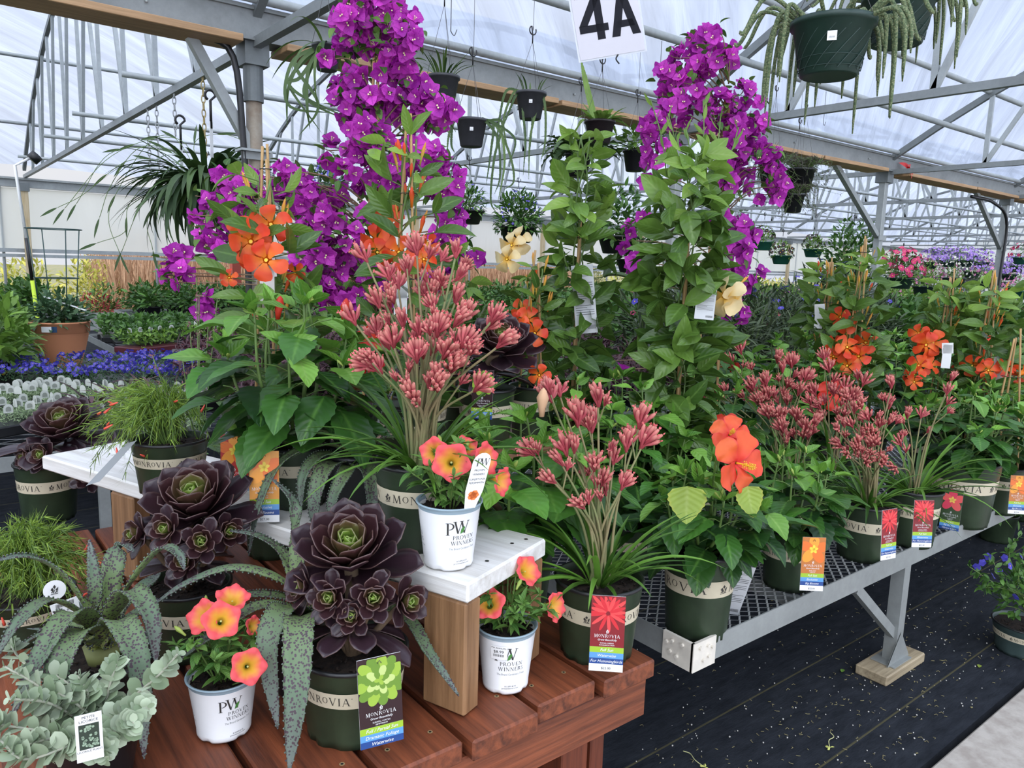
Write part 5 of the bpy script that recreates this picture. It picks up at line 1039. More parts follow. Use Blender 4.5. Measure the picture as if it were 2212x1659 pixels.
# back rosette on the rear step
P = dep(1062, 842, 2.36); B = np.array([P[0]-.02, P[1], .742]); t = thing('potted_rosette', 'dark rosette succulent in a green pot at the back, above the hibiscus', 'succulent', B); zr = hfor(B, 1060, 836)-B[2]; F0 = facing(B); green_pot(t, .092, zr, F0, -.75)
roseplant(t, (1082, 745, 2.34), .135, [], zr, 52, 7, .13, ax=(0, 0, .8)); tag(t, pl(t, 1040, 905, 2.2), F0-.2, .062, .142, 'rosette', CARD['green'], names=('SURREAL VORTEX', 'SEMPONIUM'), stripes=('Full / Partial Sun', 'Dramatic Foliage', 'Waterwise'), label='dark tag')
P = dep(905, 862, 2.3); B = np.array([P[0], P[1], .742]); t = thing('kangaroo_paw', 'kangaroo paw on the brown step behind the pink flowered one', 'kangaroo paw', B); zr = hfor(B, 905, 850)-B[2]; F0 = facing(B); green_pot(t, .092, zr, F0, .6)
kangaroo(t, zr*.9, [(pl(t, x, y, 2.3), 1.1) for x, y in ((850, 640), (900, 600), (940, 660), (880, 680), (960, 620), (1000, 580), (930, 570))], 40, .3, .014, 1); tag(t, pl(t, 893, 950, 2.15), F0, .062, .142, 'paw', CARD['red'], bg=(.5, .4, .38), names=('KANGA CHERRY', 'KANGAROO PAW'), label='red and white tag')
# mandevillas behind
P = dep(880, 800, 2.05); Bm = np.array([P[0], P[1], .53]); Bm = np.array([Bm[0], Bm[1], .742]); zt = hfor(Bm, 892, 255)
mandevilla('orange flowered mandevilla on tall bamboo stakes, in front of the tall purple climber', Bm, zt, [(862, 545, 1.95, 1.15), (812, 520, 2.0, 1.1), (835, 485, 2.02, 1.1), (815, 545, 1.98, 1.0), (915, 560, 1.98, .9), (850, 470, 2.05, .8), (926, 530, 2.0, .8)], n=44, nb=30, rad=.12, lf=.11, ftag=(865, 655, 1.98))
P = dep(1125, 850, 2.45); Bm = np.array([P[0]+.05, P[1], .742]); zt = hfor(Bm, 1125, 560)
mandevilla('small orange and cream mandevilla on twin stakes right of the back rosette', Bm, zt, [(1118, 700, 2.4, 1.0), (1140, 690, 2.4, 1.1), (1155, 720, 2.38, 1.1), (1165, 810, 2.3, .9), (1130, 670, 2.45, 1.0)], n=34, nb=20, rad=.09, lf=.08)
mc = [(1105, 530, 2.45), (1095, 560, 2.42), (1120, 520, 2.46)]
t2 = thing('mandevilla', 'cream flowered mandevilla stem beside the tall green vine', 'mandevilla', (Bm[0]-.16, Bm[1]+.2, .742)); green_pot(t2, .07, .16, 0, 0); stakes(t2, .14, hfor(Bm, 1105, 580)-.742, 2, .012); vine(t2, .14, hfor(Bm, 1105, 540)-.742, .07, 26, .08, .42)
for x, y, D in mc: inst('flower', F_CR, t2, pl(t2, x, y, D), towards(dep(x, y, D), .1, -.3), 1.0)
# low hibiscus right of the shelf
P = dep(1115, 1140, 1.68); B = np.array([P[0], P[1], ZT]); t = thing('hibiscus', 'bright green hibiscus in a wide dark pot behind the white shelf end', 'hibiscus', B+np.array([.01, .03, 0])); green_pot(t, .105, .17, 0, 0, band=False); hibiscus(t, .16, .24, .29, 14, .105, 10, mat=leafmat('bright hibiscus leaf', (.028, .10, .014), (.085, .24, .03), .36, .2, vein=(.16, .34, .06)))
for x, y in ((1170, 880),): inst('bud', mk_bud(plain('dry blossom', (.62, .38, .22), .8), .06, .013, 'wilted_flower'), t, pl(t, x, y+20, 1.55), nrm(np.array([0, 0, 1.])), 1.0)
m = MB(); tube(m, bez([[0, 0, .15], [-.02, 0, .21], [-.06, 0, .26]]), .008, 7); m.build('branch', TWIG, t)
# ================================================================ the metal bench, front row
def front(lab, base, rimpx, r, ph, kind, tg=None, R=.18, H=.26, lf=.1, back=None, flowers=(), band=True, per=9, nst=10, extra=None):
    B = at(*base, back if back else r*.8); name = {'h': 'hibiscus', 'k': 'kangaroo_paw', 'm': 'mandevilla'}[kind]; t = thing(name, lab, name.replace('_', ' '), B); zr = hfor(B, *rimpx)-B[2]; F0 = facing(B); green_pot(t, r, zr, F0, ph, band)
    if kind == 'h': hibiscus(t, zr*.92, R, H, nst, lf, per)
    if tg:
        x, y, D, dA, k, nm, st = tg; tag(t, pl(t, x, y, D), F0+dA, .060, .142, {'paw': 'paw', 'red': 'flower', 'orange': 'flower', 'pink': 'flower'}[k], CARD['red' if k == 'paw' else k], bg={'paw': (.22, .01, .015), 'orange': (.5, .16, .03), 'pink': (.03, .06, .02), 'red': (.1, .02, .02)}[k], names=nm, stripes=st, price='$22.00' if k != 'pink' else None, label={'paw': 'red tag', 'orange': 'orange tag', 'pink': 'tag with pink hibiscus picture', 'red': 'red tag'}[k])
    return t, zr, F0
t, zr, F0 = front('hibiscus with big orange red bloom, in the pot nearest the bench corner', (1500, 1390, .41), (1508, 1178), .0925, .62, 'h', R=.17, H=.24, lf=.105, nst=11)
for x, y, D, u, sd, s, mt in ((1590, 1000, 1.68, -.05, .85, .80, 0), (1575, 940, 1.75, .5, .3, .55, 0)):
    P = pl(t, x, y, D); d = towards(dep(x, y, D), u, sd); f = inst('flower', F_HI, t, P, d, s, N=np.array([.3, .2, 1])); inst('stamen', F_ST, f, (0, 0, 0), (0, 0, 1), 1.0, N=np.array([1., 0, 0]))
    m = MB(); tube(m, bez([P-d*.03*s, P-d*.06, [P[0]*.3, P[1]*.3, zr+.08]], 9), .0025, 6); m.build('flower_stalk', GSTEM, t)
for x, y, dd, L0, W0 in ((1485, 1050, [0, 0, -1], .085, .088), (1615, 1050, nrm(RT*.2+np.array([0, 0, -1])), .072, .062)):
    m = MB(); leaves(m, [pl(t, x, y, 1.68)], dd, TO+np.array([0, 0, .4]), L0, W0, 'heart', 15, 5, -.3, .12, ser=.04, rnd=np.array([.3])); m.build('yellow_leaf', HIBY, t, label='yellowing leaf')
back_tag(t, pl(t, 1570, 1325, 1.98), F0+.2, .060, .165, -.35, -.12)
t, zr, F0 = front('hibiscus in the second green pot from the bench corner, orange tag at its right', (1698, 1280, .41), (1702, 1138), .083, .5, 'h', (1752, 1276, 1.98, .35, 'orange', ('JEWEL BOX', 'HIBISCUS'), ('Full Sun', 'Exclusive', 'Big Blooms')), R=.17, H=.25, lf=.10)
B = at(1862, 1215, .41, .08)
def kfront(lab, base, rimpx, r, ph, tips, tg, nbl=44, bl=.25, scl=1.0, sd=2):
    t, zr, F0 = front(lab, base, rimpx, r, ph, 'k', tg); kangaroo(t, zr*.92, [(pl(t, *p), scl) for p in tips], nbl, bl, .013, sd); return t
tipsA = [(1830, 860, 2.3), (1860, 880, 2.3), (1840, 920, 2.28), (1875, 905, 2.3), (1810, 930, 2.25), (1850, 960, 2.25), (1890, 960, 2.25), (1900, 920, 2.35), (1925, 835, 2.35), (1870, 1000, 2.2), (1830, 980, 2.2), (1905, 1000, 2.2), (1815, 965, 2.3), (1880, 940, 2.3), (1845, 890, 2.4), (1920, 880, 2.4)]
kfront('kangaroo paw with pink flowers in the third green pot along the bench', (1862, 1218, .41), (1865, 1080), .098, .3, tipsA, (1918, 1208, 2.12, .9, 'paw', ('KANGA CHERRY', 'KANGAROO PAW'), ('Full Sun', 'Waterwise', 'For Hummingbirds')))
kfront('kangaroo paw in the fourth green pot along the bench, red tag on its right side', (1962, 1185, .41), (1968, 1052), .088, -.5, [(2055, 820, 2.5), (2045, 850, 2.5), (1960, 900, 2.5), (1935, 1010, 2.4), (1990, 900, 2.6), (1945, 960, 2.5)], (1990, 1182, 2.26, .55, 'paw', ('KANGA CHERRY', 'KANGAROO PAW'), ('Full Sun', 'Waterwise', 'For Hummingbirds')), 50, .33, 1.0, 1)
t, zr, F0 = front('hibiscus in the large green pot with a pink hibiscus picture tag', (2058, 1142, .41), (2060, 985), .135, .9, 'h', (2049, 1144, 2.62, -.1, 'pink', ('BIG BLOOM', 'HIBISCUS'), ('Full Sun', 'Big Blooms', 'Vibrant Color')), R=.24, H=.30, lf=.10, nst=13, back=.11)
t, zr, F0 = front('broad leaved plant in a green pot at the right, next to last on the bench', (2145, 1112, .41), (2150, 1000), .098, .15, 'h', (2195, 1110, 2.78, .5, 'orange', ('JEWEL BOX', 'HIBISCUS'), ('Full Sun', 'Exclusive', 'Big Blooms')), R=.2, H=.32, lf=.09); stakes(t, zr, zr+.5, 3, .03)
t, zr, F0 = front('flowering shrub in the last green pot cut by the right frame edge', (2245, 1085, .41), (2250, 975), .1, .15, 'h', None, R=.2, H=.3, lf=.09)
for i in range(5): inst('flower', F_OR, t, rdir(1, .0, 1)[0]*np.array([.2, .2, .2])+np.array([0, 0, .35]), rdir(1, 0, 1)[0], 1.0)
# pots behind the front row
t, zr, F0 = front('dense green hibiscus in the green pot behind the corner kangaroo paw', (1345, 1250, .41), (1345, 1120), .10, .2, 'h', R=.24, H=.40, lf=.10, nst=16, per=10)
P0 = B; rows = [(1.75, 1.72, .26, .42), (2.12, 1.62, .22, .38), (2.5, 1.66, .22, .36), (2.9, 1.7, .25, .42), (3.3, 1.62, .25, .42), (3.7, 1.3, .24, .40), (4.2, 1.55, .25, .42), (1.95, 2.15, .25, .44), (3.55, 2.1, .26, .46), (3.15, 2.25, .25, .45), (4.6, 2.1, .26, .46), (4.1, 2.2, .24, .44), (4.3, 1.2, .22, .40), (4.9, 1.5, .25, .42), (5.4, 1.3, .25, .42), (5.4, 2.1, .27, .46)]
hp = []
LB = ['directly behind the first bench pot', 'behind the second bench pot', 'behind the third bench pot', 'behind the fourth bench pot', 'behind the big pot with pink tag']
for i, (x, y, R, H) in enumerate(rows):
    if i < 4:
        t = thing('hibiscus', 'leafy green hibiscus in the second row, '+(LB[i]), 'hibiscus', (x, y, .41)); green_pot(t, .1, .17, facing((x, y)), .4*i, band=i < 3); hibiscus(t, .16, R, H, 12, .1, 9); hp.append(t)
        if i in (1, 3): inst('flower', F_HR, t, (-.1, -.18, H), towards((x, y, .8), .1, .3), 1.0)
    else: dup(hp[i % 4], (x, y, .41), i*1.7, 'one of the leafy green hibiscus bushes filling the rear of the long mesh bench', 'hibiscus bushes at the rear of the mesh bench', sc=R/.24)
# ================================================================ climbers
def bougainvillea(lab, P0, blobs, D, zp, pr, ztop, dens=1.0, leafn=1.0, seedn=0, fsz=1.0):
    t = thing('bougainvillea', lab, 'bougainvillea', P0); m = MB(); lathe(m, [(pr*.8, 0), (pr*.97, zp*.9), (pr*1.02, zp*.92), (pr*1.02, zp), (pr*.95, zp), (pr*.9, zp*.85)], 36); disc(m, pr*.78, .003); m.build('pot', BLACK, t); soil_disc(t, pr*.92, zp*.9)
    stakes(t, zp, ztop*.93, 3, .028, .0055, tie=False); cand = []; tw = MB(); lv = MB(); pole = np.array([0, 0, 0])
    for (x, y, r) in blobs:
        Dd = D+rg.uniform(-.10, .10); c = pl(t, x, y, Dd); R = r/FPX*Dd; b = np.array([0, 0, min(ztop*.97, max(zp+.1, c[2]-.12))]); mid = (b+c)/2+np.array([0, 0, .05]); P = bez([b, mid, c, c+nrm(c-b)*R*.7], 12); tube(tw, P, np.linspace(.0035, .0012, 12), 5)
        n = max(1, int(round(dens*16*(r/50)**2)))
        for _ in range(n):
            d = rdir(1)[0]; q = c+d*R*rg.uniform(.35, 1.0); cand.append((q, nrm(d+towards(q+P0, .1)*.75), rg.uniform(.95, 1.35)*fsz))
        k = int(n*1.2*leafn)+2; d = rdir(k); Q = c+d*R*rg.uniform(.4, 1.25, k)[:, None]; leaves(lv, Q, nrm(d+rdir(k)*.6), nrm(d*.5+np.array([0, 0, .8])+rdir(k)*.4), .042*rg.uniform(.6, 1.2, k), .027, 'heart', 7, 3, rg.uniform(.2, .9, k), .3)
        for _ in range(2): e = c+rdir(1)[0]*R; tube(tw, [c, e], .001, 4, cap=False)
    # leaves along the poles
    k = int(60*leafn); z = rg.uniform(zp+.1, ztop, k); a = rg.uniform(0, 6.28, k); rr = rg.uniform(.02, .10, k); leaves(lv, np.stack([rr*np.cos(a), rr*np.sin(a), z], 1), nrm(np.stack([np.cos(a), np.sin(a), rg.uniform(-.5, .6, k)], 1)), nrm(np.stack([np.cos(a)*.4, np.sin(a)*.4, a*0+.8], 1)), .045, .03, 'heart', 7, 3, .5, .3)
    tw.build('branches', TWIG, t); lv.build('foliage', BOUL, t)
    # nearest hundred as single flowers, the rest as one mass
    cand.sort(key=lambda c: -np.dot(c[0], TO)); base = F_BR; nv = len(base.vertices); BV = np.zeros(nv*3, np.float32); base.vertices.foreach_get('co', BV); BV = BV.reshape(-1, 3)
    A = np.zeros(nv*3, np.float32); base.attributes['lf'].data.foreach_get('vector', A); A = A.reshape(-1, 3); F4 = np.array([p.vertices[:] for p in base.polygons if len(p.vertices) == 4]); m4 = np.array([p.material_index for p in base.polygons if len(p.vertices) == 4]); F3 = np.array([p.vertices[:] for p in base.polygons if len(p.vertices) == 3]); m3 = np.array([p.material_index for p in base.polygons if len(p.vertices) == 3])
    rest = MB()
    for i, (P, d, s) in enumerate(cand):
        if i < 100: inst('flower', F_BR, t, P, d, s)
        else:
            Mx = np.array(frame(d, rdir(1)[0], P, s)); V = BV@Mx[:3, :3].T+Mx[:3, 3]; A2 = A.copy(); A2[:, 0] = np.clip(A2[:, 0]+rg.uniform(-.3, .4), 0, 1); n0 = rest.n; rest.V.append(V); rest.A.append(A2); rest.F4.append(F4+n0); rest.m4.append(m4); rest.F3.append(F3+n0); rest.m3.append(m3); rest.n += nv
    if rest.n: rest.build('flowers', [BRACT, BCEN], t, kind='stuff')
    return t
P = dep(812, 900, 2.93); PB = np.array([P[0], P[1], 0.0]); ztL = hfor(PB, 830, 40)
bougainvillea('huge tall purple climber on stakes, left of centre, reaching above the gutter', PB,
 [(800, 10, 65), (760, 45, 48), (850, 45, 52), (800, 75, 50), (745, 100, 28), (865, 95, 42), (880, 70, 30), (830, 130, 38), (760, 160, 28), (740, 190, 24), (775, 205, 26), (870, 150, 35), (705, 130, 18), (815, 215, 30), (845, 210, 26),
  (905, 190, 40), (925, 215, 35), (960, 245, 26), (955, 270, 22), (760, 235, 40), (800, 245, 40), (780, 280, 30), (870, 235, 32), (825, 290, 32), (905, 250, 32), (710, 325, 22), (765, 330, 28), (800, 335, 30), (850, 345, 30), (740, 370, 25), (820, 380, 45), (790, 400, 25), (900, 330, 40), (940, 345, 35), (970, 370, 28), (960, 410, 35),
  (985, 430, 28), (930, 400, 25), (975, 470, 25), (990, 500, 30), (960, 520, 25), (1000, 540, 16), (710, 405, 28), (725, 430, 25), (640, 400, 35), (610, 370, 22), (660, 420, 35), (690, 475, 38), (670, 500, 38), (720, 470, 32), (640, 440, 32), (700, 540, 42), (735, 560, 32), (670, 560, 35), (650, 590, 30), (720, 600, 40), (690, 630, 35), (740, 640, 30), (770, 570, 32), (760, 520, 28),
  (480, 380, 28), (540, 385, 28), (520, 410, 30), (440, 425, 22), (470, 450, 26), (425, 465, 16), (435, 490, 22), (500, 450, 28), (445, 520, 26), (465, 540, 26), (550, 430, 26), (590, 420, 20), (490, 490, 20), (365, 558, 18), (400, 550, 16), (362, 595, 17), (395, 590, 18), (385, 610, 14), (440, 640, 18), (450, 670, 20), (820, 620, 35), (860, 640, 30), (780, 640, 30), (920, 620, 28), (960, 600, 25), (1030, 560, 12), (800, 470, 32), (850, 440, 22)],
 2.75, .36, .16, ztL, dens=1.05, leafn=1.0)
P = dep(1530, 800, 3.36); PB = np.array([P[0], P[1], .41]); ztR = hfor(PB, 1520, 150)-.41
bougainvillea('tall purple climber right of centre, standing on the mesh bench', PB,
 [(1510, 85, 35), (1500, 120, 38), (1550, 110, 35), (1575, 125, 26), (1530, 140, 35), (1550, 60, 9), (1460, 125, 18), (1450, 155, 26), (1440, 175, 26), (1475, 165, 22), (1480, 180, 15), (1450, 215, 28), (1430, 245, 38), (1470, 235, 35), (1410, 280, 30), (1420, 320, 30), (1400, 350, 22), (1450, 290, 30), (1520, 215, 26), (1560, 225, 38), (1600, 205, 28), (1625, 225, 28), (1600, 255, 38), (1635, 270, 28), (1575, 280, 35), (1545, 260, 26),
  (1620, 310, 32), (1590, 325, 35), (1650, 320, 26), (1670, 325, 20), (1655, 360, 22), (1680, 365, 18), (1670, 395, 22), (1660, 420, 26), (1685, 405, 18), (1595, 370, 35), (1560, 350, 28), (1570, 395, 28), (1600, 400, 16), (1395, 385, 18), (1470, 375, 18), (1500, 370, 16), (1560, 460, 26), (1590, 480, 30), (1600, 510, 28), (1580, 530, 28), (1605, 545, 20), (1560, 560, 28), (1585, 585, 28), (1600, 620, 22), (1575, 640, 26), (1600, 670, 26), (1560, 680, 22), (1550, 600, 22),
  (1395, 475, 20), (1370, 495, 20), (1345, 520, 13), (1385, 540, 18), (1370, 570, 18), (1390, 600, 20), (1375, 560, 15), (1410, 620, 18), (1640, 595, 11), (1635, 605, 9), (1310, 780, 12), (1345, 800, 9)],
 3.2, .26, .14, ztR, dens=1.0, leafn=.7)
def tallvine(lab, px, D, zb, ytop, rad, n, lf, lean=(0, 0), prf=None, top=.55):
    P = dep(*px, D); PB = np.array([P[0], P[1], zb]); t = thing('mandevilla', lab, 'vine', PB); green_pot(t, .11, .22, facing(PB), .4); zt = hfor(PB, px[0], ytop)-zb; stakes(t, .2, zt*.80, 2, .008, .005); vine(t, .22, zt, rad, n, lf, .46, MAND, top=top, prf=prf, lean=lean, up=.25); return t, zt
t, zt = tallvine('tall green leafy vine on a single cane, between the two purple climbers', (1240, 800), 2.55, .41, 295, .095, 125, .115, prf=lambda q: np.interp(q, [0, .5, .8, 1], [.9, 1, .6, .35])); back_tag(t, pl(t, 1268, 720, 2.45), facing(np.array(t.location)), .07, .22, roll=.12)
t, zt = tallvine('broad green leafy vine in front of the right purple climber', (1465, 850), 2.35, .41, 330, .105, 175, .125, prf=lambda q: np.interp(q, [0, .2, .5, .85, 1], [.7, .8, 1, .8, .5]), top=.8); back_tag(t, pl(t, 1520, 690, 2.2), facing(np.array(t.location)), .055, .10, roll=-.05)
for x, y, D, d, s in ((1565, 640, 2.2, (.1, -.7), 1.35), (1588, 650, 2.2, (0, .9), 1.0)): inst('flower', F_CR, t, pl(t, x, y, D), towards(dep(x, y, D), *d), s)
for i in range(9): inst('bud', F_BU if i % 3 else F_BG, t, pl(t, 1575+i*3, 632-i*2, 2.22), nrm(RT*.9+np.array([0, 0, .5+.1*i])+rdir(1)[0]*.3), .7)
for i in range(6):
    m = MB(); a = pl(t, 1440+i*22, 380, 2.32); e = pl(t, 1405+i*38, 215+30*(i % 3), 2.3); Q = bez([a, (a+e)/2+RT*.01, e], 12); tube(m, Q, .002, 5); leaves(m, Q[2::2], nrm(np.array([0, 0, 1])+rdir(5)*.7), rdir(5), .05, .013, 'lance', 6, 3, .3, .3, mi=1); m.build('shoot', [GSTEM, MANL], t)
# more mandevillas with orange flowers over the bench
for i, (lab, x, D, yt, fl, zb, ft) in enumerate((
 ('orange mandevilla on bamboo canes, left of the right hand group, with a big flower bunch', 1830, 3.3, 520, [(1828, 700, 3.2, 1.15), (1815, 685, 3.25, 1.1), (1800, 770, 3.2, 1.1), (1830, 750, 3.15, 1.3), (1855, 770, 3.15, 1.3), (1830, 790, 3.15, 1.3), (1870, 740, 3.2, 1.3), (1805, 745, 3.2, 1.1)], .41, None),
 ('orange mandevilla with a white tag on its canes, in front of the dark leaved plants', 1765, 3.5, 560, [(1800, 690, 3.4, .9)], .41, (1769, 685, 3.35)),
 ('orange mandevilla on three canes in the right hand group', 2020, 3.4, 590, [(1985, 720, 3.3, 1.1), (2000, 745, 3.25, 1.5), (2015, 740, 3.25, 1.5), (1985, 790, 3.25, 1.3), (1975, 810, 3.25, 1.2), (2010, 790, 3.25, 1.1), (1975, 825, 3.2, .9)], .41, (2045, 770, 3.2)),
 ('orange mandevilla nearest the right frame edge, on canes above the last pots', 2110, 3.3, 590, [(2100, 790, 3.2, 1.2), (2120, 790, 3.2, 1.1), (2135, 800, 3.15, 1.1), (2170, 795, 3.15, 1.0)], .41, (2158, 800, 3.2)))):
    P = dep(x, 900, D); PB = np.array([P[0], P[1], zb]); mandevilla(lab, PB, hfor(PB, x, yt), fl, n=80, nb=34, rad=.15, lf=.11, ftag=ft, zp=.2, pr=.1)
# kangaroo paws in the middle of the bench
for i, (lab, x, D, tips) in enumerate((
 ('cluster of dusty pink kangaroo paws behind the second bench pot', 1690, 2.75, [(1600, 760), (1580, 785), (1605, 860), (1560, 855), (1530, 855), (1640, 870), (1655, 830), (1680, 780), (1690, 800), (1710, 790), (1740, 820), (1725, 850), (1660, 860), (1700, 870), (1625, 840)]),
 ('dusty pink kangaroo paws right of the pink cluster, above the third bench pot', 1800, 2.75, [(1780, 775), (1790, 800), (1760, 850), (1800, 850), (1825, 840), (1865, 830), (1770, 880), (1750, 870), (1840, 860)]),
 ('thin pink kangaroo paws low behind the third bench pot', 1720, 2.5, [(1680, 900), (1720, 905), (1740, 930), (1690, 930), (1660, 900), (1760, 920)]))):
    P = dep(x, 1000, D); PB = np.array([P[0], P[1], .41]); t = thing('kangaroo_paw', lab, 'kangaroo paw', PB); green_pot(t, .095, .18, facing(PB), .3*i); kangaroo(t, .17, [(pl(t, a, b, D-.05), 1.25) for a, b in tips], 36, .28, .012, 2)
# ================================================================ hanging plants
HP = plain('grey hanging pot', (.055, .056, .062), .45, var=.2, scale=30); HG = plain('green hanging pot', (.022, .050, .040), .4, var=.2, scale=12); HG2 = plain('teal hanging pot', (.015, .105, .075), .4)
def wirehook(t, zr, r, zh, ztop, n=3, wr=.0011, hook=True):
    wires = []
    for k in range(n):
        a = k*2*PI/n+.5; m = MB(); tube(m, [(r*math.cos(a), r*math.sin(a), zr), (0, 0, zh)], wr, 5); m.build('hanger_wire', WIRE, t)
    if hook:
        m = MB(); th = np.linspace(-1.2, 3.6, 14); R = .022; tube(m, np.concatenate([[(0, 0, zh-.01), (0, 0, zh+.03)], np.stack([R*np.cos(th[::-1])*-1, th*0, zh+.055+R*np.sin(th[::-1])*-1], 1)[::-1]*[1, 1, 1]]), .0035, 7); m.build('hook', BLACK, t)
    if ztop > zh+.08:
        m = MB(); tube(m, bez([(0, 0, zh+.075), (.004, 0, zh+.09), (.0, 0, ztop), (.0, 0, ztop)], 8), wr*1.2, 5); m.build('suspension_wire', WIRE, t)
def hpot(t, r, h, mat, tagp=None, saucer=True, ribs=0):
    m = MB(); lathe(m, [(r*.62, 0), (r*.70, .004), (r*.95, h*.9), (r*1.03, h*.9), (r*1.04, h), (r*.97, h), (r*.9, h*.85)], 28); disc(m, r*.66, .001); o = m.build('pot', mat, t); soil_disc(t, r*.93, h*.9)
    if ribs:
        q = MB()
        for k in range(ribs):
            a0 = k*2*PI/ribs; zz = np.linspace(h*.06, h*.88, 10); rr = r*(.71+(.945-.71)*zz/h)+.001; aa = a0+np.linspace(0, 1.1, 10); tube(q, np.stack([rr*np.cos(aa), rr*np.sin(aa), zz], 1), .0016, 4, cap=False)
        for zz in (.12, .3): rr = r*(.71+.235*zz)+.0008; th = np.arange(33)*2*PI/32; tube(q, np.stack([rr*np.cos(th), rr*np.sin(th), th*0+h*zz], 1), .0014, 4, cap=False)
        q.build('relief_lines', mat, o)
    if tagp is not None:
        a = tagp; R = np.stack([[-math.sin(a), math.cos(a), 0], [0, 0, 1], [math.cos(a), math.sin(a), 0]], 1); m = MB(); c = np.array([math.cos(a), math.sin(a), 0])*r*.90+np.array([0, 0, h*.58]); w = min(.03, r*.22)
        box(m, c, (w, w, .001), R); s_ = m.build('price_sticker', WPRINT, o, smooth=False); q = MB()
        for i in range(7): box(q, c+R@np.array([-w*.28+i*w*.09, -w*.15, .0008]), (w*.03, w*.2, .0004), R)
        q.build('barcode', INK, s_, smooth=False)
def fronds(t, z, n, L, w, r, kind='strap', mat=None, el=(.2, 1.2), bend=(1.2, 2.6), name='foliage', ser=0, nt=12, fold=.3, face=None):
    m = MB(); a = rg.uniform(0, 6.28, n); e = rg.uniform(*el, n); D = np.stack([np.cos(a)*np.cos(e), np.sin(a)*np.cos(e), np.sin(e)], 1); N = np.stack([-np.cos(a)*np.sin(e), -np.sin(a)*np.sin(e), np.cos(e)], 1)
    leaves(m, np.stack([np.cos(a)*r*.6, np.sin(a)*r*.6, np.full(n, z)], 1), D, N, L*rg.uniform(.5, 1.1, n), w*rg.uniform(.8, 1.2, n), kind, nt, 3, rg.uniform(*bend, n), fold, ser=ser); m.build(name, mat or EPI, t)
EPI = leafmat('epiphyte stem', (.035, .085, .02), (.10, .17, .04), .45, .15); EPIL = leafmat('light epiphyte leaf', (.12, .24, .03), (.20, .33, .06), .4, .25, vein=(.25, .38, .1)); SPIDER = leafmat('dark strap leaf', (.025, .06, .018), (.07, .13, .035), .45, .12)
def hanging(lab, x, y, wpx, Y, hooky, mat=HP, kind=0, tagp=False, name='hanging_pot', cat='hanging plant', ztop=None, r=None, hr=.85, pxh=None, X=None, ribs=0, grp=None, chain=False):
    if X is not None: d = ray(x, y); P = CC+d*X/d[0]
    else: P = atY(x, y, Y)
    D = float(np.dot(P-CC, CF)); r = r or wpx/2/FPX*D; h = r*2*hr; B = P-np.array([0, 0, h]); t = thing(name, lab, cat, B, 0, grp); hpot(t, r, h, mat, facing(B) if tagp else None, ribs=ribs)
    zh = hfor(B, x, hooky)-B[2]-.04; wirehook(t, h, r*1.02, zh, (ztop or zh)-B[2] if ztop else zh); return t, r, h, D
ZP = 3.09
t, r, h, D = hanging('small grey hanging pot with drooping flat stems, left of the big purple climber', 706, 98, 62, 3.28, -60, kind=0, ztop=ZP); fronds(t, h, 16, .36, .016, r, el=(-.1, 1.0), bend=(1.0, 2.2))
for i in range(7):
    m = MB(); a = pl(t, 700, 95, D); Q = [a, pl(t, 660+rg.uniform(-30, 20), 150+rg.uniform(-20, 20), D-.05), pl(t, 640+rg.uniform(-25, 50), 215+rg.uniform(-30, 30), D-.05), pl(t, 620+i*25, 260+rg.uniform(-30, 40), D)]; strapleaf(m, Q, .016, TO, 24, .1, .4, teeth=False); m.build('trailing_stem', EPI, t)
t, r, h, D = hanging('grey hanging pot with thin upright stems, directly right of the left purple climber', 958, 165, 70, 3.28, -10, ztop=ZP); fronds(t, h, 22, .17, .010, r, el=(.7, 1.5), bend=(.2, 1.6))
t, r, h, D = hanging('grey hanging pot with white price sticker and long trailing stems', 1019, 258, 68, 3.28, 118, tagp=True, ztop=ZP)
def trail(t, x, y, D, pts, w=.013, mat=None):
    for q in pts:
        m = MB(); Q = [pl(t, x, y, D)]+[pl(t, a, b, D-.03) for a, b in q]; strapleaf(m, Q, w, TO, 30, .1, rg.random(), teeth=True); m.build('trailing_stem', mat or EPI, t)
trail(t, 1040, 262, D, [[(1085, 265), (1068, 340), (1060, 430), (1072, 460)], [(1078, 275), (1090, 350), (1075, 440)], [(1070, 270), (1100, 330), (1110, 390), (1088, 410)], [(1060, 262), (1112, 300), (1098, 360)], [(1065, 268), (1060, 330), (1050, 400)], [(1045, 258), (1075, 300), (1080, 380), (1068, 420)]]); trail(t, 1000, 262, D, [[(980, 262), (975, 310), (982, 330)], [(985, 258), (970, 290), (965, 340)]])
t, r, h, D = hanging('grey hanging pot with narrow trailing stems, nearest left of the 4A sign', 1147, 200, 66, 3.28, 72, tagp=True, ztop=ZP); trail(t, 1130, 200, D, [[(1095, 195), (1080, 250), (1070, 330)], [(1110, 200), (1088, 260), (1098, 330)], [(1115, 205), (1100, 240), (1075, 300)]]); trail(t, 1150, 200, D, [[(1160, 225), (1145, 300), (1142, 390)], [(1130, 230), (1135, 300), (1130, 380)], [(1175, 215), (1178, 300), (1168, 350)], [(1148, 215), (1150, 260), (1142, 350)]]); fronds(t, h, 9, .10, .010, r, el=(.8, 1.5), bend=(.2, 1.2))
t, r, h, D = hanging('dark hanging pot with broad wavy flat leaves under the 4A sign', 1296, 262, 66, 3.28, 135, mat=plain('dark brown pot', (.025, .018, .02), .4), ztop=ZP, hr=.72); fronds(t, h, 22, .15, .035, r, el=(.1, 1.4), bend=(.3, 1.6), mat=EPIL, ser=.12, nt=13); m = MB(); strapleaf(m, [pl(t, 1285, 258, D), pl(t, 1268, 190, D), pl(t, 1255, 130, D)], .035, TO, 24, .1, .8); m.build('tall_leaf', EPIL, t)
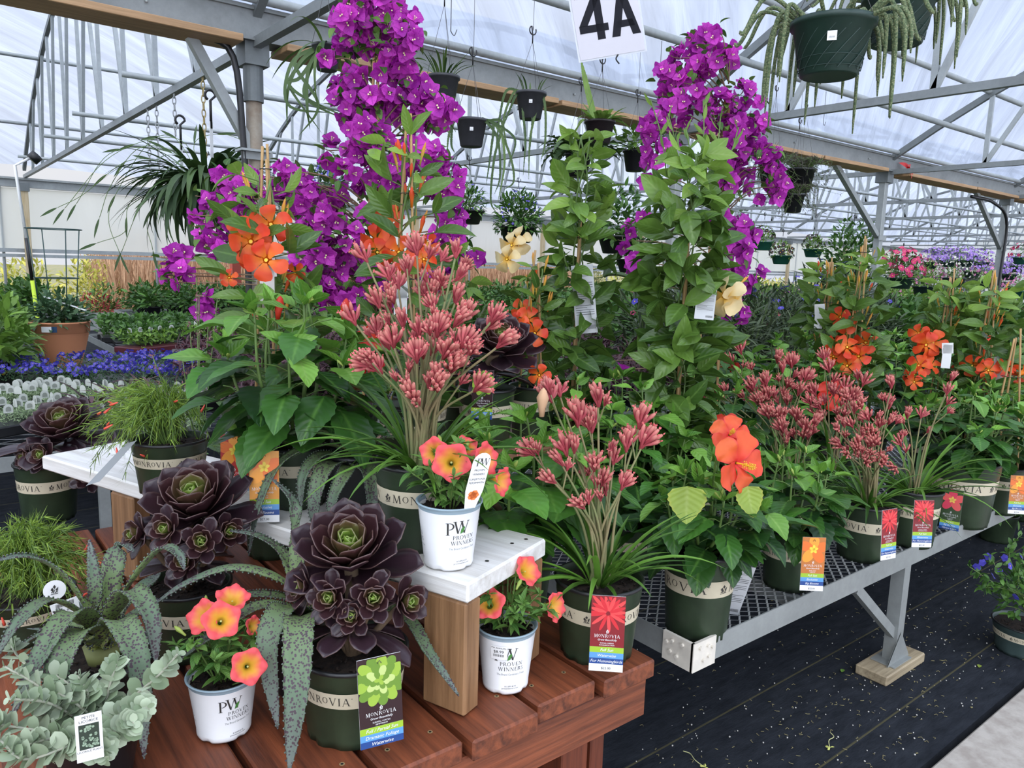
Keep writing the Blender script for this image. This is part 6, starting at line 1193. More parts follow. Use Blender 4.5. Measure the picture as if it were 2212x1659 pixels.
t, r, h, D = hanging('dark hanging pot with deeply cut fern leaves above the tall green vine', 1250, 332, 58, 3.63, 180, mat=BLACK, ztop=2.8); fronds(t, h, 42, .30, .06, r, el=(.2, 1.3), bend=(.8, 2.2), mat=SPIDER, ser=.4, nt=17); fronds(t, h, 12, .22, .06, r, el=(.9, 1.5), bend=(.4, 1.2), mat=EPIL, ser=.4, nt=17, name='young_fronds')
t, r, h, D = hanging('dark hanging pot with leafy stems left of the right purple climber', 1372, 325, 52, 3.63, 205, mat=BLACK, ztop=2.8); bush(t, h, .13, .12, 80, .075, .55, MAND, 'ovate', bend=.6)
# big fern like plant on chains, left
t, r, h, D = hanging('large dark hanging pot with long drooping strap leaves, at left', 445, 402, 88, 0, 335, mat=HG, X=1.56, hr=.75, name='hanging_pot'); fronds(t, h, 260, .56, .042, r, el=(-.3, 1.3), bend=(.8, 2.4), mat=SPIDER, fold=.2)
for i, q in enumerate([[(380, 330), (300, 320), (240, 400), (215, 470)], [(350, 350), (270, 350), (180, 420), (125, 448)], [(380, 300), (320, 310), (250, 420), (235, 480), (260, 550)], [(360, 360), (280, 440), (270, 500), (210, 525)], [(420, 310), (480, 290), (540, 310)], [(370, 330), (240, 330), (165, 440)], [(380, 380), (320, 470), (330, 540)], [(400, 310), (330, 300), (230, 345), (140, 450)], [(400, 390), (310, 440), (262, 545)]]):
    m = MB(); Q = bez([pl(t, 440, 400, D)]+[pl(t, a, b, D-.1+.1*(i % 3)) for a, b in q], 26); tube(m, Q, .002, 5); k = 3
    for j in (8, 15, 25): leaves(m, [Q[j]], nrm(Q[j]-Q[j-1]), TO, .14, .018, 'lance', 7, 3, .2, .3, rnd=np.array([.5]), mi=1)
    m.build('runner', [GSTEM, SPIDER], t)
CH = plain('chain steel', (.35, .36, .36), .45, metal=.4); CHG = plain('yellowed chain', (.36, .28, .12), .5, metal=.3)
def chain(lab, x, y0, y1, X, mat, swing=0):
    d = ray(x, y0); A = CC+d*X/d[0]; zb = hfor(A, x+swing, y1); L = A[2]-zb; n = int(L/.042); t = thing('chain', lab, 'chain', A); 
    m = MB(); th = np.arange(12)*2*PI/11; tube(m, np.stack([.011*np.cos(th), th*0, .026*np.sin(th)], 1), .0038, 5, cap=False); me = m.mesh('link', mat)
    for k in range(n): link('link', me, t, loc=(0, 0, -.03-k*.042), rot=(0, .03*(k % 3-1), (k % 2)*PI/2))
    return t
chain('steel chain hanging furthest left from the truss bar', 318, 222, 385, 1.53, CH); chain('second steel chain on the truss bar, with a black hook end', 375, 180, 290, 1.53, CH); chain('steel chain beside the black hook, third from the left', 337, 210, 370, 1.55, CH); chain('yellowed chain hanging by the grey post', 437, 142, 360, 1.53, CHG)
for i, (x, y0, y1, l) in enumerate(((390, 290, 370, 'white strip tag on a black hook below the left chain'), (455, 240, 340, 'white strip tag on a black clip beside the yellowed chain'))):
    d = ray(x, y0); A = CC+d*1.5/d[0]; zb = hfor(A, x, y1); t = thing('strip_tag', l, 'tag', A); m = MB(); box(m, (0, 0, (zb-A[2])/2-.03), (.028, .002, A[2]-zb-.06), Rz(.6)); m.build('strip', WPRINT, t, smooth=False); m = MB(); th = np.linspace(0, 4.2, 10); tube(m, np.concatenate([[(0, 0, -.10), (0, 0, .06)], np.stack([.03*np.cos(th), th*0, .09+.03*np.sin(th)], 1)]), .008, 6); m.build('hook', BLACK, t)
# two big green baskets with hairy cactus stems
CACT = None
def cactus_mat():
    m, nt, out = nodes('hairy cactus stem'); at_ = nt.nodes.new('ShaderNodeAttribute'); at_.attribute_name = 'lf'; v = nt.nodes.new('ShaderNodeTexVoronoi'); tc = nt.nodes.new('ShaderNodeTexCoord'); v.inputs['Scale'].default_value = 190; L_(nt, tc.outputs['Object'], v.inputs['Vector'])
    c = ramp(nt, [(.0, (.36, .33, .20)), (.35, (.16, .20, .09)), (.8, (.07, .11, .05))], v.outputs['Distance']); b = principled(nt, None, .8); L_(nt, c, b.inputs['Base Color']); bump(nt, b, v.outputs['Distance'], .003, .8); L_(nt, b.outputs[0], out.inputs[0]); return m
CACT = cactus_mat(); SPINE = plain('pale spines', (.55, .50, .36), .9)
def cactusbasket(lab, x, y, wpx, hooky, Y, n=40, seed=0, spine=True):
    t, r, h, D = hanging(lab, x, y, wpx, Y, hooky, mat=HG, tagp=True, hr=.66, ribs=16, ztop=3.69, cat='hanging cactus')
    ff = facing(np.array(t.location))
    for k in range(n):
        a = k*2*PI/n+rg.uniform(-.1, .1); df = abs((a-ff+PI) % (2*PI)-PI); o = np.array([math.cos(a), math.sin(a), 0]); L = rg.uniform(.12, .30)
        if df < 1.0 and k % 6: continue
        if df < 1.0: L = .05
        up = rg.uniform(.0, .08) if k % 3 else rg.uniform(.08, .16); out = rg.uniform(.03, .12) if k % 3 else rg.uniform(.10, .2)
        Q = [o*r*.6+[0, 0, h*.9], o*(r+out*.5)+[0, 0, h+up*.6], o*(r+out*.9)+[0, 0, h+up*.3-L*.3], o*(r+out)+[0, 0, h-L*(1 if k % 3 else .15)]]
        P = bez(Q, 20); m = MB(); tube(m, P, np.interp(np.linspace(0, 1, 20), [0, .5, .9, 1], [.006, .007, .005, .002]), 9)
        if spine:
            j = rg.integers(2, 20, 60); d = rdir(60); leaves(m, P[j]+d*.006, d, rdir(60), .006, .0008, 'needle', 2, 2, 0, 0, mi=1)
        m.build('stem', [CACT, SPINE], t)
    return t
cactusbasket('big green hanging basket with hairy tail cactus stems, the nearer and fully visible one', 1800, 48, 172, -180, 1.36, 46)
cactusbasket('big green hanging basket with tail cactus, the one cut by the top frame edge', 1945, -6, 150, -200, 1.52, 44)
# dark wiry hanging balls
DARKW = leafmat('dark wiry leaf', (.045, .04, .03), (.13, .11, .09), .7, .1)
for i, (x, y, w, hk, l) in enumerate(((1730, 365, 62, 232, 'wiry dark hanging plant, the one in front at the right of the purple climber'), (1665, 355, 50, 195, 'wiry dark hanging plant half behind the right purple climber'), (1715, 420, 48, 265, 'wiry dark hanging plant, the lowest of the three by the gutter'))):
    t, r, h, D = hanging(l, x, y, w, 3.63, hk, mat=BLACK, hr=.8, ztop=2.8); needles(t, h, [[[0, 0, h*.8], np.append(rg.normal(0, r*.8, 2), h+.07), np.append(rg.normal(0, r*1.3, 2), h-rg.uniform(-.05, .18))] for _ in range(90)], .028, 26, DARKW, .0055)
# flowering baskets further back
BLUEF = flowmesh(leafmat('blue petal', (.06, .05, .42), (.12, .10, .60), .5, .2), .011); PINKF = flowmesh(leafmat('hot pink petal', (.78, .03, .16), (.85, .10, .28), .5, .25), .03, n=5); LILF = flowmesh(leafmat('lilac petal', (.30, .15, .62), (.45, .28, .75), .5, .25), .028); MAGF = flowmesh(leafmat('pink petal', (.72, .16, .42), (.80, .35, .55), .5, .25), .026); DKF = flowmesh(leafmat('black petal', (.012, .006, .012), (.03, .01, .025), .5, .05), .028); WHF = flowmesh(leafmat('white petal', (.75, .72, .62), (.80, .78, .70), .5, .2), .020)
LF1 = leafmat('mid green leaf', (.035, .10, .02), (.10, .22, .04), .45, .2); LF2 = leafmat('yellow green leaf', (.10, .22, .03), (.22, .38, .06), .45, .25); LF3 = leafmat('blue green leaf', (.05, .12, .05), (.12, .22, .10), .5, .2); LF4 = leafmat('purple leaf', (.06, .025, .035), (.13, .06, .07), .5, .15); LF5 = leafmat('olive dark blade', (.03, .055, .025), (.08, .11, .05), .45, .12)
def basket(lab, x, y, w, Y, hk, mat, lf, fl, nf, leaf=LF1, n=150, R=1.5, H=.9, zt=2.45, grp=None, fs=1.0, kind='lance', wd=.35, drop=.2):
    t, r, h, D = hanging(lab, x, y, w, Y, hk, mat=mat, hr=.42, ztop=zt, name='hanging_basket', cat='hanging basket', grp=grp); bush(t, h-drop*r, r*R, r*H*1.6, n, lf, wd, leaf, kind, fl, nf, fs); return t
bk = basket('round hanging basket with tiny blue flowers, left of the tall green vine', 1118, 490, 80, 5.7, 392, BLACK, .07, BLUEF, 60, LF1, 700, R=1.3, H=1.1)
basket('round hanging basket with blue flowers just right of the left purple climber', 1012, 455, 68, 5.7, 345, BLACK, .06, BLUEF, 40, LF1, 300, R=1.15, H=1.0)
basket('hanging basket with blue flowers behind the purple climber branches', 705, 405, 60, 5.7, 300, BLACK, .06, BLUEF, 30, LF3, 240)
basket('hanging basket of drooping mid green leaves between the vines', 1335, 510, 90, 5.7, 415, BLACK, .10, None, 0, LF1, 360, R=1.5, H=1.4, kind='ovate', wd=.5)
basket('hanging basket of pale leaves behind the tall green vine', 1365, 560, 70, 5.7, 470, BLACK, .09, None, 0, LF1, 260, R=1.4, H=1.5, kind='ovate', wd=.5)
basket('teal hanging pot with black flowers, leftmost of the three', 1648, 522, 44, 5.7, 465, HG2, .05, DKF, 26, LF2, 200, R=1.15, H=.9, fs=.9)
basket('teal hanging pot with black flowers, lowest of the three', 1688, 552, 44, 5.7, 500, HG2, .05, DKF, 26, LF2, 200, R=1.2, H=.9, fs=.9)
basket('teal hanging pot with black flowers, rightmost of the three', 1757, 538, 42, 5.7, 470, HG2, .05, DKF, 26, LF2, 200, R=1.2, H=.9, fs=.9)
basket('large bushy hanging plant left of the square steel post', 1835, 585, 60, 4.9, 470, HG, .09, None, 0, LF1, 900, R=2.3, H=2.4, kind='ovate', wd=.42, drop=.8)
basket('hanging basket of hot pink flowers right of the square steel post', 1945, 600, 56, 5.4, 530, HG, .07, PINKF, 80, LF1, 520, R=1.7, H=1.3, fs=1.2)
basket('hanging basket of pink flowers hanging low left of the square post', 1893, 625, 36, 6.5, 540, HG, .06, MAGF, 30, LF1, 130, R=1.5, H=1.3)
basket('hanging basket of pale pink flowers below the hot pink one', 1995, 618, 46, 6.6, 545, HG, .07, MAGF, 54, LF2, 360, R=1.8, H=1.4, fs=1.2)
basket('hanging basket of small white flowers in the pink row', 2060, 600, 46, 6.0, 540, HG, .06, WHF, 60, LF1, 120, R=1.6, H=1.2)
basket('hanging basket of pink flowers in front of the lilac row', 2125, 605, 40, 6.6, 560, HG, .06, MAGF, 36, LF2, 120, R=1.6, H=1.2)
basket('hanging basket of magenta flowers at the right frame edge', 2200, 628, 44, 6.0, 590, HG2, .06, MAGF, 44, LF1, 100, R=1.6, H=1.0)
basket('hanging basket of dark red flowers in the upper right corner of the flower rows', 2208, 556, 36, 6.0, 530, HG2, .06, PINKF, 30, LF1, 100, R=1.5, H=1.0)
lb = None
for i, (x, y, w) in enumerate(((2015, 566, 36), (2048, 562, 34), (2085, 562, 34), (2120, 566, 34), (2150, 590, 30), (2180, 592, 30), (2100, 586, 30), (2195, 575, 30))):
    P = atY(x, y, 8.6)
    if lb is None: lb = basket('one of the hanging baskets packed with lilac petunias', x, y, w, 8.6, y-45, HG, .07, LILF, 98, LF1, 160, R=1.7, H=1.0, fs=1.15, grp='lilac petunia baskets'); lz = np.array(lb.location)-P
    else: dup(lb, P+lz, i*1.1)
for i in range(9):
    x = 1960+i*28; P = atY(x, 612+(i % 3)*9, 9.2); dup([bk for bk in bpy.data.objects if bk.name.startswith('hanging_basket') and bk.get('label', '').startswith('hanging basket of pale pink')][0], P, i*1.3, 'one of the small far hanging baskets with pink flowers near the ridge', 'far pink baskets')
# aisle sign
P = dep(1315, 60, 3.0); t = thing('aisle_sign', 'white hanging paper sign reading 4A in a clear sleeve', 'sign', P); f_ = facing(P)+.25; c, s = math.cos(f_), math.sin(f_); r_ = np.array([-s, c, 0]); u_ = np.array([0, 0, 1.0]); ro = .22; r2 = r_*math.cos(ro)+u_*math.sin(ro); u2 = u_*math.cos(ro)-r_*math.sin(ro); n_ = np.array([c, s, 0]); R = np.stack([r2, u2, n_], 1)
m = MB(); box(m, (0, 0, .0)+u2*.012, (.268, .232, .0012), R); m.build('sheet', plain('paper', (.60, .58, .62), .4), t, smooth=False)
m = MB(); box(m, u2*.012-n_*.0012, (.284, .245, .0006), R); m.build('sleeve', plain('clear sleeve edge', (.62, .64, .68), .2), t, smooth=False)
q = MB(); f2 = lambda x, y, z=.0012: r2*x+u2*y+n_*z
def sg(pts): 
    q.add([f2(x, y) for x, y in pts], [[0, 1, 2, 3]])
x0 = -.118; y0 = -.038; H = .16   # the digit 4
sg([(x0+.068, y0), (x0+.100, y0), (x0+.100, y0+H), (x0+.068, y0+H)]); sg([(x0, y0+.030), (x0+.118, y0+.030), (x0+.118, y0+.058), (x0, y0+.058)]); sg([(x0, y0+.056), (x0+.034, y0+.056), (x0+.100, y0+H), (x0+.064, y0+H)])
x0 = .008; sg([(x0, y0), (x0+.034, y0), (x0+.076, y0+H), (x0+.044, y0+H)]); sg([(x0+.086, y0), (x0+.120, y0), (x0+.078, y0+H), (x0+.046, y0+H)]); sg([(x0+.020, y0+.032), (x0+.100, y0+.032), (x0+.092, y0+.058), (x0+.028, y0+.058)])
q.build('lettering', plain('sign ink', (.02, .02, .025), .85, spec=.1), t, smooth=False)
for sx in (-.12, .12): m = MB(); tube(m, [r2*sx+u2*.12, r2*sx*.9+np.array([0, 0, ZP-P[2]])], .0011, 4); m.build('string', WIRE, t)
m = MB(); tube(m, bez([r2*.02+u2*-.105+n_*.004, r2*.01+u2*-.12, r2*.02+u2*-.14]), .003, 6); m.build('clip', BLACK, t)
# loose wires with hooks from the overhead pipes
for i, (x, y, yy, Y) in enumerate(((1785, 195, 270, 3.63), (1430, 85, 150, 3.63), (975, 0, 75, 3.28))):
    A = atY(x, y, Y); zt = 2.8 if Y > 3.5 else ZP; zb = hfor(A, x, yy)-A[2]; m = MB(); tube(m, bez([(0, 0, zt-A[2]), (0, 0, zb+.08), (.0, 0, zb+.02), (.02, 0, zb), (.035, 0, zb+.03)], 16), .0022, 5); m.build('wire_hook', WIRE, None, loc=A, label=['empty bent wire hook hanging right of the wiry dark plants', 'empty wire hook at the left of the right purple climber top', 'empty wire hook left of the 4A sign, in front of the roof'][i], cat='hook')
# ================================================================ the background benches
def leafy(name, lab, cat, R, H, n, lf, wd, mat, kind, fl=None, nf=0, fs=1, pot=None, ser=0, grp=None, loc=(0, 0, 0), bend=.5):
    t = thing(name, lab, cat, loc, 0, grp)
    if pot: rr, hh, pm = pot; m = MB(); lathe(m, [(rr*.75, 0), (rr*.97, hh*.92), (rr*1.02, hh*.92), (rr*1.02, hh), (rr*.94, hh), (rr*.9, hh*.8)], 20); disc(m, rr*.72, .003); m.build('pot', pm, t); soil_disc(t, rr*.9, hh*.9)
    bush(t, (pot[1]*.9 if pot else 0), R, H, n, lf, wd, mat, kind, fl, nf, fs, ser=ser, bend=bend); return t
def spread(proto, spots, lab=None, grp=None):
    for i, s in enumerate(spots):
        x, y, z = s[:3]
        if i == 0 and tuple(round(v, 3) for v in proto.location) == (0, 0, 0): proto.location = (x, y, z); proto.rotation_euler = (0, 0, .5); proto['label'] = lab or proto['label']; proto['group'] = grp or proto.get('group', ''); continue
        dup(proto, (x, y, z), i*2.17, lab, grp, sc=(s[3] if len(s) > 3 else None))
def gridspots(x0, x1, dx, y0, y1, dy, z, j=.03):
    return [(x+rg.uniform(-j, j), y+rg.uniform(-j, j), z, rg.uniform(.85, 1.15)) for y in np.arange(y0, y1, dy) for x in np.arange(x0, x1, dx)]
# terracotta planter with cage
B = at(135, 800, .46, .18); B[2] = .462; t = thing('planter', 'large terracotta coloured planter with tomato plants and a green wire cage', 'planter', B); zr = hfor(B, 135, 693)-B[2]; D = float(np.dot(B-CC, CF)); r = 59/FPX*D; TC = plain('terracotta plastic', (.70, .29, .14), .55, var=.06, scale=5)
m = MB(); lathe(m, [(r*.60, 0), (r*.62, .01), (r*.80, zr*.4), (r*.93, zr*.75), (r*.945, zr*.765), (r*.965, zr*.77), (r*.975, zr*.96), (r*1.0, zr*.965), (r*1.0, zr), (r*.96, zr), (r*.94, zr*.9)], 48); disc(m, r*.6, .003); p_ = m.build('pot', TC, t); soil_disc(t, r*.95, zr*.9)
f_ = facing(B)-.35; m = MB(); q = MB(); rr = r*.985
for i in range(6):
    a = [f_-.25+.085*k for k in (i, i+1)]; m.add([(rr*math.cos(a[0]), rr*math.sin(a[0]), zr*.80), (rr*math.cos(a[1]), rr*math.sin(a[1]), zr*.80), (rr*1.006*math.cos(a[1]), rr*1.006*math.sin(a[1]), zr*.92), (rr*1.006*math.cos(a[0]), rr*1.006*math.sin(a[0]), zr*.92)], [[0, 1, 2, 3]], mi=0 if i < 4 else 1)
m.build('sticker', [WPRINT, flat((.02, .06, .14))], p_, smooth=False)
bush(t, zr*.9, r*1.0, .20, 420, .075, .45, LF3, 'ovate', ser=.2, name='foliage')
cg = MB(); GW = plain('green coated wire', (.015, .05, .045), .4)
for a in (0.3, 1.87, 3.44, 5.0):
    c, s = math.cos(a), math.sin(a); tube(cg, [(r*.55*c, r*.55*s, zr-.1), (r*.88*c, r*.88*s, hfor(B, 100, 494)-B[2])], .004, 6)
for z, k in ((hfor(B, 100, 600)-B[2], .70), (hfor(B, 100, 494)-B[2], .88)): th = np.arange(33)*2*PI/32; tube(cg, np.stack([r*k*np.cos(th), r*k*np.sin(th), th*0+z], 1), .004, 6)
cg.build('wire_cage', GW, t); m = MB(); box(m, np.array([.03, -.10, zr+.13]), (.30, .03, .004), Rz(-.67)@Ry(.3)); m.build('plant_label', WPRINT, t, smooth=False)
m = MB(); d = ray(85, 700); P = atY(85, 690, 6.9); tube(m, [(.04, 0, -P[2]+.005), (-.03, 0, .3)], .014, 8, 0); tube(m, [(-.03, 0, .3), (-.05, 0, .62)], .012, 8, 1); tube(m, [(-.05, 0, .62), (-.09, 0, 1.15), (.02, 0, 1.22)], .011, 8, 2); tube(m, [(.02, 0, 1.2), (.06, 0, 1.24)], .045, 10, 1)
m.build('watering_wand', [plain('lime grip', (.55, .75, .03), .5), BLACK, WPRINT], None, loc=P, label='long watering wand with lime green handle standing behind the planter', cat='watering wand')
# flats of bedding plants on the first bench
def tray(lab, W, Dp, H, mat, lf, wd, n, kind='ovate', fl=None, nf=0, grp=None, fs=1, cellmat=BLACK, tagm=None, nt=0, cells=True, stuff=None):
    t = thing('seedling_tray', lab, 'tray', (0, 0, 0), 0, grp); m = MB(); box(m, (0, 0, .026), (W, Dp, .05), bev=.006); m.build('tray', cellmat, t, smooth=False)
    f = MB(); P = np.stack([rg.uniform(-W/2, W/2, n), rg.uniform(-Dp/2, Dp/2, n), .05+H*rg.random(n)**.7], 1); D = nrm(rdir(n, -.1, 1)+np.array([0, 0, .3])); leaves(f, P, D, nrm(rdir(n, .2, 1)), lf*rg.uniform(.7, 1.2, n), lf*wd, kind, 5, 3, rg.uniform(.1, .9, n), .25); f.build('foliage', mat, t)
    for i in range(nf): inst('flower', fl, t, (rg.uniform(-W/2, W/2), rg.uniform(-Dp/2, Dp/2), .05+H*rg.uniform(.85, 1.2)), rdir(1, .3, 1)[0], fs)
    for i in range(nt):
        m = MB(); x, y = -W/2+W*(i % 5+.5)/5+rg.uniform(-.01, .01), -Dp/2+Dp*(i//5+.5)/max(1, (nt+4)//5); a = facing((x+1, y+4)); c, s = math.cos(a), math.sin(a); hh = .05+H*1.0
        pts = [(-.020, 0), (.020, 0), (.020, .022)]+[(.020*math.cos(b), .022+.020*math.sin(b)) for b in np.linspace(.3, 2.85, 6)]+[(-.020, .022)]; V = [(x-s*u, y+c*u, hh+v) for u, v in pts]; V.append((x, y, hh+.02)); k = len(pts); m.add(V, [[k, j, (j+1) % k] for j in range(k)]); d2 = [(x-s*u*.55+c*.002, y+c*u*.55+s*.002, hh+.018+(v-.018)*.5) for u, v in pts]; d2.append((x+c*.002, y+s*.002, hh+.02)); m.add(d2, [[k, j, (j+1) % k] for j in range(k)], mi=1); m.build('plant_label', [plain('clear label', (.58, .60, .55), .4), plain('label print', (.26, .28, .24), .6)], t, smooth=False)
    return t
SANT = leafmat('grey green feathery leaf', (.22, .32, .16), (.36, .46, .26), .8, .2)
tr = tray('flat of pale feathery seedlings with white labels', .52, .30, .05, SANT, .020, .25, 1500, 'lance', nt=15)
spots = [at(x, y, .46) for x, y in ((40, 925), (150, 925), (265, 925), (60, 880), (165, 880), (275, 880), (380, 890), (-30, 885), (345, 940))]
spread(tr, [(P[0], P[1], .462) for P in spots], 'one of the flats of pale feathery seedlings with rounded white labels', 'feathery seedling flats')
for i, (x, y) in enumerate(((262, 905), (322, 900), (205, 925), (300, 870))):
    P = at(x, y, .462); pp = thing('purple_plant', 'purple arching stemmed plant at the edge of the feathery seedling flats', 'plant', P, 0, 'purple arching plants'); mm = MB(); lathe(mm, [(.04, 0), (.05, .08), (.052, .09), (.045, .09), (.043, .07)], 16); disc(mm, .04, .003); mm.build('pot', BLACK, pp); soil_disc(pp, .045, .08); fronds(pp, .08, 16, .22, .022, .04, 'lance', LF4, el=(.7, 1.5), bend=(.8, 2.4))
LOB = tray('flat of blue lobelia', .52, .30, .09, LF3, .022, .3, 700, 'lance', BLUEF, 95, fs=1.3)
spread(LOB, [(at(x, y, .46)[0], at(x, y, .46)[1], .462) for x, y in ((30, 842), (140, 846), (250, 838), (350, 842), (0, 815), (400, 815), (430, 845), (225, 812), (330, 812))], 'one of the flats of small blue flowers along the rear bench edge', 'blue flower flats')
for i, (x, y) in enumerate(((15, 805), (160, 790), (120, 800), (165, 772))):
    P = at(x, y, .56); m = MB(); leaves(m, np.zeros((5, 3)), rdir(5, 0, .6), rdir(5, .4, 1), .035, .035, 'round', 5, 3, .4, .1); m.build('pansy_bloom', leafmat('yellow petal', (.75, .5, .02), (.8, .6, .05), .5, .2) if i == 0 else WHF.materials[0], None, loc=P, label=['yellow pansy bloom at the left edge above the flats', 'white bloom just right of the planter base', 'white bloom at the planter base among blue flowers', 'white bloom behind the planter base'][i], cat='flower')
# leafy starts
S1 = tray('tray of seedlings', .52, .28, .16, LF1, .055, .5, 420, 'ovate'); sp = gridspots(1.65, 8.4, .56, 7.15, 8.45, .34, .472, .02)
spread(S1, sp, 'one of the black trays of leafy vegetable seedlings', 'vegetable seedling trays')
S2 = tray('tray of yellow green starts', .52, .28, .12, LF2, .045, .5, 360, 'ovate', cellmat=plain('dark red pots', (.10, .015, .02), .5), nt=5); spread(S2, gridspots(1.6, 4.2, .56, 6.98, 7.0, .3, .472, .0), 'one of the front row trays of light green starts in dark red pots', 'front row starts')
S3 = leafy('leafy_plant', '', 'plant', .22, .30, 260, .10, .35, LF2, 'lance', pot=(.09, .14, BLACK)); spread(S3, gridspots(-2.0, .55, .34, 5.6, 6.4, .36, .462), 'one of the bright green leafy plants left of the planter', 'green plants left of the planter')
S4 = leafy('leafy_plant', '', 'plant', .20, .26, 260, .09, .5, LF1, 'ovate', pot=(.09, .14, BLACK), ser=.1); spread(S4, gridspots(-3.9, .8, .4, 7.5, 8.7, .4, .472)+gridspots(-3.9, 1.4, .45, 10.2, 11.4, .45, .502), 'one of the green plants on the far left benches', 'far left green plants')
spread(thing('dummy', 'x', 'x') if 0 else leafy('leafy_plant', '', 'plant', .20, .24, 220, .09, .5, LF1, 'ovate', pot=(.09, .14, BLACK)), gridspots(2.4, 18.6, .42, 10.2, 11.4, .42, .502), 'one of the low green plants on the bench before the far side wall', 'plants by the far wall')
# dark leaved and mixed plants behind the mesh bench
S5 = leafy('dark_plant', '', 'plant', .24, .55, 420, .13, .13, LF5, 'lance', BLUEF, 5, 2.2, pot=(.11, .18, BLACK)); spread(S5, gridspots(3.9, 6.6, .36, 3.1, 3.8, .36, .462), 'one of the dark narrow leaved plants with a few violet blooms behind the kangaroo paws', 'dark narrow leaved plants')
S6 = leafy('leafy_plant', '', 'plant', .24, .34, 300, .11, .6, LF1, 'ovate', pot=(.1, .16, BLACK), ser=.05); spread(S6, gridspots(6.9, 9.5, .4, 3.1, 3.8, .38, .462)+gridspots(6.4, 9.4, .42, 1.35, 2.4, .42, .412), 'one of the leafy green shrubs at the back right of the bench rows', 'leafy shrubs at the right')
S7 = leafy('purple_plant', '', 'plant', .20, .22, 300, .12, .09, LF4, 'strap', pot=(.1, .15, BLACK), bend=1.6); spread(S7, gridspots(3.05, 3.8, .34, 3.1, 3.8, .34, .462)+gridspots(1.45, 2.5, .34, 3.7, 4.8, .36, .462), 'one of the purple narrow leaved plants seen between the tall vines', 'purple narrow leaved plants')
S8 = leafy('leafy_plant', '', 'plant', .24, .30, 240, .10, .5, LF1, 'ovate', PINKF, 6, .8, pot=(.1, .15, BLACK)); spread(S8, gridspots(3.5, 15.3, .46, 4.9, 6.2, .46, .472), 'one of the mixed green plants with a few pink blooms beyond the gutter posts', 'mixed plants beyond the posts')
S9 = leafy('leafy_plant', '', 'plant', .26, .34, 220, .09, .5, LF2, 'ovate', MAGF, 14, 1, pot=(.1, .15, BLACK)); spread(S9, gridspots(9.5, 18.8, .5, 7.2, 8.5, .5, .502), 'one of the flowering plants far back on the right benches', 'far flowering plants')
S10 = leafy('red_plant', '', 'plant', .26, .5, 380, .07, .3, leafmat('red green leaf', (.20, .05, .02), (.18, .20, .04), .5, .2), 'lance', pot=(.1, .16, BLACK)); spread(S10, [(9.7+.35*i, 2.4+.3*(i % 3), .412 if 2.4+.3*(i % 3) < 2.55 else 0) for i in range(1)], 'shrub with red and green leaves at the right frame edge', None)
# pink spires left, behind the needle leaved plant
def spires(lab, base, n, px, D):
    t = thing('spire_plant', lab, 'plant', base); green_pot(t, .07, .13, 0, 0, band=False); m = MB(); f = MB(); lf = MB()
    for x, y in px:
        T = pl(t, x, y, D+rg.uniform(-.1, .1)); P = bez([[0, 0, .12], np.array([T[0]*.4, T[1]*.4, T[2]*.5]), T], 14); tube(m, P, .0016, 4); k = 40; j = rg.integers(10, 14, k); leaves(f, P[j]+rg.normal(0, .004, (k, 3)), rdir(k), rdir(k), .010, .004, 'lance', 3, 2, .3, .2); k = 8; j = rg.integers(2, 10, k); leaves(lf, P[j], nrm(rdir(k, -.2, .6)), rdir(k, .3, 1), .04, .018, 'ovate', 5, 3, .4, .2)
    m.build('stem', GSTEM, t); f.build('flower_spikes', leafmat('dusty mauve spike', (.22, .09, .10), (.38, .18, .20), .7, .1), t); lf.build('foliage', LF1, t); return t
spires('thin mauve flower spikes rising between the needle leaved plant and the large hibiscus', (dep(430, 1000, 2.3)[0], dep(430, 1000, 2.3)[1], ZT), 6, [(425, 600), (430, 640), (330, 770), (395, 780), (470, 640), (410, 700), (450, 700)], 2.3)
P = dep(60, 980, 2.6); spires('thin mauve flower spikes at the left, in front of the seedling flats', (P[0], P[1], ZT-.12), 4, [(38, 795), (70, 745), (80, 950), (30, 900)], 2.6) if 0 else None
# seed rack at the far right
rk = thing('plant_rack', 'white wire plant rack with shelves of small trays behind the pink baskets', 'rack', (atY(1960, 690, 9.2)[0], 9.0, 0)); m = MB()
for x in (0, 1.4, 2.8, 4.2):
    for y in (0, .5): m = MB(); box(m, (x, y, .8), (.04, .04, 1.6)); m.build('upright', STEELP, rk, smooth=False)
for z in (.55, .9, 1.22): m = MB(); box(m, (2.1, .25, z), (4.3, .55, .03)); m.build('shelf', BLACK if z > 1 else STEELP, rk, smooth=False)
RT_ = tray('tray on rack', .5, .4, .08, LF2, .04, .5, 160, 'ovate', WHF, 14); xr = rk.location[0]; spread(RT_, [(xr+.35+.58*i, 9.25, z) for z in (.567, .917, 1.237) for i in range(7)], 'one of the small trays of light green plants on the white rack', 'trays on the rack')
# lower right pot on the floor
B = at(2195, 1425, 0, .06); t = thing('floor_plant', 'small shrub with blue flowers in a pot on the floor at the right edge', 'shrub', B+np.array([.03, 0, 0])); green_pot(t, .10, hfor(B, 2190, 1345)-B[2], facing(B), -.4, mat=plain('grey green pot', (.055, .085, .08), .4)); bush(t, .15, .11, .13, 260, .035, .45, LF1, 'lance', name='foliage')
S = [[[0, 0, .2], pl(t, 2150, 1260, 2.6), pl(t, 2095, 1225, 2.6)], [[0, 0, .2], pl(t, 2160, 1270, 2.6), pl(t, 2110, 1270, 2.6)], [[0, 0, .2], pl(t, 2180, 1200, 2.6), pl(t, 2200, 1160, 2.6)], [[0, 0, .2], pl(t, 2170, 1260, 2.6), pl(t, 2140, 1200, 2.6)], [[0, 0, .2], pl(t, 2200, 1250, 2.6), pl(t, 2215, 1180, 2.6)]]
m = MB(); f = MB()
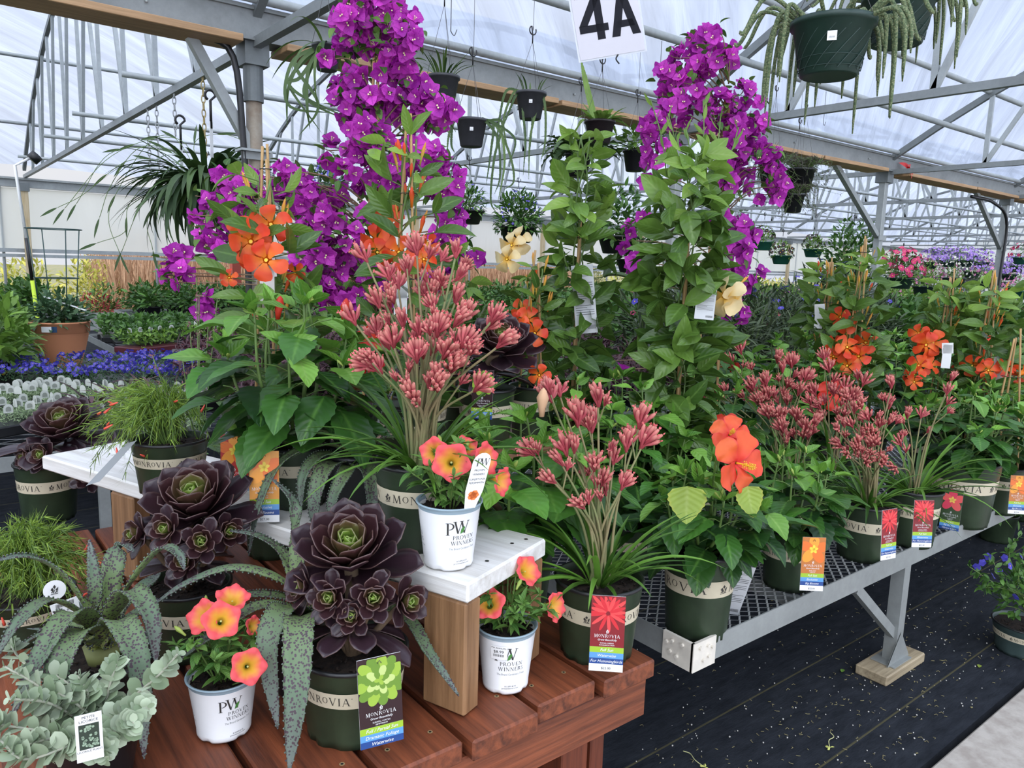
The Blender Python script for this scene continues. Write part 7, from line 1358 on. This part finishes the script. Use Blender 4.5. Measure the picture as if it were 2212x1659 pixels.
for s_ in S:
    P = bez(s_, 16); tube(m, P, .0016, 4); k = 26; j = rg.integers(6, 16, k); leaves(f, P[j], rdir(k), rdir(k, .2, 1), .028, .014, 'lance', 5, 3, .3, .2)
m.build('branches', GSTEM, t); f.build('outer_foliage', LF1, t)
for i in range(9): inst('flower', BLUEF, t, pl(t, 2110+i*12, 1290-rg.uniform(0, 90), 2.6), rdir(1)[0], 1.2)
for i, (x, y) in enumerate(((2150, 1165), (2205, 1120))):
    P = at(x, y, .0); t = thing('floor_plant', ['low leafy plant on the floor under the right end of the bench', 'second low plant on the floor beyond the bench end'][i], 'plant', (P[0], min(P[1], 2.6), 0)); green_pot(t, .09, .14, facing(P), 0, band=False); bush(t, .13, .16, .16, 160, .05, .45, LF1, 'lance')
# ================================================================ outside the side wall
REED = leafmat('dry reed', (.36, .20, .12), (.62, .42, .28), .8, .3); GOLD = leafmat('golden foliage', (.30, .34, .06), (.55, .52, .12), .7, .3); REDB = leafmat('outdoor red foliage', (.35, .03, .05), (.50, .10, .10), .7, .2)
m = MB(); n = 7000; x = rg.uniform(3.2, 16, n); y = rg.uniform(16.6, 19.5, n); leaves(m, np.stack([x, y, x*0], 1), nrm(rdir(n)*.16+np.array([0, 0, 1])), rdir(n), rg.uniform(1.2, 2.1, n), .022, 'strap', 6, 2, rg.uniform(.0, .6, n), 0)
m.build('reed_bed', REED, None, label='bed of dry pinkish brown reeds outside the far side wall', cat='reeds', kind='stuff')
B1 = leafy('shrub', '', 'shrub', .8, 1.1, 700, .16, .35, GOLD, 'lance'); B1.location = (0, 0, 0)
spread(B1, [(-1.5+1.6*i+rg.uniform(-.4, .4), 17.2+rg.uniform(0, 1.5), 0, rg.uniform(.7, .95)) for i in range(4)]+[(15+2.2*i, 17.5+rg.uniform(0, 2), 0, rg.uniform(.7, .95)) for i in range(12)], 'one of the golden green shrubs seen outside below the white curtain', 'golden shrubs outside')
B2 = leafy('shrub', '', 'shrub', .6, .8, 500, .14, .4, LF1, 'lance'); spread(B2, [(-2+1.5*i+rg.uniform(-.4, .4), 15.0+rg.uniform(0, .4), 0, rg.uniform(.5, .8)) for i in range(24)], 'one of the green shrubs just outside the far side wall', 'green shrubs outside')
B3 = leafy('shrub', '', 'shrub', .45, .5, 400, .10, .3, REDB, 'lance'); spread(B3, [(1.0, 15.2, 0), (2.6, 15.1, 0), (17, 15.4, 0), (20, 15.4, 0), (23.5, 15.3, 0)], 'one of the red leaved shrubs outside the far wall', 'red shrubs outside')
B4 = leafy('tree', '', 'tree', 1.9, 2.6, 1500, .35, .4, leafmat('far tree leaf', (.16, .20, .08), (.34, .32, .14), .8, .2), 'ovate'); spread(B4, [(-6+4.2*i+rg.uniform(-1, 1), 29+rg.uniform(0, 5), 0, rg.uniform(.45, .65)) for i in range(13)], 'one of the distant hazy trees outside behind the reeds', 'distant trees')
m = MB(); box(m, (0, 0, .75), (.16, .16, 1.5)); m.build('red_post', plain('red painted post', (.36, .07, .05), .7), None, smooth=False, loc=(5.0, 15.0, -.05), label='dull red post standing outside in front of the reeds', cat='post')
t = thing('shed', 'low white shed outside at the far left', 'shed', (-.6, 22, -.05)); m = MB(); box(m, (0, 0, .8), (3.2, 2, 1.6)); m.build('wall', plain('shed white', (.75, .74, .72), .7), t, smooth=False); m = MB(); box(m, (0, 0, 1.65), (3.4, 2.2, .1)); m.build('roof', plain('shed roof', (.4, .38, .36), .7), t, smooth=False)
